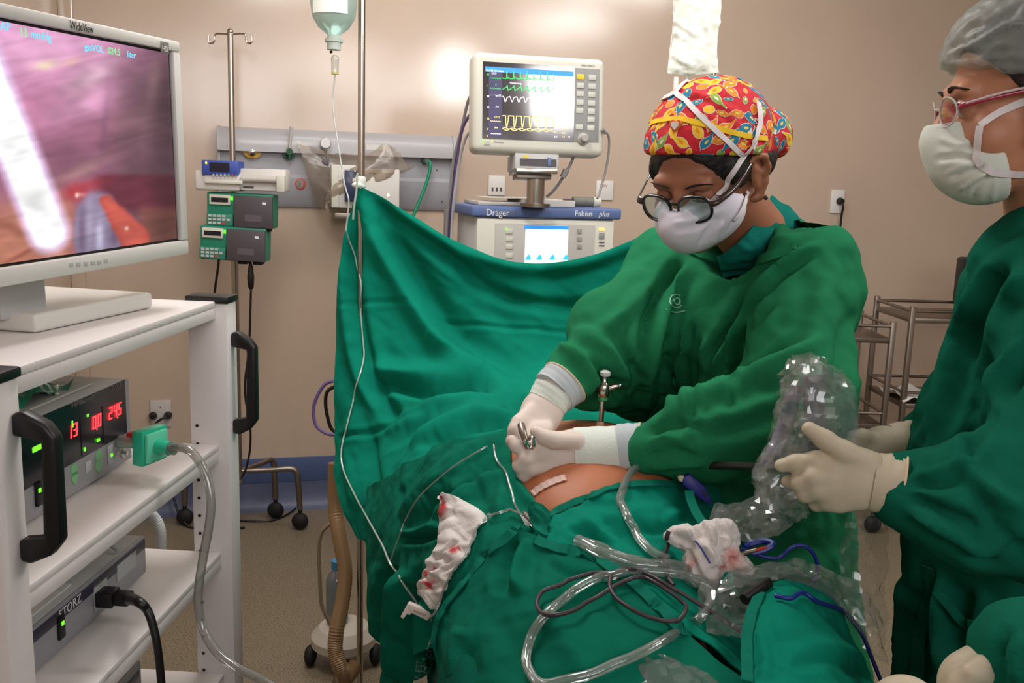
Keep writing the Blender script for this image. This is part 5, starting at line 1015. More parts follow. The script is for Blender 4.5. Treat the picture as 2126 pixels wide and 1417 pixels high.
hb = MB().poly(hfm, heart, -.002, .003).build('heart_button', mat('heart_orange', 'd8702a', .4), cpo, bevel=.001); MB().poly(hfm, [(x*.62, y*.62) for x, y in heart], .003, .0045).build('heart_centre', mat('heart_white', 'eee6e0', .4), hb)
# mask
mk0 = union([H.e(0, .058, -.034, .064, .060, .048), H.e(0, .092, -.032, .03, .036, .038), H.k((0, .098, .0), (0, .118, -.022), .014, .018), H.e(.042, .050, -.018, .034, .036, .034)], .03)
mkf = lambda X: np.maximum.reduce([mk0(X), (X-H.p(0, .118, .004))@nrm(H.U*.9+H.F*.10), -((X-H.p(0, .030, -.05))@nrm(H.F*.9-H.U*.15)), -((X-H.p(0, .02, -.084))@H.U)])
mfold = [([(1452, 510), (1470, 475), (1500, 452)], 6, -.004), ([(1478, 508), (1488, 480), (1500, 455)], 5, .003), ([(1400, 478), (1440, 470), (1495, 448)], 6, -.003), ([(1395, 462), (1440, 455), (1495, 436)], 5, .002), ([(1500, 492), (1515, 470), (1528, 452)], 4, -.002), ([(1440, 440), (1470, 428), (1490, 418)], 5, -.0015)]
mko = body('face_mask', mkf, *limits([H.p(.08, .14, .03), H.p(-.08, .0, -.12), H.p(.08, .0, -.12), H.p(-.08, .15, .03)], .02), .0032, MASKM, SG, folds=mfold, smooth=2)
AT = bvh(cpo, hd, mko, hro)
for pts in ([(1492, 408), (1505, 385), (1520, 360), (1536, 333), (1543, 322)], [(1541, 323), (1515, 300), (1480, 268), (1450, 238), (1425, 212), (1404, 195)], [(1541, 323), (1556, 305), (1568, 280), (1577, 250), (1572, 215)], [(1404, 195), (1390, 202), (1376, 208)], [(1522, 455), (1533, 442), (1541, 426), (1546, 408), (1549, 396)], [(1404, 196), (1415, 182), (1430, 168)]):
    q, nn = lay(pts, AT, .0035, n=6); MB().ribbon(q, .0085, nn, th=.0012).build('mask_strap', STRAP, mko)
# glasses
gl = bpy.data.objects.new('glasses', None); COL.objects.link(gl); gl.parent = SG; gl.location = tuple(H.p(0, .11, 0)-root_loc(SG))
def lens_loop(q, k=1.): return [H.p(q*.0305+k*.0245*math.copysign(abs(math.cos(t))**.8, math.cos(t)), .112-.006*abs(math.cos(t))*(1 if q*math.cos(t) > 0 else -.3), .006+k*.0205*math.copysign(abs(math.sin(t))**.85, math.sin(t))) for t in np.linspace(0, 2*math.pi, 33)]
for q in (-1, 1):
    MB().tube(lens_loop(q), .0024, 8, flat=(1, 1.2)).build('rim', FRAME, gl); lp = lens_loop(q, .97)[:-1]; b = MB().add(lp+[p-H.F*.0012 for p in lp], [tuple(range(32)), tuple(range(63, 31, -1))]+[(i, (i+1) % 32, (i+1) % 32+32, i+32) for i in range(32)]); b.build('lens', LENS, gl)
    MB().tube([H.p(q*.054, .108, .014), H.p(q*.064, .102, .016), H.p(q*.074, .06, .018), H.p(q*.078, .01, .030), H.p(q*.079, -.012, .026)], [.0034, .0036, .0030, .0026, .0022], 8, flat=(.6, 1.5), smooth=4).build('temple', mat('tortoise_frame', '2a1a14', .2, coat=.5, vary=(90, .6)), gl)
MB().tube([H.p(-.008, .112, .012), H.p(0, .114, .015), H.p(.008, .112, .012)], .0024, 8, smooth=3).build('bridge', FRAME, gl)
MB().sph(H.p(.0885, -.001, -.032), .0038, 10).build('earring', mat('earring_black', '101010', .15, coat=.8), SG)
for q in (-1, 1): MB().tube([H.p(q*.031+a, .0905-.25*a*a/.02, .006+.16*abs(a)) for a in np.linspace(-.014, .014, 7)], [.0006, .0013, .0015, .0015, .0013, .0006], 6).build('eyelashes', HAIR, SG); MB().tube([H.p(q*(.014), .095, .030), H.p(q*.030, .095, .036), H.p(q*.050, .081, .031)], [.002, .0028, .0012], 6, smooth=4, flat=(1.6, .6)).build('eyebrow', HAIR, SG)
# gown
sL, sR = P(1684, 572, 1.545), P(1405, 560, 1.80)
eL, wL = P(1648, 850, 1.40), P(1352, 932, 1.385)
eR, wR = P(1330, 790, 1.80), P(1172, 792, 1.52)
ch = (sL+sR)/2+np.array([.02, .0, -.12])
prG = [cap(sL, sR, .072, .074), cap(ch+(0, 0, .04), P(1590, 900, 1.66), .135, .135, flat=(np.array([.58, .81, 0]), .95)), cap(P(1590, 900, 1.66), P(1600, 1560, 1.70), .145, .20),
       cap(sL, eL, .082, .085), cap(eL, P(1480, 900, 1.385), .080, .066), cap(P(1480, 900, 1.385), wL, .066, .044),
       cap(sR, P(1290, 690, 1.66), .085, .078), cap(P(1290, 690, 1.66), eR, .078, .072), cap(P(1280, 700, 1.62), wR, .068, .040), cap(eR, P(1225, 806, 1.60), .062, .042),
       cap(nb-(0, 0, .02), nb-(0, 0, .12), .078, .11)]
gf0 = union(prG, .05); ncut = cap(nb-(0.02, .02, .02), H.p(0, .02, -.06), .052, .085)
def gf(X): return -smin(-gf0(X), ncut(X), .012) if 0 else np.maximum(gf0(X), -ncut(X))
FGW = [([(1700, 505), (1640, 540), (1575, 600), (1530, 680), (1510, 760)], 9, .008), ([(1695, 520), (1610, 580), (1560, 650), (1530, 740), (1515, 850)], 9, -.012), ([(1600, 590), (1560, 660), (1500, 720), (1440, 810), (1425, 900)], 9, .010), ([(1555, 610), (1500, 700), (1455, 780), (1430, 880)], 9, -.012),
       ([(1440, 545), (1400, 600), (1365, 670), (1345, 760), (1340, 880)], 12, .010), ([(1415, 540), (1375, 600), (1345, 680), (1330, 790)], 12, -.014), ([(1400, 690), (1385, 760), (1378, 860)], 9, -.008), ([(1425, 660), (1408, 740), (1398, 850)], 9, .008), ([(1470, 700), (1455, 780), (1448, 870)], 8, .008),
       ([(1195, 688), (1235, 700), (1275, 740), (1300, 790)], 12, .010), ([(1160, 718), (1200, 735), (1240, 780)], 9, .010), ([(1225, 745), (1265, 790), (1300, 840)], 10, -.010), ([(1150, 750), (1185, 760), (1215, 800)], 8, -.006), ([(1300, 650), (1290, 720), (1330, 790)], 10, -.008), ([(1340, 590), (1300, 650), (1240, 690)], 14, .008),
       ([(1720, 700), (1620, 760), (1520, 800), (1430, 830), (1370, 870)], 16, .012), ([(1740, 760), (1650, 830), (1560, 880), (1430, 900)], 18, -.008), ([(1350, 900), (1400, 880), (1460, 890)], 8, -.007), ([(1345, 950), (1390, 935), (1450, 950)], 8, -.007), ([(1345, 915), (1385, 905), (1430, 915)], 7, .005), ([(1350, 970), (1400, 965), (1470, 960)], 7, .005),
       ([(1715, 560), (1700, 660), (1660, 740), (1560, 780)], 22, .008), ([(1770, 640), (1745, 760), (1700, 840)], 18, -.010), ([(1770, 780), (1740, 860), (1735, 940)], 12, .010), ([(1740, 760), (1720, 860), (1722, 960)], 12, -.012), ([(1560, 560), (1500, 600), (1470, 650)], 14, -.006), ([(1620, 640), (1570, 700), (1520, 730)], 10, .006), ([(1640, 700), (1560, 760), (1500, 770)], 9, -.006)]
lo, hi = limits([sL, sR, eL, wL, wR, P(1600, 1560, 1.7), nb, P(1790, 900, 1.6)], .13); hi[2] = nb[2]+.05; lo[2] = .35
FGW = [(f[0], f[1], f[2]*1.5) for f in FGW]
gw = body('gown', gf, lo, hi, .0072, GOWN, SG, folds=FGW, noise=[(.16, .006), (.06, .0025)], smooth=2)
gT = bvh(gw)
q, nn = lay([(1655, 512), (1620, 526), (1575, 542), (1530, 548), (1490, 543), (1455, 530), (1432, 512)], gT, .003, 1.5, n=8); MB().ribbon(q, .018, nn, th=.003).build('neck_hem', GOWN, gw, bevel=.001, seg=1)
for k, (x, y) in enumerate(((1405, 625), )):
    lp = [(x+14*math.cos(t), y+14*math.sin(t)) for t in np.linspace(.6, 5.2, 14)]; q, nn = lay(lp, gT, .001, 1.5, n=2); o = MB().ribbon(q, .0022, nn, th=.0008).build('logo_print', mat('logo_white', '8fc0a4', .8), gw)
    lp = [(x+7*math.cos(t), y+7*math.sin(t)) for t in np.linspace(0, 6.2, 10)]; q, nn = lay(lp, gT, .001, 1.5, n=2); MB().ribbon(q, .003, nn, th=.0008).build('logo_print', MATS['logo_white'], gw)
    q, nn = lay([(x-22, y+18), (x-4, y+24), (x+18, y+20)], gT, .001, 1.5, n=4); MB().ribbon(q, .002, nn, th=.0008).build('logo_print', MATS['logo_white'], gw)
# scrub collar
R_ = [[(1604, 404, 1.68), (1588, 434, 1.60), (1554, 482, 1.555), (1520, 514, 1.555), (1490, 532, 1.60)],
      [(1652, 442, 1.70), (1630, 470, 1.605), (1588, 506, 1.565), (1540, 532, 1.555), (1495, 548, 1.60)],
      [(1705, 500, 1.70), (1660, 522, 1.66), (1610, 550, 1.62), (1555, 568, 1.61), (1500, 575, 1.63)]]
sheet('scrub_collar', R_, SCRUB, parent=SG, nu=60, nv=30, th=.004, noise=[(.05, .003)])
# gloved hands
def hand(name, prims, k, pts, m, parent, h=.0028, **kw):
    lo, hi = limits(pts, .03); return body(name, union(prims, k), lo, hi, h, m, parent, smooth=1, **kw)
def D(px, py, d, r): return P(px, py, d), r
def fing(*q): return chain([P(a, b, c) for a, b, c, r in q], [r for a, b, c, r in q])
vd = nrm(P(1200, 930, 1.4)-CAM)
LH = [cap(P(1205, 938, 1.40), P(1150, 945, 1.395), .037, .036, flat=(vd, .62)), cap(P(1150, 945, 1.395), P(1118, 950, 1.395), .036, .033, flat=(vd, .62)), cap(P(1230, 935, 1.40), P(1205, 938, 1.40), .034, .037, flat=(vd, .75))]
LH += fing((1130, 928, 1.385, .012), (1098, 934, 1.372, .0105), (1072, 926, 1.37, .0095), (1063, 913, 1.375, .0085))
LH += fing((1128, 946, 1.38, .0125), (1092, 952, 1.362, .011), (1078, 966, 1.365, .0098), (1090, 980, 1.38, .009)) + fing((1135, 968, 1.38, .0125), (1102, 972, 1.365, .0108), (1088, 986, 1.37, .0096), (1100, 996, 1.385, .009)) + fing((1152, 988, 1.385, .0115), (1126, 996, 1.375, .0098), (1115, 1004, 1.38, .009), (1130, 1008, 1.39, .0082))
LH += fing((1195, 915, 1.385, .014), (1150, 913, 1.372, .0125), (1128, 906, 1.37, .0105), (1112, 895, 1.372, .009))
hand('glove', LH, .007, [P(1050, 890, 1.36), P(1050, 1020, 1.36), P(1240, 890, 1.36), P(1240, 1000, 1.44), P(1110, 950, 1.44)], GLOVE, SG)
RH = [cap(P(1150, 815, 1.50), P(1125, 855, 1.48), .030, .034, flat=(vd, .68)), cap(P(1125, 855, 1.48), P(1108, 892, 1.46), .034, .032, flat=(vd, .72)), cap(P(1165, 795, 1.51), P(1150, 815, 1.50), .028, .030)]
RH += fing((1098, 885, 1.45, .0125), (1072, 896, 1.435, .011), (1064, 915, 1.43, .0098), (1072, 928, 1.425, .009)) + fing((1108, 890, 1.44, .0125), (1086, 910, 1.425, .011), (1082, 922, 1.42, .0098)) + fing((1125, 892, 1.44, .012), (1106, 914, 1.425, .0105), (1100, 924, 1.42, .0095)) + fing((1136, 888, 1.445, .011), (1126, 910, 1.43, .0098), (1120, 920, 1.425, .009))
RH += fing((1100, 855, 1.465, .014), (1078, 878, 1.44, .0125), (1070, 892, 1.43, .0105), (1076, 904, 1.425, .009))
hand('glove', RH, .007, [P(1050, 800, 1.44), P(1050, 935, 1.40), P(1185, 780, 1.5), P(1180, 930, 1.42), P(1120, 860, 1.54)], GLOVE, SG)
def cuff(a, b, ra, rb, m, name, parent, rim=None, sq=.75, n=28, wr=.0):
    ax = nrm(b-a); e = nrm(np.cross(ax, vd)); g_ = np.cross(ax, e); vs = []; K = 10
    for i in range(K+1):
        t = i/K; c = a+(b-a)*t; r = ra+(rb-ra)*t
        for j in range(n):
            an = 2*math.pi*j/n; rr = r*(1+wr*math.sin(3*an+5*t)+wr*.6*math.sin(16*t+2*an)); vs.append(c+rr*(e*math.cos(an)+g_*math.sin(an)*sq))
    o = MB().add(vs, [(i*n+j, i*n+(j+1) % n, (i+1)*n+(j+1) % n, (i+1)*n+j) for i in range(K) for j in range(n)]+[tuple(range(n)), tuple(range(K*n, K*n+n))]).build(name, m, parent, angle=60)
    if rim: MB().tube(vs[-n:]+[vs[-n]], .0016, 6).build('rolled_rim', ROLL, o)
    return o
cuff(P(1193, 940, 1.40), P(1292, 936, 1.398), .0395, .0405, KNIT, 'cuff', SG, wr=.015); cuff(P(1288, 936, 1.398), P(1336, 930, 1.392), .042, .0405, CUFFG, 'glove_cuff', SG, rim=1, wr=.02)
cuff(P(1136, 838, 1.49), P(1152, 812, 1.50), .034, .038, KNIT, 'cuff', SG, wr=.02, sq=.85); cuff(P(1150, 815, 1.50), P(1172, 793, 1.515), .040, .043, CUFFG, 'glove_cuff', SG, rim=1, wr=.02, sq=.9)
# ======================================================== the assistant at the right
AS = thing('person', 'gowned assistant in profile with sheer bouffant cap, red glasses and pale mask', 'person', (P(2090, 900, 1.26)[0], 1.26, 0))
H2 = Head(P(2138, 236, 1.22), (-.955, .20, -.10), 1.06); nb2 = P(2190, 520, 1.27)
hd2 = body('head', H2.face([nb2], .94), *limits([H2.p(.1, .13, .14), H2.p(-.1, -.12, -.12), H2.p(-.1, .13, -.14), H2.p(.1, -.12, .14), nb2], .05), .0038, FACE2, AS, smooth=1)
h2 = union([H2.e(0, -.014, .047, .077, .098, .088), H2.e(.072, .004, .02, .010, .03, .03)], .01)
body('hair', lambda X: np.maximum(h2(X), (X-H2.p(0, .050, .050))@nrm(H2.F*.75-H2.U*.66)), *limits([H2.p(.1, .13, .15), H2.p(-.1, -.13, -.05), H2.p(.1, -.13, .15), H2.p(-.1, .13, -.05)], .02), .005, HAIR, AS, noise=[(.012, .001)])
b2 = H2.e(0, -.022, .066, .094, .122, .092); bo2 = lambda X: np.maximum(b2(X), -((X-H2.p(0, .098, .066))@nrm(H2.U-.36*H2.F)))
BOUF = clear_mat('bouffant_mesh', 'd4d9d4', alpha=.24, rough=.5, gloss=.05, white='d6dcd8')
bcf = [([(1972, 115), (2020, 95), (2080, 60), (2126, 45)], 6, .008), ([(1975, 130), (2040, 140), (2126, 150)], 6, .004), ([(1972, 100), (2000, 60), (2060, 20)], 6, .004), ([(1970, 120), (2040, 110), (2126, 100)], 6, -.003), ([(2010, 60), (2070, 45), (2126, 20)], 6, -.003)]
bco = body('bouffant_cap', bo2, *limits([H2.p(.11, .13, .19), H2.p(-.11, -.16, -.02), H2.p(.11, -.16, .19), H2.p(-.11, .13, -.02)], .02), .0042, BOUF, AS, folds=bcf, noise=[(.03, .002), (.012, .0008)], smooth=1)
q = [H2.p(.094*math.sin(t), -.022+.122*math.cos(t), .02+.24*(.122*math.cos(t))) for t in np.linspace(0, 6.283, 40)]
mk2 = union([H2.e(0, .052, -.052, .060, .058, .054), H2.e(0, .082, -.034, .032, .036, .042), H2.k((0, .096, -.002), (0, .103, -.022), .015, .017)], .025)
mf2 = lambda X: np.maximum.reduce([mk2(X), (X-H2.p(0, .118, -.004))@nrm(H2.U*.95+H2.F*.02), -((X-H2.p(0, .040, -.05))@nrm(H2.F*.9-H2.U*.25))])
mfd = [([(1945, 330), (1990, 325), (2030, 335)], 6, -.005), ([(1970, 372), (2010, 355), (2045, 345)], 6, -.005), ([(1990, 395), (2020, 375), (2055, 355)], 5, .004), ([(2020, 420), (2030, 390), (2055, 362)], 5, -.004), ([(1950, 285), (1990, 300), (2025, 290)], 7, .003), ([(2060, 420), (2065, 390), (2068, 362)], 4, .003)]
mo2 = body('face_mask', mf2, *limits([H2.p(.09, .15, .04), H2.p(-.09, .0, -.13), H2.p(.09, .0, -.13), H2.p(-.09, .16, .04)], .02), .0034, MASK2, AS, folds=mfd, smooth=2)
AT2 = bvh(mo2, hd2)
for pts in ([(2036, 262), (2060, 244), (2090, 226), (2126, 210), (2170, 195)], [(2036, 262), (2031, 300), (2029, 330), (2045, 348), (2062, 357)], [(2060, 357), (2095, 360), (2126, 360), (2160, 350)]):
    q, nn = lay(pts, AT2, .002, n=6); MB().ribbon(q, .009, nn, th=.0012).build('mask_strap', STRAP, mo2)
g2 = bpy.data.objects.new('glasses', None); COL.objects.link(g2); g2.parent = AS; g2.location = tuple(H2.p(0, .11, 0)-root_loc(AS)); REDF = mat('red_frame', '9c1f3a', .25, coat=.5); CLEARF = mat('clear_frame', 'cfc3c0', .15, coat=.6)
for q in (-1, 1):
    lp = [H2.p(q*.034+.021*math.cos(t), .102-.008*abs(math.cos(t))*(1 if q*math.cos(t) > 0 else -.2), .008+.017*math.sin(t)) for t in np.linspace(0, 6.283, 29)]
    MB().tube(lp, .0013, 8).build('rim', CLEARF, g2); lq = lp[:-1]; b = MB().add(lq+[p-H2.F*.001 for p in lq], [tuple(range(28)), tuple(range(55, 27, -1))]+[(i, (i+1) % 28, (i+1) % 28+28, i+28) for i in range(28)]); b.build('lens', LENS, g2)
    MB().tube([H2.p(q*.058, .092, .012), H2.p(q*.066, .086, .014), H2.p(q*.074, .05, .020), H2.p(q*.079, .0, .026)], [.003, .0032, .0026, .002], 8, flat=(.6, 1.3), smooth=4).build('temple', REDF, g2)
    MB().tube([H2.p(q*.067, .088, .0145), H2.p(q*.0755, .05, .0225), H2.p(q*.080, .02, .026)], .0016, 6, smooth=3).build('temple_trim', CLEARF, g2)
MB().tube([H2.p(-.01, .103, .012), H2.p(0, .106, .014), H2.p(.01, .103, .012)], .0014, 8, smooth=3).build('bridge', CLEARF, g2)
for q in (-1, 1):
    MB().sph(H2.p(q*.031, .0795, .012), .0125, 14).build('eye', mat('eye_white', 'c9bfb8', .2), AS); MB().sph(H2.p(q*.031, .0865, .011), .0062, 10).build('iris', mat('iris_dark', '1b110c', .15), AS)
    MB().tube([H2.p(q*.018, .0925, .031), H2.p(q*.030, .0925, .036), H2.p(q*.052, .081, .031)], [.0024, .0034, .0015], 6, smooth=4, flat=(1.6, .6)).build('eyebrow', HAIR, AS)
    MB().tube([H2.p(q*.031+a, .0925-.25*a*a/.02, .018-.2*abs(a)) for a in np.linspace(-.014, .014, 7)], .0013, 6).build('eyelashes', HAIR, AS)
sA, eA, wA = P(2230, 640, 1.16), P(2200, 1040, 1.05), P(1880, 1018, 1.085)
prA = [cap(P(2195, 590, 1.24), P(2200, 640, 1.30), .10, .11), cap(P(2190, 700, 1.26), P(2135, 950, 1.27), .125, .145), cap(P(2135, 950, 1.27), P(2112, 1560, 1.30), .155, .185), cap(sA, eA, .085, .088), cap(eA, P(2010, 1048, 1.06), .085, .066), cap(P(2010, 1048, 1.06), wA, .066, .040), cap(P(2160, 560, 1.2), sA, .075, .085), cap(P(2180, 520, 1.26), P(2190, 600, 1.26), .06, .1), cap(P(2150, 900, 1.42), P(1950, 920, 1.36), .07, .045)]
FAW = [([(2060, 540), (2010, 640), (1965, 760), (1930, 900)], 12, .010), ([(2090, 540), (2040, 650), (2000, 780), (1965, 910)], 14, -.014), ([(2110, 600), (2060, 720), (2020, 830), (2010, 930)], 16, -.014), ([(2126, 560), (2080, 660), (2050, 760)], 16, .012), ([(2126, 700), (2080, 790), (2070, 860)], 16, .012), ([(2126, 760), (2060, 860), (2000, 950)], 14, -.010),
       ([(1990, 950), (2050, 1010), (2126, 1060)], 14, .010), ([(1900, 990), (1960, 975), (2020, 950)], 9, .008), ([(1890, 1030), (1950, 1060), (2040, 1090)], 12, -.010), ([(1900, 1060), (1980, 1110), (2080, 1150)], 12, .010), ([(1890, 1005), (1940, 1010), (1990, 1000)], 8, -.006), ([(2000, 1130), (2080, 1120), (2126, 1100)], 14, .008), ([(2030, 1000), (2060, 1080), (2126, 1140)], 14, -.008),
       ([(1890, 1180), (1880, 1300), (1885, 1417)], 16, .012), ([(1925, 1180), (1915, 1300), (1920, 1417)], 16, -.016), ([(1960, 1200), (1955, 1300), (1965, 1417)], 14, .012), ([(2010, 1220), (2000, 1330), (2010, 1417)], 16, -.014), ([(1920, 900), (1900, 940), (1885, 980)], 8, -.006), ([(1960, 690), (1925, 800), (1895, 900)], 8, -.006)]
lo, hi = limits([sA, eA, wA, P(2112, 1560, 1.3), P(2190, 520, 1.26), P(2300, 900, 1.3), P(1900, 1200, 1.26)], .12); lo[2] = .4
FAW = [(f[0], f[1], f[2]*1.3) for f in FAW]
ga = body('gown', union(prA, .05), lo, hi, .0072, GOWN2, AS, folds=FAW, noise=[(.15, .007), (.06, .0025)], smooth=2)
gaT = bvh(ga)
q, nn = lay([(1932, 1172), (1936, 1220), (1922, 1280), (1908, 1330), (1905, 1385), (1903, 1425)], gaT, .006, 1.1, n=6); MB().ribbon(q, .019, nn, th=.003).build('gown_tie', GOWN2, ga, bevel=.001, seg=1)
q, nn = lay([(1940, 1225), (1965, 1258), (1998, 1287), (2040, 1296), (2075, 1300), (2110, 1318)], gaT, .008, 1.1, n=6); MB().ribbon(q, .013, nn, th=.003).build('gown_tie', GOWN2, ga, bevel=.001, seg=1)
vd = nrm(P(1750, 980, 1.1)-CAM)
AH = [cap(P(1835, 1003, 1.095), P(1775, 992, 1.10), .034, .036, flat=(vd, .62)), cap(P(1775, 992, 1.10), P(1722, 992, 1.105), .036, .033, flat=(vd, .58)), cap(P(1800, 1000, 1.095), P(1740, 1025, 1.10), .030, .024, flat=(vd, .6))]
AH += fing((1810, 965, 1.095, .016), (1752, 938, 1.10, .0135), (1712, 912, 1.105, .0115), (1680, 890, 1.11, .0095)) + fing((1735, 966, 1.105, .0125), (1692, 956, 1.11, .0112), (1652, 960, 1.118, .010), (1622, 966, 1.125, .0088))
AH += fing((1728, 986, 1.10, .0125), (1690, 990, 1.10, .0112), (1660, 1002, 1.11, .010), (1636, 1000, 1.13, .009)) + fing((1730, 1008, 1.10, .012), (1698, 1016, 1.10, .0108), (1672, 1026, 1.11, .0096), (1664, 1022, 1.13, .009)) + fing((1748, 1032, 1.10, .011), (1716, 1042, 1.105, .0096), (1696, 1046, 1.115, .0086), (1690, 1038, 1.13, .008))
hand('glove', AH, .007, [P(1600, 880, 1.12), P(1600, 1060, 1.1), P(1860, 900, 1.05), P(1860, 1070, 1.06), P(1720, 980, 1.16)], GLOVE2, AS)
cuff(P(1812, 1000, 1.096), P(1872, 1012, 1.085), .0355, .0415, GLOVE2, 'glove_cuff', AS, rim=1, wr=.02, sq=.75)
FH = [cap(P(1900, 915, 1.34), P(1830, 925, 1.33), .026, .028), cap(P(1830, 925, 1.33), P(1790, 940, 1.32), .028, .028, flat=(vd, .7))]+fing((1790, 930, 1.31, .011), (1765, 925, 1.30, .010), (1745, 935, 1.30, .0085))+fing((1785, 945, 1.31, .011), (1755, 950, 1.30, .010), (1735, 960, 1.30, .0085))+fing((1790, 958, 1.31, .011), (1760, 968, 1.30, .010), (1740, 975, 1.30, .0085))+fing((1795, 965, 1.32, .010), (1772, 980, 1.31, .009), (1755, 985, 1.31, .008))+fing((1810, 915, 1.32, .012), (1790, 905, 1.31, .0105), (1770, 905, 1.30, .009))
hand('glove', FH, .007, [P(1720, 890, 1.3), P(1940, 890, 1.38), P(1720, 1000, 1.3), P(1940, 960, 1.3)], GLOVE2, AS)
cuff(P(1850, 921, 1.333), P(1900, 914, 1.34), .029, .032, GLOVE2, 'glove_cuff', AS, rim=1, wr=.02)
# ======================================================== third person, only forearms in the frame
TP = thing('person', 'person mostly out of frame below, only two gloved hands at the bottom edge', 'person', P(2010, 1600, .78))
tp = [cap(P(2140, 1360, .86), P(2110, 1400, .87), .045, .04), cap(P(2140, 1360, .86), P(2330, 1500, .80), .05, .07), cap(P(2330, 1500, .80), P(2250, 1900, .72), .08, .12), cap(P(1930, 1560, .84), P(2000, 1800, .76), .042, .06), cap(P(2000, 1800, .76), P(2250, 1900, .72), .08, .12)]
lo, hi = limits([P(2140, 1360, .86), P(2330, 1500, .8), P(2250, 1900, .72), P(1900, 1500, .84)], .13)
body('gown_sleeves', union(tp, .04), lo, hi, .008, GOWN2, TP, folds=[([(2126, 1320), (2100, 1370), (2110, 1417)], 14, .008), ([(2090, 1300), (2080, 1350), (2095, 1417)], 12, -.008)], noise=[(.08, .004)])
th = [cap(P(2085, 1390, .865), P(2030, 1425, .86), .036, .038, flat=(vd, .7))]+fing((2030, 1410, .85, .013), (1995, 1415, .845, .011), (1985, 1440, .84, .010))+fing((2020, 1430, .85, .013), (1985, 1450, .845, .011), (1985, 1475, .84, .010))+fing((2030, 1450, .85, .013), (1995, 1480, .845, .011), (2000, 1500, .84, .010))+fing((2045, 1465, .85, .012), (2020, 1500, .845, .010), (2025, 1515, .84, .009))+fing((2070, 1400, .85, .014), (2040, 1388, .845, .012), (2015, 1395, .84, .010))
hand('glove', th, .007, [P(1960, 1370, .84), P(2120, 1370, .88), P(1960, 1530, .82), P(2120, 1530, .84)], GLOVE2, TP); cuff(P(2062, 1402, .865), P(2098, 1382, .865), .0385, .041, GLOVE2, 'glove_cuff', TP, rim=1, wr=.02, sq=.8)
th = [cap(P(1930, 1542, .84), P(1880, 1477, .85), .036, .036, flat=(vd, .7))]+fing((1870, 1462, .84, .013), (1840, 1462, .83, .011), (1830, 1487, .83, .010))+fing((1890, 1457, .84, .013), (1868, 1447, .83, .011), (1850, 1467, .825, .010))+fing((1905, 1462, .84, .013), (1895, 1447, .83, .011), (1880, 1462, .825, .010))+fing((1920, 1472, .84, .012), (1920, 1454, .83, .010), (1905, 1467, .825, .009))+fing((1860, 1502, .84, .013), (1840, 1512, .83, .011), (1832, 1532, .83, .010))
hand('glove', th, .007, [P(1810, 1432, .84), P(1960, 1432, .86), P(1810, 1572, .82), P(1960, 1572, .82)], GLOVE2, TP)
# ------------------------------------------------------------------ small things on and around the table
T_ALL = bvh(scr_d, lt_d, rt_d, lg_d, kn_d, TD, pt)
def on(px, py, lift=0., d=1.2): return onto(px, py, T_ALL, lift, d)[0]
# trocar standing in the belly
b0 = onto(1247, 882, bvh(pt), .0, 1.55)[0]; dd = 1.515; tr = thing('trocar', 'steel trocar with white top and red tap standing in the bare belly', 'instrument', b0)
T = lambda x, y: P(x, y, dd); ax = nrm(T(1257, 765)-T(1247, 880))
MB().lathe([(.0045, -.03), (.0045, .0), (.0045, .045)], T(1247, 880), ax, 14).build('sheath', STEEL, tr); MB().lathe([(.0055, -.006), (.007, 0), (.006, .006)], T(1246, 882), ax, 14).build('skin_seal', mat('pale_seal', 'c9a98a', .5), tr)
MB().lathe([(.007, -.002), (.009, .0), (.0075, .005)], T(1251, 829), ax, 16).build('green_ring', mat('ring_green', '2f8a55', .4), tr)
MB().lathe([(.008, 0), (.010, .003), (.010, .020), (.007, .024), (.0055, .026), (.0055, .036)], T(1252, 823), ax, 20).build('valve_body', STEEL, tr); MB().lathe([(.0075, 0), (.009, .002), (.009, .007), (.004, .010)], T(1256, 780), ax, 18).build('cap', mat('cap_white', 'd5d6d2', .4), tr)
MB().tube([T(1262, 806), T(1273, 803), T(1283, 801)], [.004, .0045, .003], 10).sph(T(1287, 800), .0035, 8).build('tap', CHROME, tr); MB().tube([T(1265, 808), T(1272, 803), T(1276, 797)], .0028, 8).build('tap_lever', mat('tap_red', '9c1820', .4), tr); MB().sph(T(1240, 803), .009, 12, sc=(.6, 1, 1)).build('valve_cap', BLACK, tr)
# needle holder rings held in the gloves
nh = thing('needle_holder', 'small dark steel instrument held between the surgeon two gloved hands', 'instrument', P(1095, 905, 1.35))
MB().tube([P(1082, 882, 1.385), P(1085, 895, 1.37), P(1090, 912, 1.36), P(1097, 930, 1.355)], [.006, .0065, .005, .004], 10).build('shank', DSTEEL, nh); MB().tube([P(1098, 912, 1.352), P(1103, 905, 1.35), P(1108, 912, 1.35), P(1108, 926, 1.352), P(1101, 930, 1.355), P(1098, 920, 1.354)], .003, 8, smooth=3).build('ring', CHROME, nh); MB().tube([P(1088, 918, 1.352), P(1092, 912, 1.35), P(1096, 922, 1.352)], .0026, 8, smooth=3).build('ring', CHROME, nh)
# dressing tape on the belly
q, nn = lay([(1106, 1026), (1125, 1012), (1150, 1000), (1175, 992)], bvh(pt), .002, n=6)
for i_ in range(len(q)): q[i_] = q[i_]+nn[i_]*.0008*math.sin(i_*2.1)
tag(MB().ribbon(q, .013, nn, th=.001).build('tape_strip', mat('tape_pinkish', 'dcbcb0', .8)), 'pale textured tape strip stuck on the belly below the gloved hand', 'tape')
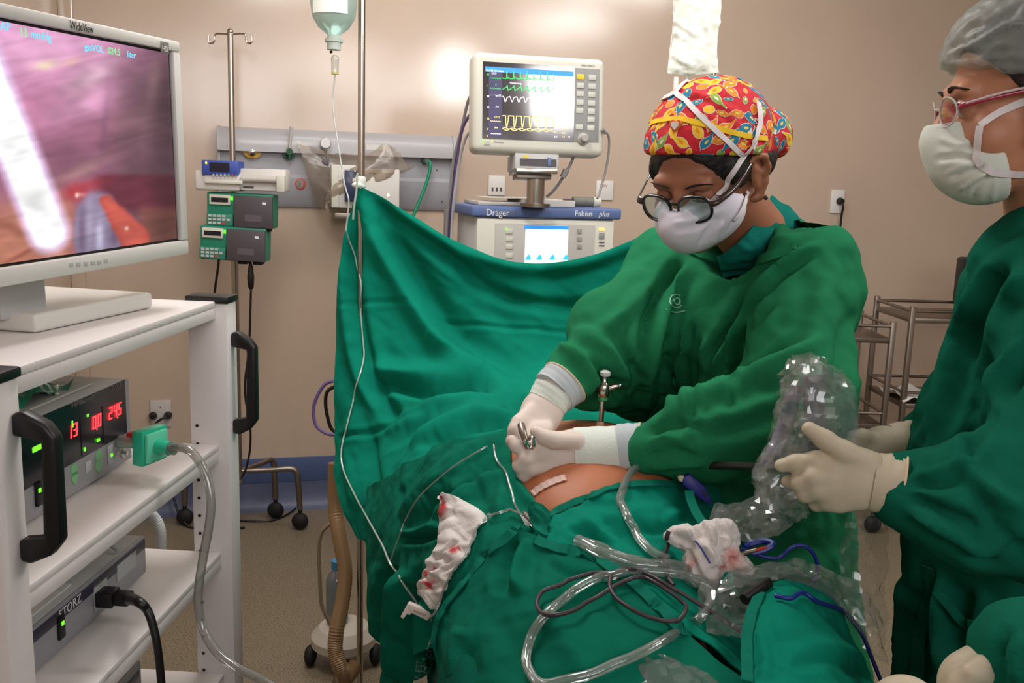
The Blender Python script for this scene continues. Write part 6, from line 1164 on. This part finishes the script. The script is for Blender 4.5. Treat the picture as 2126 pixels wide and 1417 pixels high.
# gauze strip with blood
Lf = [(919, 1030), (913, 1060), (912, 1095), (914, 1122), (905, 1145), (893, 1165), (883, 1188), (865, 1208), (871, 1230), (894, 1260)]; Rt = [(955, 1033), (1012, 1075), (998, 1098), (986, 1125), (977, 1150), (960, 1172), (945, 1190), (934, 1213), (926, 1232), (910, 1262)]
def gauze(name, label, Lf, Rt, nu, nv, rip, stains, m, lift=.006, base='d9d3cd'):
    A = np.array(spline([np.array(p+(0,), float) for p in Lf], 12)); B = np.array(spline([np.array(p+(0,), float) for p in Rt], 12)); ti = np.linspace(0, len(A)-1, nv); V = []; px = []
    for k, t in enumerate(ti):
        a, b_ = A[int(t)], B[int(t)]
        for j in range(nu):
            s_ = j/(nu-1); x, y = (a+(b_-a)*s_)[:2]; ed = math.sin(math.pi*s_)**.5
            h = lift*ed+rip*(.5+.5*math.sin(k*6.28*9.5/nv+1.6*math.sin(2.2*s_+k*.05)))*max(0, 1-s_*.9)*ed+rip*.5*float(wob(np.array([[x*.001, y*.001, 0]]), .03)[0]); p_, n_ = onto(x, y, T_ALL, h+.003, 1.25); V.append(p_); px.append((x, y))
    V = np.array(V); V0 = V.copy(); i = np.arange(nu*nv).reshape(nv, nu); F = np.stack([i[:-1, :-1].ravel(), i[:-1, 1:].ravel(), i[1:, 1:].ravel(), i[1:, :-1].ravel()], 1); V = lap(V, F, 3)
    px = np.array(px); c = np.tile(lin(base)[:3], (len(px), 1))
    for x, y, r, col in stains:
        d = np.hypot(px[:, 0]-x, px[:, 1]-y)+3.5*wob(np.stack([px[:, 0], px[:, 1], 0*px[:, 0]], 1), 14.); w = np.clip(1.6-d/r*1.3, 0, 1)[:, None]*.93; c = c*(1-w)+np.array(lin(col)[:3])*w
    n = len(V); N = vnormals(V, F); b = list(i[0, :])+list(i[1:, -1])+list(i[-1, :-1][::-1])+list(i[1:-1, 0][::-1]); S = np.array([(b[k], b[(k+1) % len(b)], b[(k+1) % len(b)]+n, b[k]+n) for k in range(len(b))])
    s_ = np.sign(((CAM-V)*N).sum(1).mean()); o = npmesh(name, np.concatenate([V, V-N*s_*.004]), np.concatenate([F, F[:, ::-1]+n, S]), m, cols=np.concatenate([c, c])); return tag(o, label, 'gauze')
GZ = vcol_mat('gauze_cloth', .9, spec=.05, bump=(260, .35))
gzo = gauze('gauze_strip', 'long rippled white gauze strip with red blood spots on the left drape', Lf, Rt, 34, 120, .0065, [(921, 1058, 15, 'b80c16'), (951, 1146, 9, 'b4222c'), (900, 1192, 9, 'b0141e'), (903, 1214, 12, 'b00c16'), (913, 1183, 4, 'b85058'), (922, 1040, 5, 'c04048')], GZ)
# crumpled gauze on the right
gc_ = on(1470, 1150); dg = gc_[1]-.005
def E3(px, py, d, a, b_, c_, ang): f = Fr(P(px, py, d), (math.cos(ang), .2, -math.sin(ang))); return ell(f.o, (a, b_, c_), np.array([f.x, f.y, f.z]))
d0 = 1.17
GB = [E3(1445, 1128, d0, .042, .022, .016, .5), E3(1480, 1120, d0-.005, .030, .024, .026, -.2), E3(1415, 1115, d0, .026, .014, .010, .2), E3(1450, 1170, d0-.02, .018, .020, .034, .3), E3(1470, 1198, d0-.025, .022, .016, .012, -.5), E3(1535, 1172, d0-.01, .022, .016, .012, .5), E3(1505, 1105, d0, .020, .018, .016, .7), E3(1505, 1145, d0-.01, .022, .016, .020, .8)]
def gcol(V):
    x, y = proj(V); c = np.tile(lin('dad3ce')[:3], (len(V), 1)); j = 4*wob(V, .012)
    for a, b_, r, col in ((1522, 1158, 20, 'd88a80'), (1430, 1180, 8, 'a01c24'), (1500, 1177, 5, 'a80f1a'), (1478, 1213, 7, 'b85a58'), (1545, 1186, 9, 'dcaaa0'), (1440, 1165, 10, 'cf9a90')): w = np.clip(1.4-(np.hypot(x-a, y-b_)+j)/r, 0, 1)[:, None]*.85; c = c*(1-w)+np.array(lin(col)[:3])*w
    return c
gzf = [([(1400, 1100), (1440, 1115), (1475, 1150), (1490, 1190)], 7, .008), ([(1430, 1095), (1455, 1125), (1470, 1160)], 6, -.008), ([(1490, 1085), (1500, 1110), (1495, 1140)], 6, -.007), ([(1460, 1085), (1475, 1100), (1480, 1130)], 6, .006), ([(1425, 1140), (1440, 1170), (1455, 1200)], 6, -.006), ([(1500, 1150), (1520, 1140), (1530, 1120)], 5, -.006), ([(1505, 1180), (1520, 1168), (1515, 1150)], 5, -.006)]
lo, hi = limits([P(1380, 1070, d0), P(1580, 1230, d0), P(1450, 1230, d0-.08), P(1500, 1080, d0+.05)], .03)
gzf = [(f[0], f[1], f[2]*1.6) for f in gzf]
cg = body('crumpled_gauze', union(GB, .012), lo, hi, .0034, GZ, None, folds=gzf, noise=[(.022, .003), (.010, .0012)], smooth=1, cols=gcol); tag(cg, 'crumpled white surgical gauze with pink blood stains lying among the tubing', 'gauze')
q, nn = lay([(1442, 1122), (1460, 1142), (1476, 1168)], bvh(cg), .0012, n=5); MB().ribbon(q, .002, nn, th=.001).build('blue_thread', mat('thread_blue', '3c4a9c', .6), cg)
T2 = bvh(scr_d, lt_d, rt_d, lg_d, kn_d, TD, pt, gzo, cg)
# tubes and cables
HOSE = clear_mat('suction_hose', 'e2e8e6', alpha=.13, rough=.08, gloss=.6, white='dfe6e2'); GCAB = mat('grey_brown_cable', '3d3136', .45); BCAB = mat('blue_cable', '16267e', .4)
def run(name, label, cat, pts, r, m, lift=None, tree=None, n=6, parent=None, d=1.15):
    q, _ = lay(pts, tree or T2, r*1.15 if lift is None else lift, d, n=n); o = MB().tube(q, r, 10).build(name, m, parent); return tag(o, label, cat) if label else o
suc = run('suction_hose', 'wide loop of clear suction tubing lying on the front drape', 'hose', [(1267, 1205), (1215, 1224), (1165, 1262), (1123, 1312), (1106, 1362), (1110, 1402), (1135, 1432), (1200, 1417), (1309, 1373), (1413, 1318), (1458, 1280), (1466, 1250), (1443, 1222), (1400, 1205), (1316, 1197), (1267, 1205)], .0058, HOSE, lift=.010)
run('suction_hose', 'thick clear tube running from the stitched green loop to the crumpled gauze', 'hose', [(1200, 1140), (1240, 1162), (1309, 1180), (1385, 1190), (1440, 1200), (1480, 1215)], .0088, HOSE, lift=.012)
run('suction_hose', 'thinner clear tube lying just above the thick clear tube', 'hose', [(1215, 1138), (1274, 1155), (1318, 1170), (1360, 1190)], .0060, HOSE, lift=.010)
run('drain_tube', 'clear tube bending down from under the surgeon sleeve over the green drape', 'tube', [(1325, 972), (1303, 995), (1289, 1030), (1292, 1068), (1315, 1108), (1345, 1142), (1385, 1172)], .0062, HOSE, lift=.009)
run('cable', 'dark grey cable in two loops lying over the clear suction loop', 'cable', [(1535, 1326), (1465, 1282), (1413, 1250), (1370, 1226), (1330, 1203), (1295, 1196), (1270, 1206), (1268, 1232), (1290, 1266), (1328, 1290), (1371, 1301), (1405, 1296), (1415, 1278), (1398, 1256), (1364, 1232), (1340, 1218), (1318, 1212), (1295, 1223), (1250, 1250), (1204, 1278), (1163, 1292), (1135, 1285), (1124, 1264), (1135, 1240), (1170, 1223), (1222, 1210), (1275, 1203)], .0027, GCAB, lift=.012)
run('cable', 'short dark cable coming down from the crumpled gauze to the tubing', 'cable', [(1390, 1104), (1384, 1130), (1378, 1152), (1364, 1174), (1380, 1178), (1384, 1205), (1395, 1222)], .003, GCAB, lift=.006)
run('drip_line', 'thin clear line following the right edge of the gauze strip', 'tube', [(1090, 1080), (1068, 1070), (1045, 1068), (1020, 1074), (1004, 1090), (990, 1125), (976, 1158), (950, 1190), (934, 1222), (925, 1252), (912, 1280), (900, 1276)], .0017, HOSE, lift=.010)
run('drip_line', 'thin clear line from the surgeon glove down to the steel towel clamp', 'tube', [(1022, 928), (1028, 950), (1046, 985), (1056, 1020), (1068, 1050), (1088, 1082)], .0018, HOSE, lift=.006)
run('drip_line', 'pale thin line crossing the left drape above the gauze strip', 'tube', [(1010, 930), (985, 945), (930, 980), (880, 1025), (850, 1070), (835, 1110), (815, 1165)], .0014, HOSE, lift=.005)
# roller clamp
c0 = onto(872, 1266, T2, .008, 1.3)[0]; rc = thing('roller_clamp', 'white plastic roller clamp at the lower end of the gauze strip', 'clamp', c0); f = Fr(c0, _R+_U*-.35, _U); f.y = -_fw; k = c0[1]*1.02/FOC
def pp(l): return [((x-872)*k*1.0+0, -(y-1266)*k*1.0) for x, y in l]
rf = Fr(c0, _R, _U); rf.y = -nrm(_fw)
MB().poly(rf, pp([(852, 1250), (858, 1247), (902, 1266), (906, 1274), (897, 1285), (862, 1268)]), -.006, .007).build('body', mat('clamp_white', 'd9cdc4', .45), rc, bevel=.0015); MB().poly(rf, pp([(853, 1252), (865, 1268), (858, 1274), (852, 1272), (844, 1283), (838, 1278), (846, 1264)]), -.005, .004).build('hook', MATS['clamp_white'], rc, bevel=.001); MB().poly(rf, pp([(868, 1260), (894, 1271), (892, 1275), (866, 1264)]), .006, .0085).build('slot', mat('clamp_shade', 'a99a90', .5), rc)
MB().tube([P(900, 1276, c0[1]), P(906, 1282, c0[1]), P(908, 1290, c0[1])], .003, 8).build('tube_stub', HOSE, rc)
# towel clamp
t0 = onto(1106, 1090, T2, .006, 1.2)[0]; tc = thing('towel_clamp', 'steel towel clamp with white tip at the corner of the belly opening', 'clamp', t0); f = Fr(t0, _R, _U); f.y = -nrm(_fw); k = t0[1]*1.03/FOC
def pq(l): return [((x-1106)*k, -(y-1090)*k) for x, y in l]
MB().poly(f, pq([(1087, 1066), (1094, 1066), (1118, 1094), (1124, 1106), (1114, 1103), (1090, 1078)]), -.002, .004).build('blade', DSTEEL, tc, bevel=.001); MB().poly(f, pq([(1096, 1093), (1102, 1088), (1133, 1116), (1128, 1120)]), .000, .006).build('jaw', CHROME, tc, bevel=.0012); MB().poly(f, pq([(1082, 1072), (1088, 1076), (1105, 1092), (1100, 1097), (1092, 1094)]), .002, .007).build('white_tip', mat('tip_white', 'd6dcd6', .5), tc, bevel=.001); MB().poly(f, pq([(1118, 1106), (1134, 1112), (1143, 1118), (1134, 1121), (1122, 1116)]), -.002, .003).build('copper_end', mat('copper_brown', '8a5a48', .4), tc, bevel=.001); MB().lathe([(.0018, .004), (.0018, .0055)], f.p(pq([(1113, 1095)])[0][0], 0, pq([(1113, 1095)])[0][1]), f.y, 10).build('rivet', CHROME, tc)
# cloth tab and folded loop beside the clamp
R_ = [[(1102, 1040, 1.235), (1125, 1045, 1.235), (1143, 1062, 1.235)], [(1096, 1062, 1.232), (1118, 1068, 1.222), (1142, 1074, 1.23)], [(1102, 1082, 1.225), (1122, 1092, 1.215), (1136, 1092, 1.222)], [(1112, 1098, 1.205), (1128, 1108, 1.20), (1140, 1112, 1.205)]]
o = sheet('cloth_tab', R_, HEM, nu=24, nv=28, th=.003, noise=[(.02, .001)], folds=[([(1108, 1050), (1130, 1068), (1136, 1085)], 4, .002)]); tag(o, 'small stitched green cloth tab gripped by the steel towel clamp', 'cloth')
# blue clip and green strap
d1 = 1.33; f = Fr(P(1440, 1012, d1), _R, _U); f.y = -nrm(_fw); k = np.linalg.norm(f.o-CAM)/FOC*1.0
bc = thing('clip', 'blue plastic clip with white tip right of the bare belly', 'clip', f.o)
def pb(l): return [((x-1440)*k, -(y-1012)*k) for x, y in l]
MB().poly(f, pb([(1417, 990), (1430, 982), (1440, 990), (1462, 1008), (1472, 1030), (1476, 1040), (1470, 1046), (1450, 1032), (1428, 1014), (1417, 1006)]), -.008, .008).build('body', mat('clip_blue', '2b2c8a', .45), bc, bevel=.003); MB().poly(f, pb([(1407, 990), (1412, 986), (1422, 987), (1416, 1000), (1410, 998)]), -.006, .006).build('tip', mat('tip_cream', 'cfc8a8', .5), bc, bevel=.002); MB().poly(f, pb([(1458, 1014), (1464, 1022), (1462, 1030), (1456, 1020)]), .007, .009).build('slot', BLACK, bc)
q = [P(1430, 1018, 1.31), P(1434, 1038, 1.295), P(1444, 1062, 1.27), P(1458, 1084, 1.24), P(1466, 1096, 1.22)]
tag(MB().ribbon(q, .013, [0, -.9, .4], th=.003, smooth=5).build('cloth_strap', HEM), 'narrow green cloth strap running from the blue clip to the crumpled gauze', 'strap')
o = MB().tube([P(1395, 973, 1.40), P(1470, 966, 1.33), P(1560, 968, 1.24), P(1600, 972, 1.18)], .006, 10, smooth=4); tag(o.build('scope_shaft', mat('dark_tube', '2b2724', .3)), 'dark thin shaft running from under the sleeve into the clear wrap', 'instrument')
# blue cables, probe and bar near the knees
run('blue_cable', 'blue cable looping up beside the clear wrapping behind the gauze', 'cable', [(1538, 1138), (1570, 1150), (1600, 1158), (1622, 1155), (1640, 1138), (1662, 1131), (1682, 1140), (1694, 1160), (1697, 1182), (1690, 1210)], .0026, BCAB, lift=.02, d=1.18)
run('blue_cable', 'blue cable running down the right edge of the knee drape mound', 'cable', [(1612, 1246), (1638, 1251), (1655, 1240), (1668, 1240), (1690, 1254), (1750, 1272), (1788, 1312), (1808, 1360), (1826, 1405), (1840, 1440)], .0028, BCAB, lift=.006, d=1.1)
o = MB().tube([P(1545, 1135, 1.185), P(1560, 1128, 1.19), P(1585, 1122, 1.19), P(1605, 1128, 1.18), P(1590, 1140, 1.175), P(1562, 1148, 1.175)], .0045, 8, smooth=4); tag(o.build('blue_ribbon_cable', BCAB), 'bundled dark blue cable end right beside the crumpled gauze', 'cable')
pb_ = thing('probe', 'thin steel probe with red tip behind the crumpled gauze', 'instrument', P(1560, 1143, 1.165)); MB().cyl(P(1528, 1151, 1.165), P(1570, 1141, 1.16), .0028).build('shaft', DSTEEL, pb_); MB().cyl(P(1570, 1141, 1.16), P(1592, 1135, 1.158), .0026, .0018).build('red_tip', mat('tip_red', 'b02a1c', .4), pb_)
o = MB().tube([P(1545, 1244, 1.055), P(1570, 1226, 1.07), P(1596, 1208, 1.085)], .007, 10, smooth=3); tag(o.build('black_instrument', BLACK), 'black instrument handle under the clear wrapping near the knees', 'instrument')
# ------------------------------------------------------------------ clear plastic wrapping
WRAP = clear_mat('clear_wrap', 'f2f4f3', alpha=.07, rough=.10, gloss=.45, white='d8dedc'); WRAP2 = clear_mat('clear_wrap_dense', 'eef0ef', alpha=.12, rough=.10, gloss=.48, white='d4dad8')
def wrap(name, label, rows, m, nu, nv, amp, parent=None):
    A = np.array([[P(*q) for q in r] for r in rows])
    o = sheet(name, [[P(*q) for q in r] for r in rows], m, raw=True, nu=nu, nv=nv, noise=[(.07, amp), (.035, amp*.45)], th=0)
    V = np.array([v.co[:] for v in o.data.vertices]); V += RNG.normal(0, amp*.14, V.shape); o.data.vertices.foreach_set('co', V.ravel().astype(np.float32)); o.data.shade_smooth(); o.data.set_sharp_from_angle(angle=math.radians(18))
    if label: tag(o, label, 'plastic wrap')
    return o
ws = thing('instrument_sleeve', 'clear crinkled plastic sleeve held up in the assistant gloved hand', 'plastic wrap', P(1680, 900, 1.15))
for dz, nm in ((0, 'film'), (.045, 'film'), (.02, 'film')):
    o = wrap(nm, None, [[(1642, 752, 1.20+dz), (1690, 744, 1.17+dz), (1756, 772, 1.20+dz)], [(1626, 805, 1.18+dz), (1690, 800, 1.135+dz), (1776, 812, 1.18+dz)], [(1614, 865, 1.17+dz), (1685, 860, 1.12+dz), (1786, 882, 1.165+dz)], [(1592, 925, 1.16+dz), (1672, 925, 1.112+dz), (1762, 930, 1.155+dz)], [(1562, 985, 1.15+dz), (1620, 1000, 1.13+dz), (1700, 985, 1.13+dz)], [(1575, 1040, 1.15+dz), (1620, 1050, 1.14+dz), (1690, 1045, 1.14+dz)]], WRAP2 if dz == 0 else WRAP, 17, 30, .009); L = o.data
    V = np.array([v.co[:] for v in L.vertices])-np.array(ws.location); L.vertices.foreach_set('co', V.ravel().astype(np.float32)); o.parent = ws
MB().tube([P(1590, 970, 1.17), P(1615, 920, 1.18), P(1640, 850, 1.19), P(1650, 800, 1.2)], .010, 12, smooth=4).build('scope_cable', mat('lavender_cable', '6d6c82', .4), ws)
MB().tube([P(1685, 960, 1.18), P(1690, 900, 1.18), P(1690, 830, 1.19), P(1688, 780, 1.2)], .014, 12, smooth=4).build('scope_handle', mat('lavender_plastic', '777688', .4), ws)
wrap('plastic_wrap', 'clear wrap trailing from under the assistant hand to the crumpled gauze', [[(1470, 1075, 1.21), (1520, 1035, 1.24), (1600, 1005, 1.2), (1680, 1020, 1.15)], [(1490, 1090, 1.19), (1560, 1070, 1.18), (1620, 1060, 1.16), (1680, 1050, 1.14)], [(1520, 1125, 1.17), (1580, 1120, 1.16), (1640, 1095, 1.15), (1675, 1070, 1.14)]], WRAP2, 22, 14, .008)
wrap('plastic_wrap', 'clear plastic sleeve band arching over the knee drape to the right', [[(1530, 1180, 1.13), (1610, 1160, 1.14), (1690, 1170, 1.16), (1770, 1205, 1.17), (1835, 1290, 1.16)], [(1510, 1205, 1.11), (1610, 1185, 1.10), (1690, 1195, 1.12), (1755, 1230, 1.13), (1815, 1310, 1.12)], [(1480, 1235, 1.09), (1600, 1205, 1.09), (1680, 1215, 1.11), (1740, 1260, 1.12), (1800, 1340, 1.10)]], WRAP2, 34, 12, .006)
wrap('plastic_wrap', 'clear crinkled wrap lying between the suction loop and knee drape', [[(1455, 1195, 1.12), (1510, 1210, 1.11), (1590, 1205, 1.09)], [(1450, 1250, 1.08), (1510, 1260, 1.07), (1572, 1250, 1.06)], [(1470, 1310, 1.035), (1520, 1320, 1.03), (1556, 1330, 1.0)]], WRAP, 15, 15, .006)
wrap('plastic_wrap', 'clear wrap hanging at the right edge below the assistant gloves', [[(1770, 1060, 1.22), (1810, 1050, 1.23), (1845, 1060, 1.25)], [(1745, 1130, 1.22), (1800, 1150, 1.22), (1840, 1160, 1.24)], [(1750, 1230, 1.2), (1800, 1260, 1.2), (1840, 1280, 1.22)], [(1790, 1340, 1.15), (1815, 1360, 1.15), (1838, 1380, 1.16)]], WRAP, 12, 24, .007)
wrap('plastic_wrap', 'shiny clear wrap at the bottom edge in front of the suction loop', [[(1215, 1400, .965), (1300, 1372, .972), (1400, 1362, .972), (1500, 1385, .966)], [(1190, 1425, .945), (1300, 1405, .945), (1410, 1395, .945), (1540, 1425, .945)], [(1180, 1480, .905), (1300, 1460, .905), (1420, 1460, .905), (1560, 1480, .905)]], WRAP2, 30, 12, .007)

# ------------------------------------------------------------------ theatre lamps hanging over the table
for c_, tg, r_, lab in (((.15, 1.30, 2.28), (-.55, 4.1, 1.85), .33, 'large dished theatre lamp hanging from the ceiling over the table'), ((1.0, 1.5, 2.29), (.13, 3.08, 1.78), .20, 'small dished theatre lamp hanging from the ceiling right of the table')):
    c_ = np.array(c_); ax = nrm(np.array(tg)-c_); t = thing('theatre_lamp', lab, 'lamp', (c_[0], c_[1], 2.8))
    MB().lathe([(r_, -.01), (r_+.01, -.02), (r_*.8, -.07), (r_*.3, -.10), (.03, -.11)], c_, ax, 28).build('lamp_head', WHITE, t)
    k = c_-ax*.10; MB().tube([k, k+np.array([-.12, -.05, .1]), np.array([c_[0]-.18, c_[1]-.1, 2.62]), np.array([c_[0]-.18, c_[1]-.1, 2.8])], .018, 10, smooth=4).build('arm', WHITE, t)
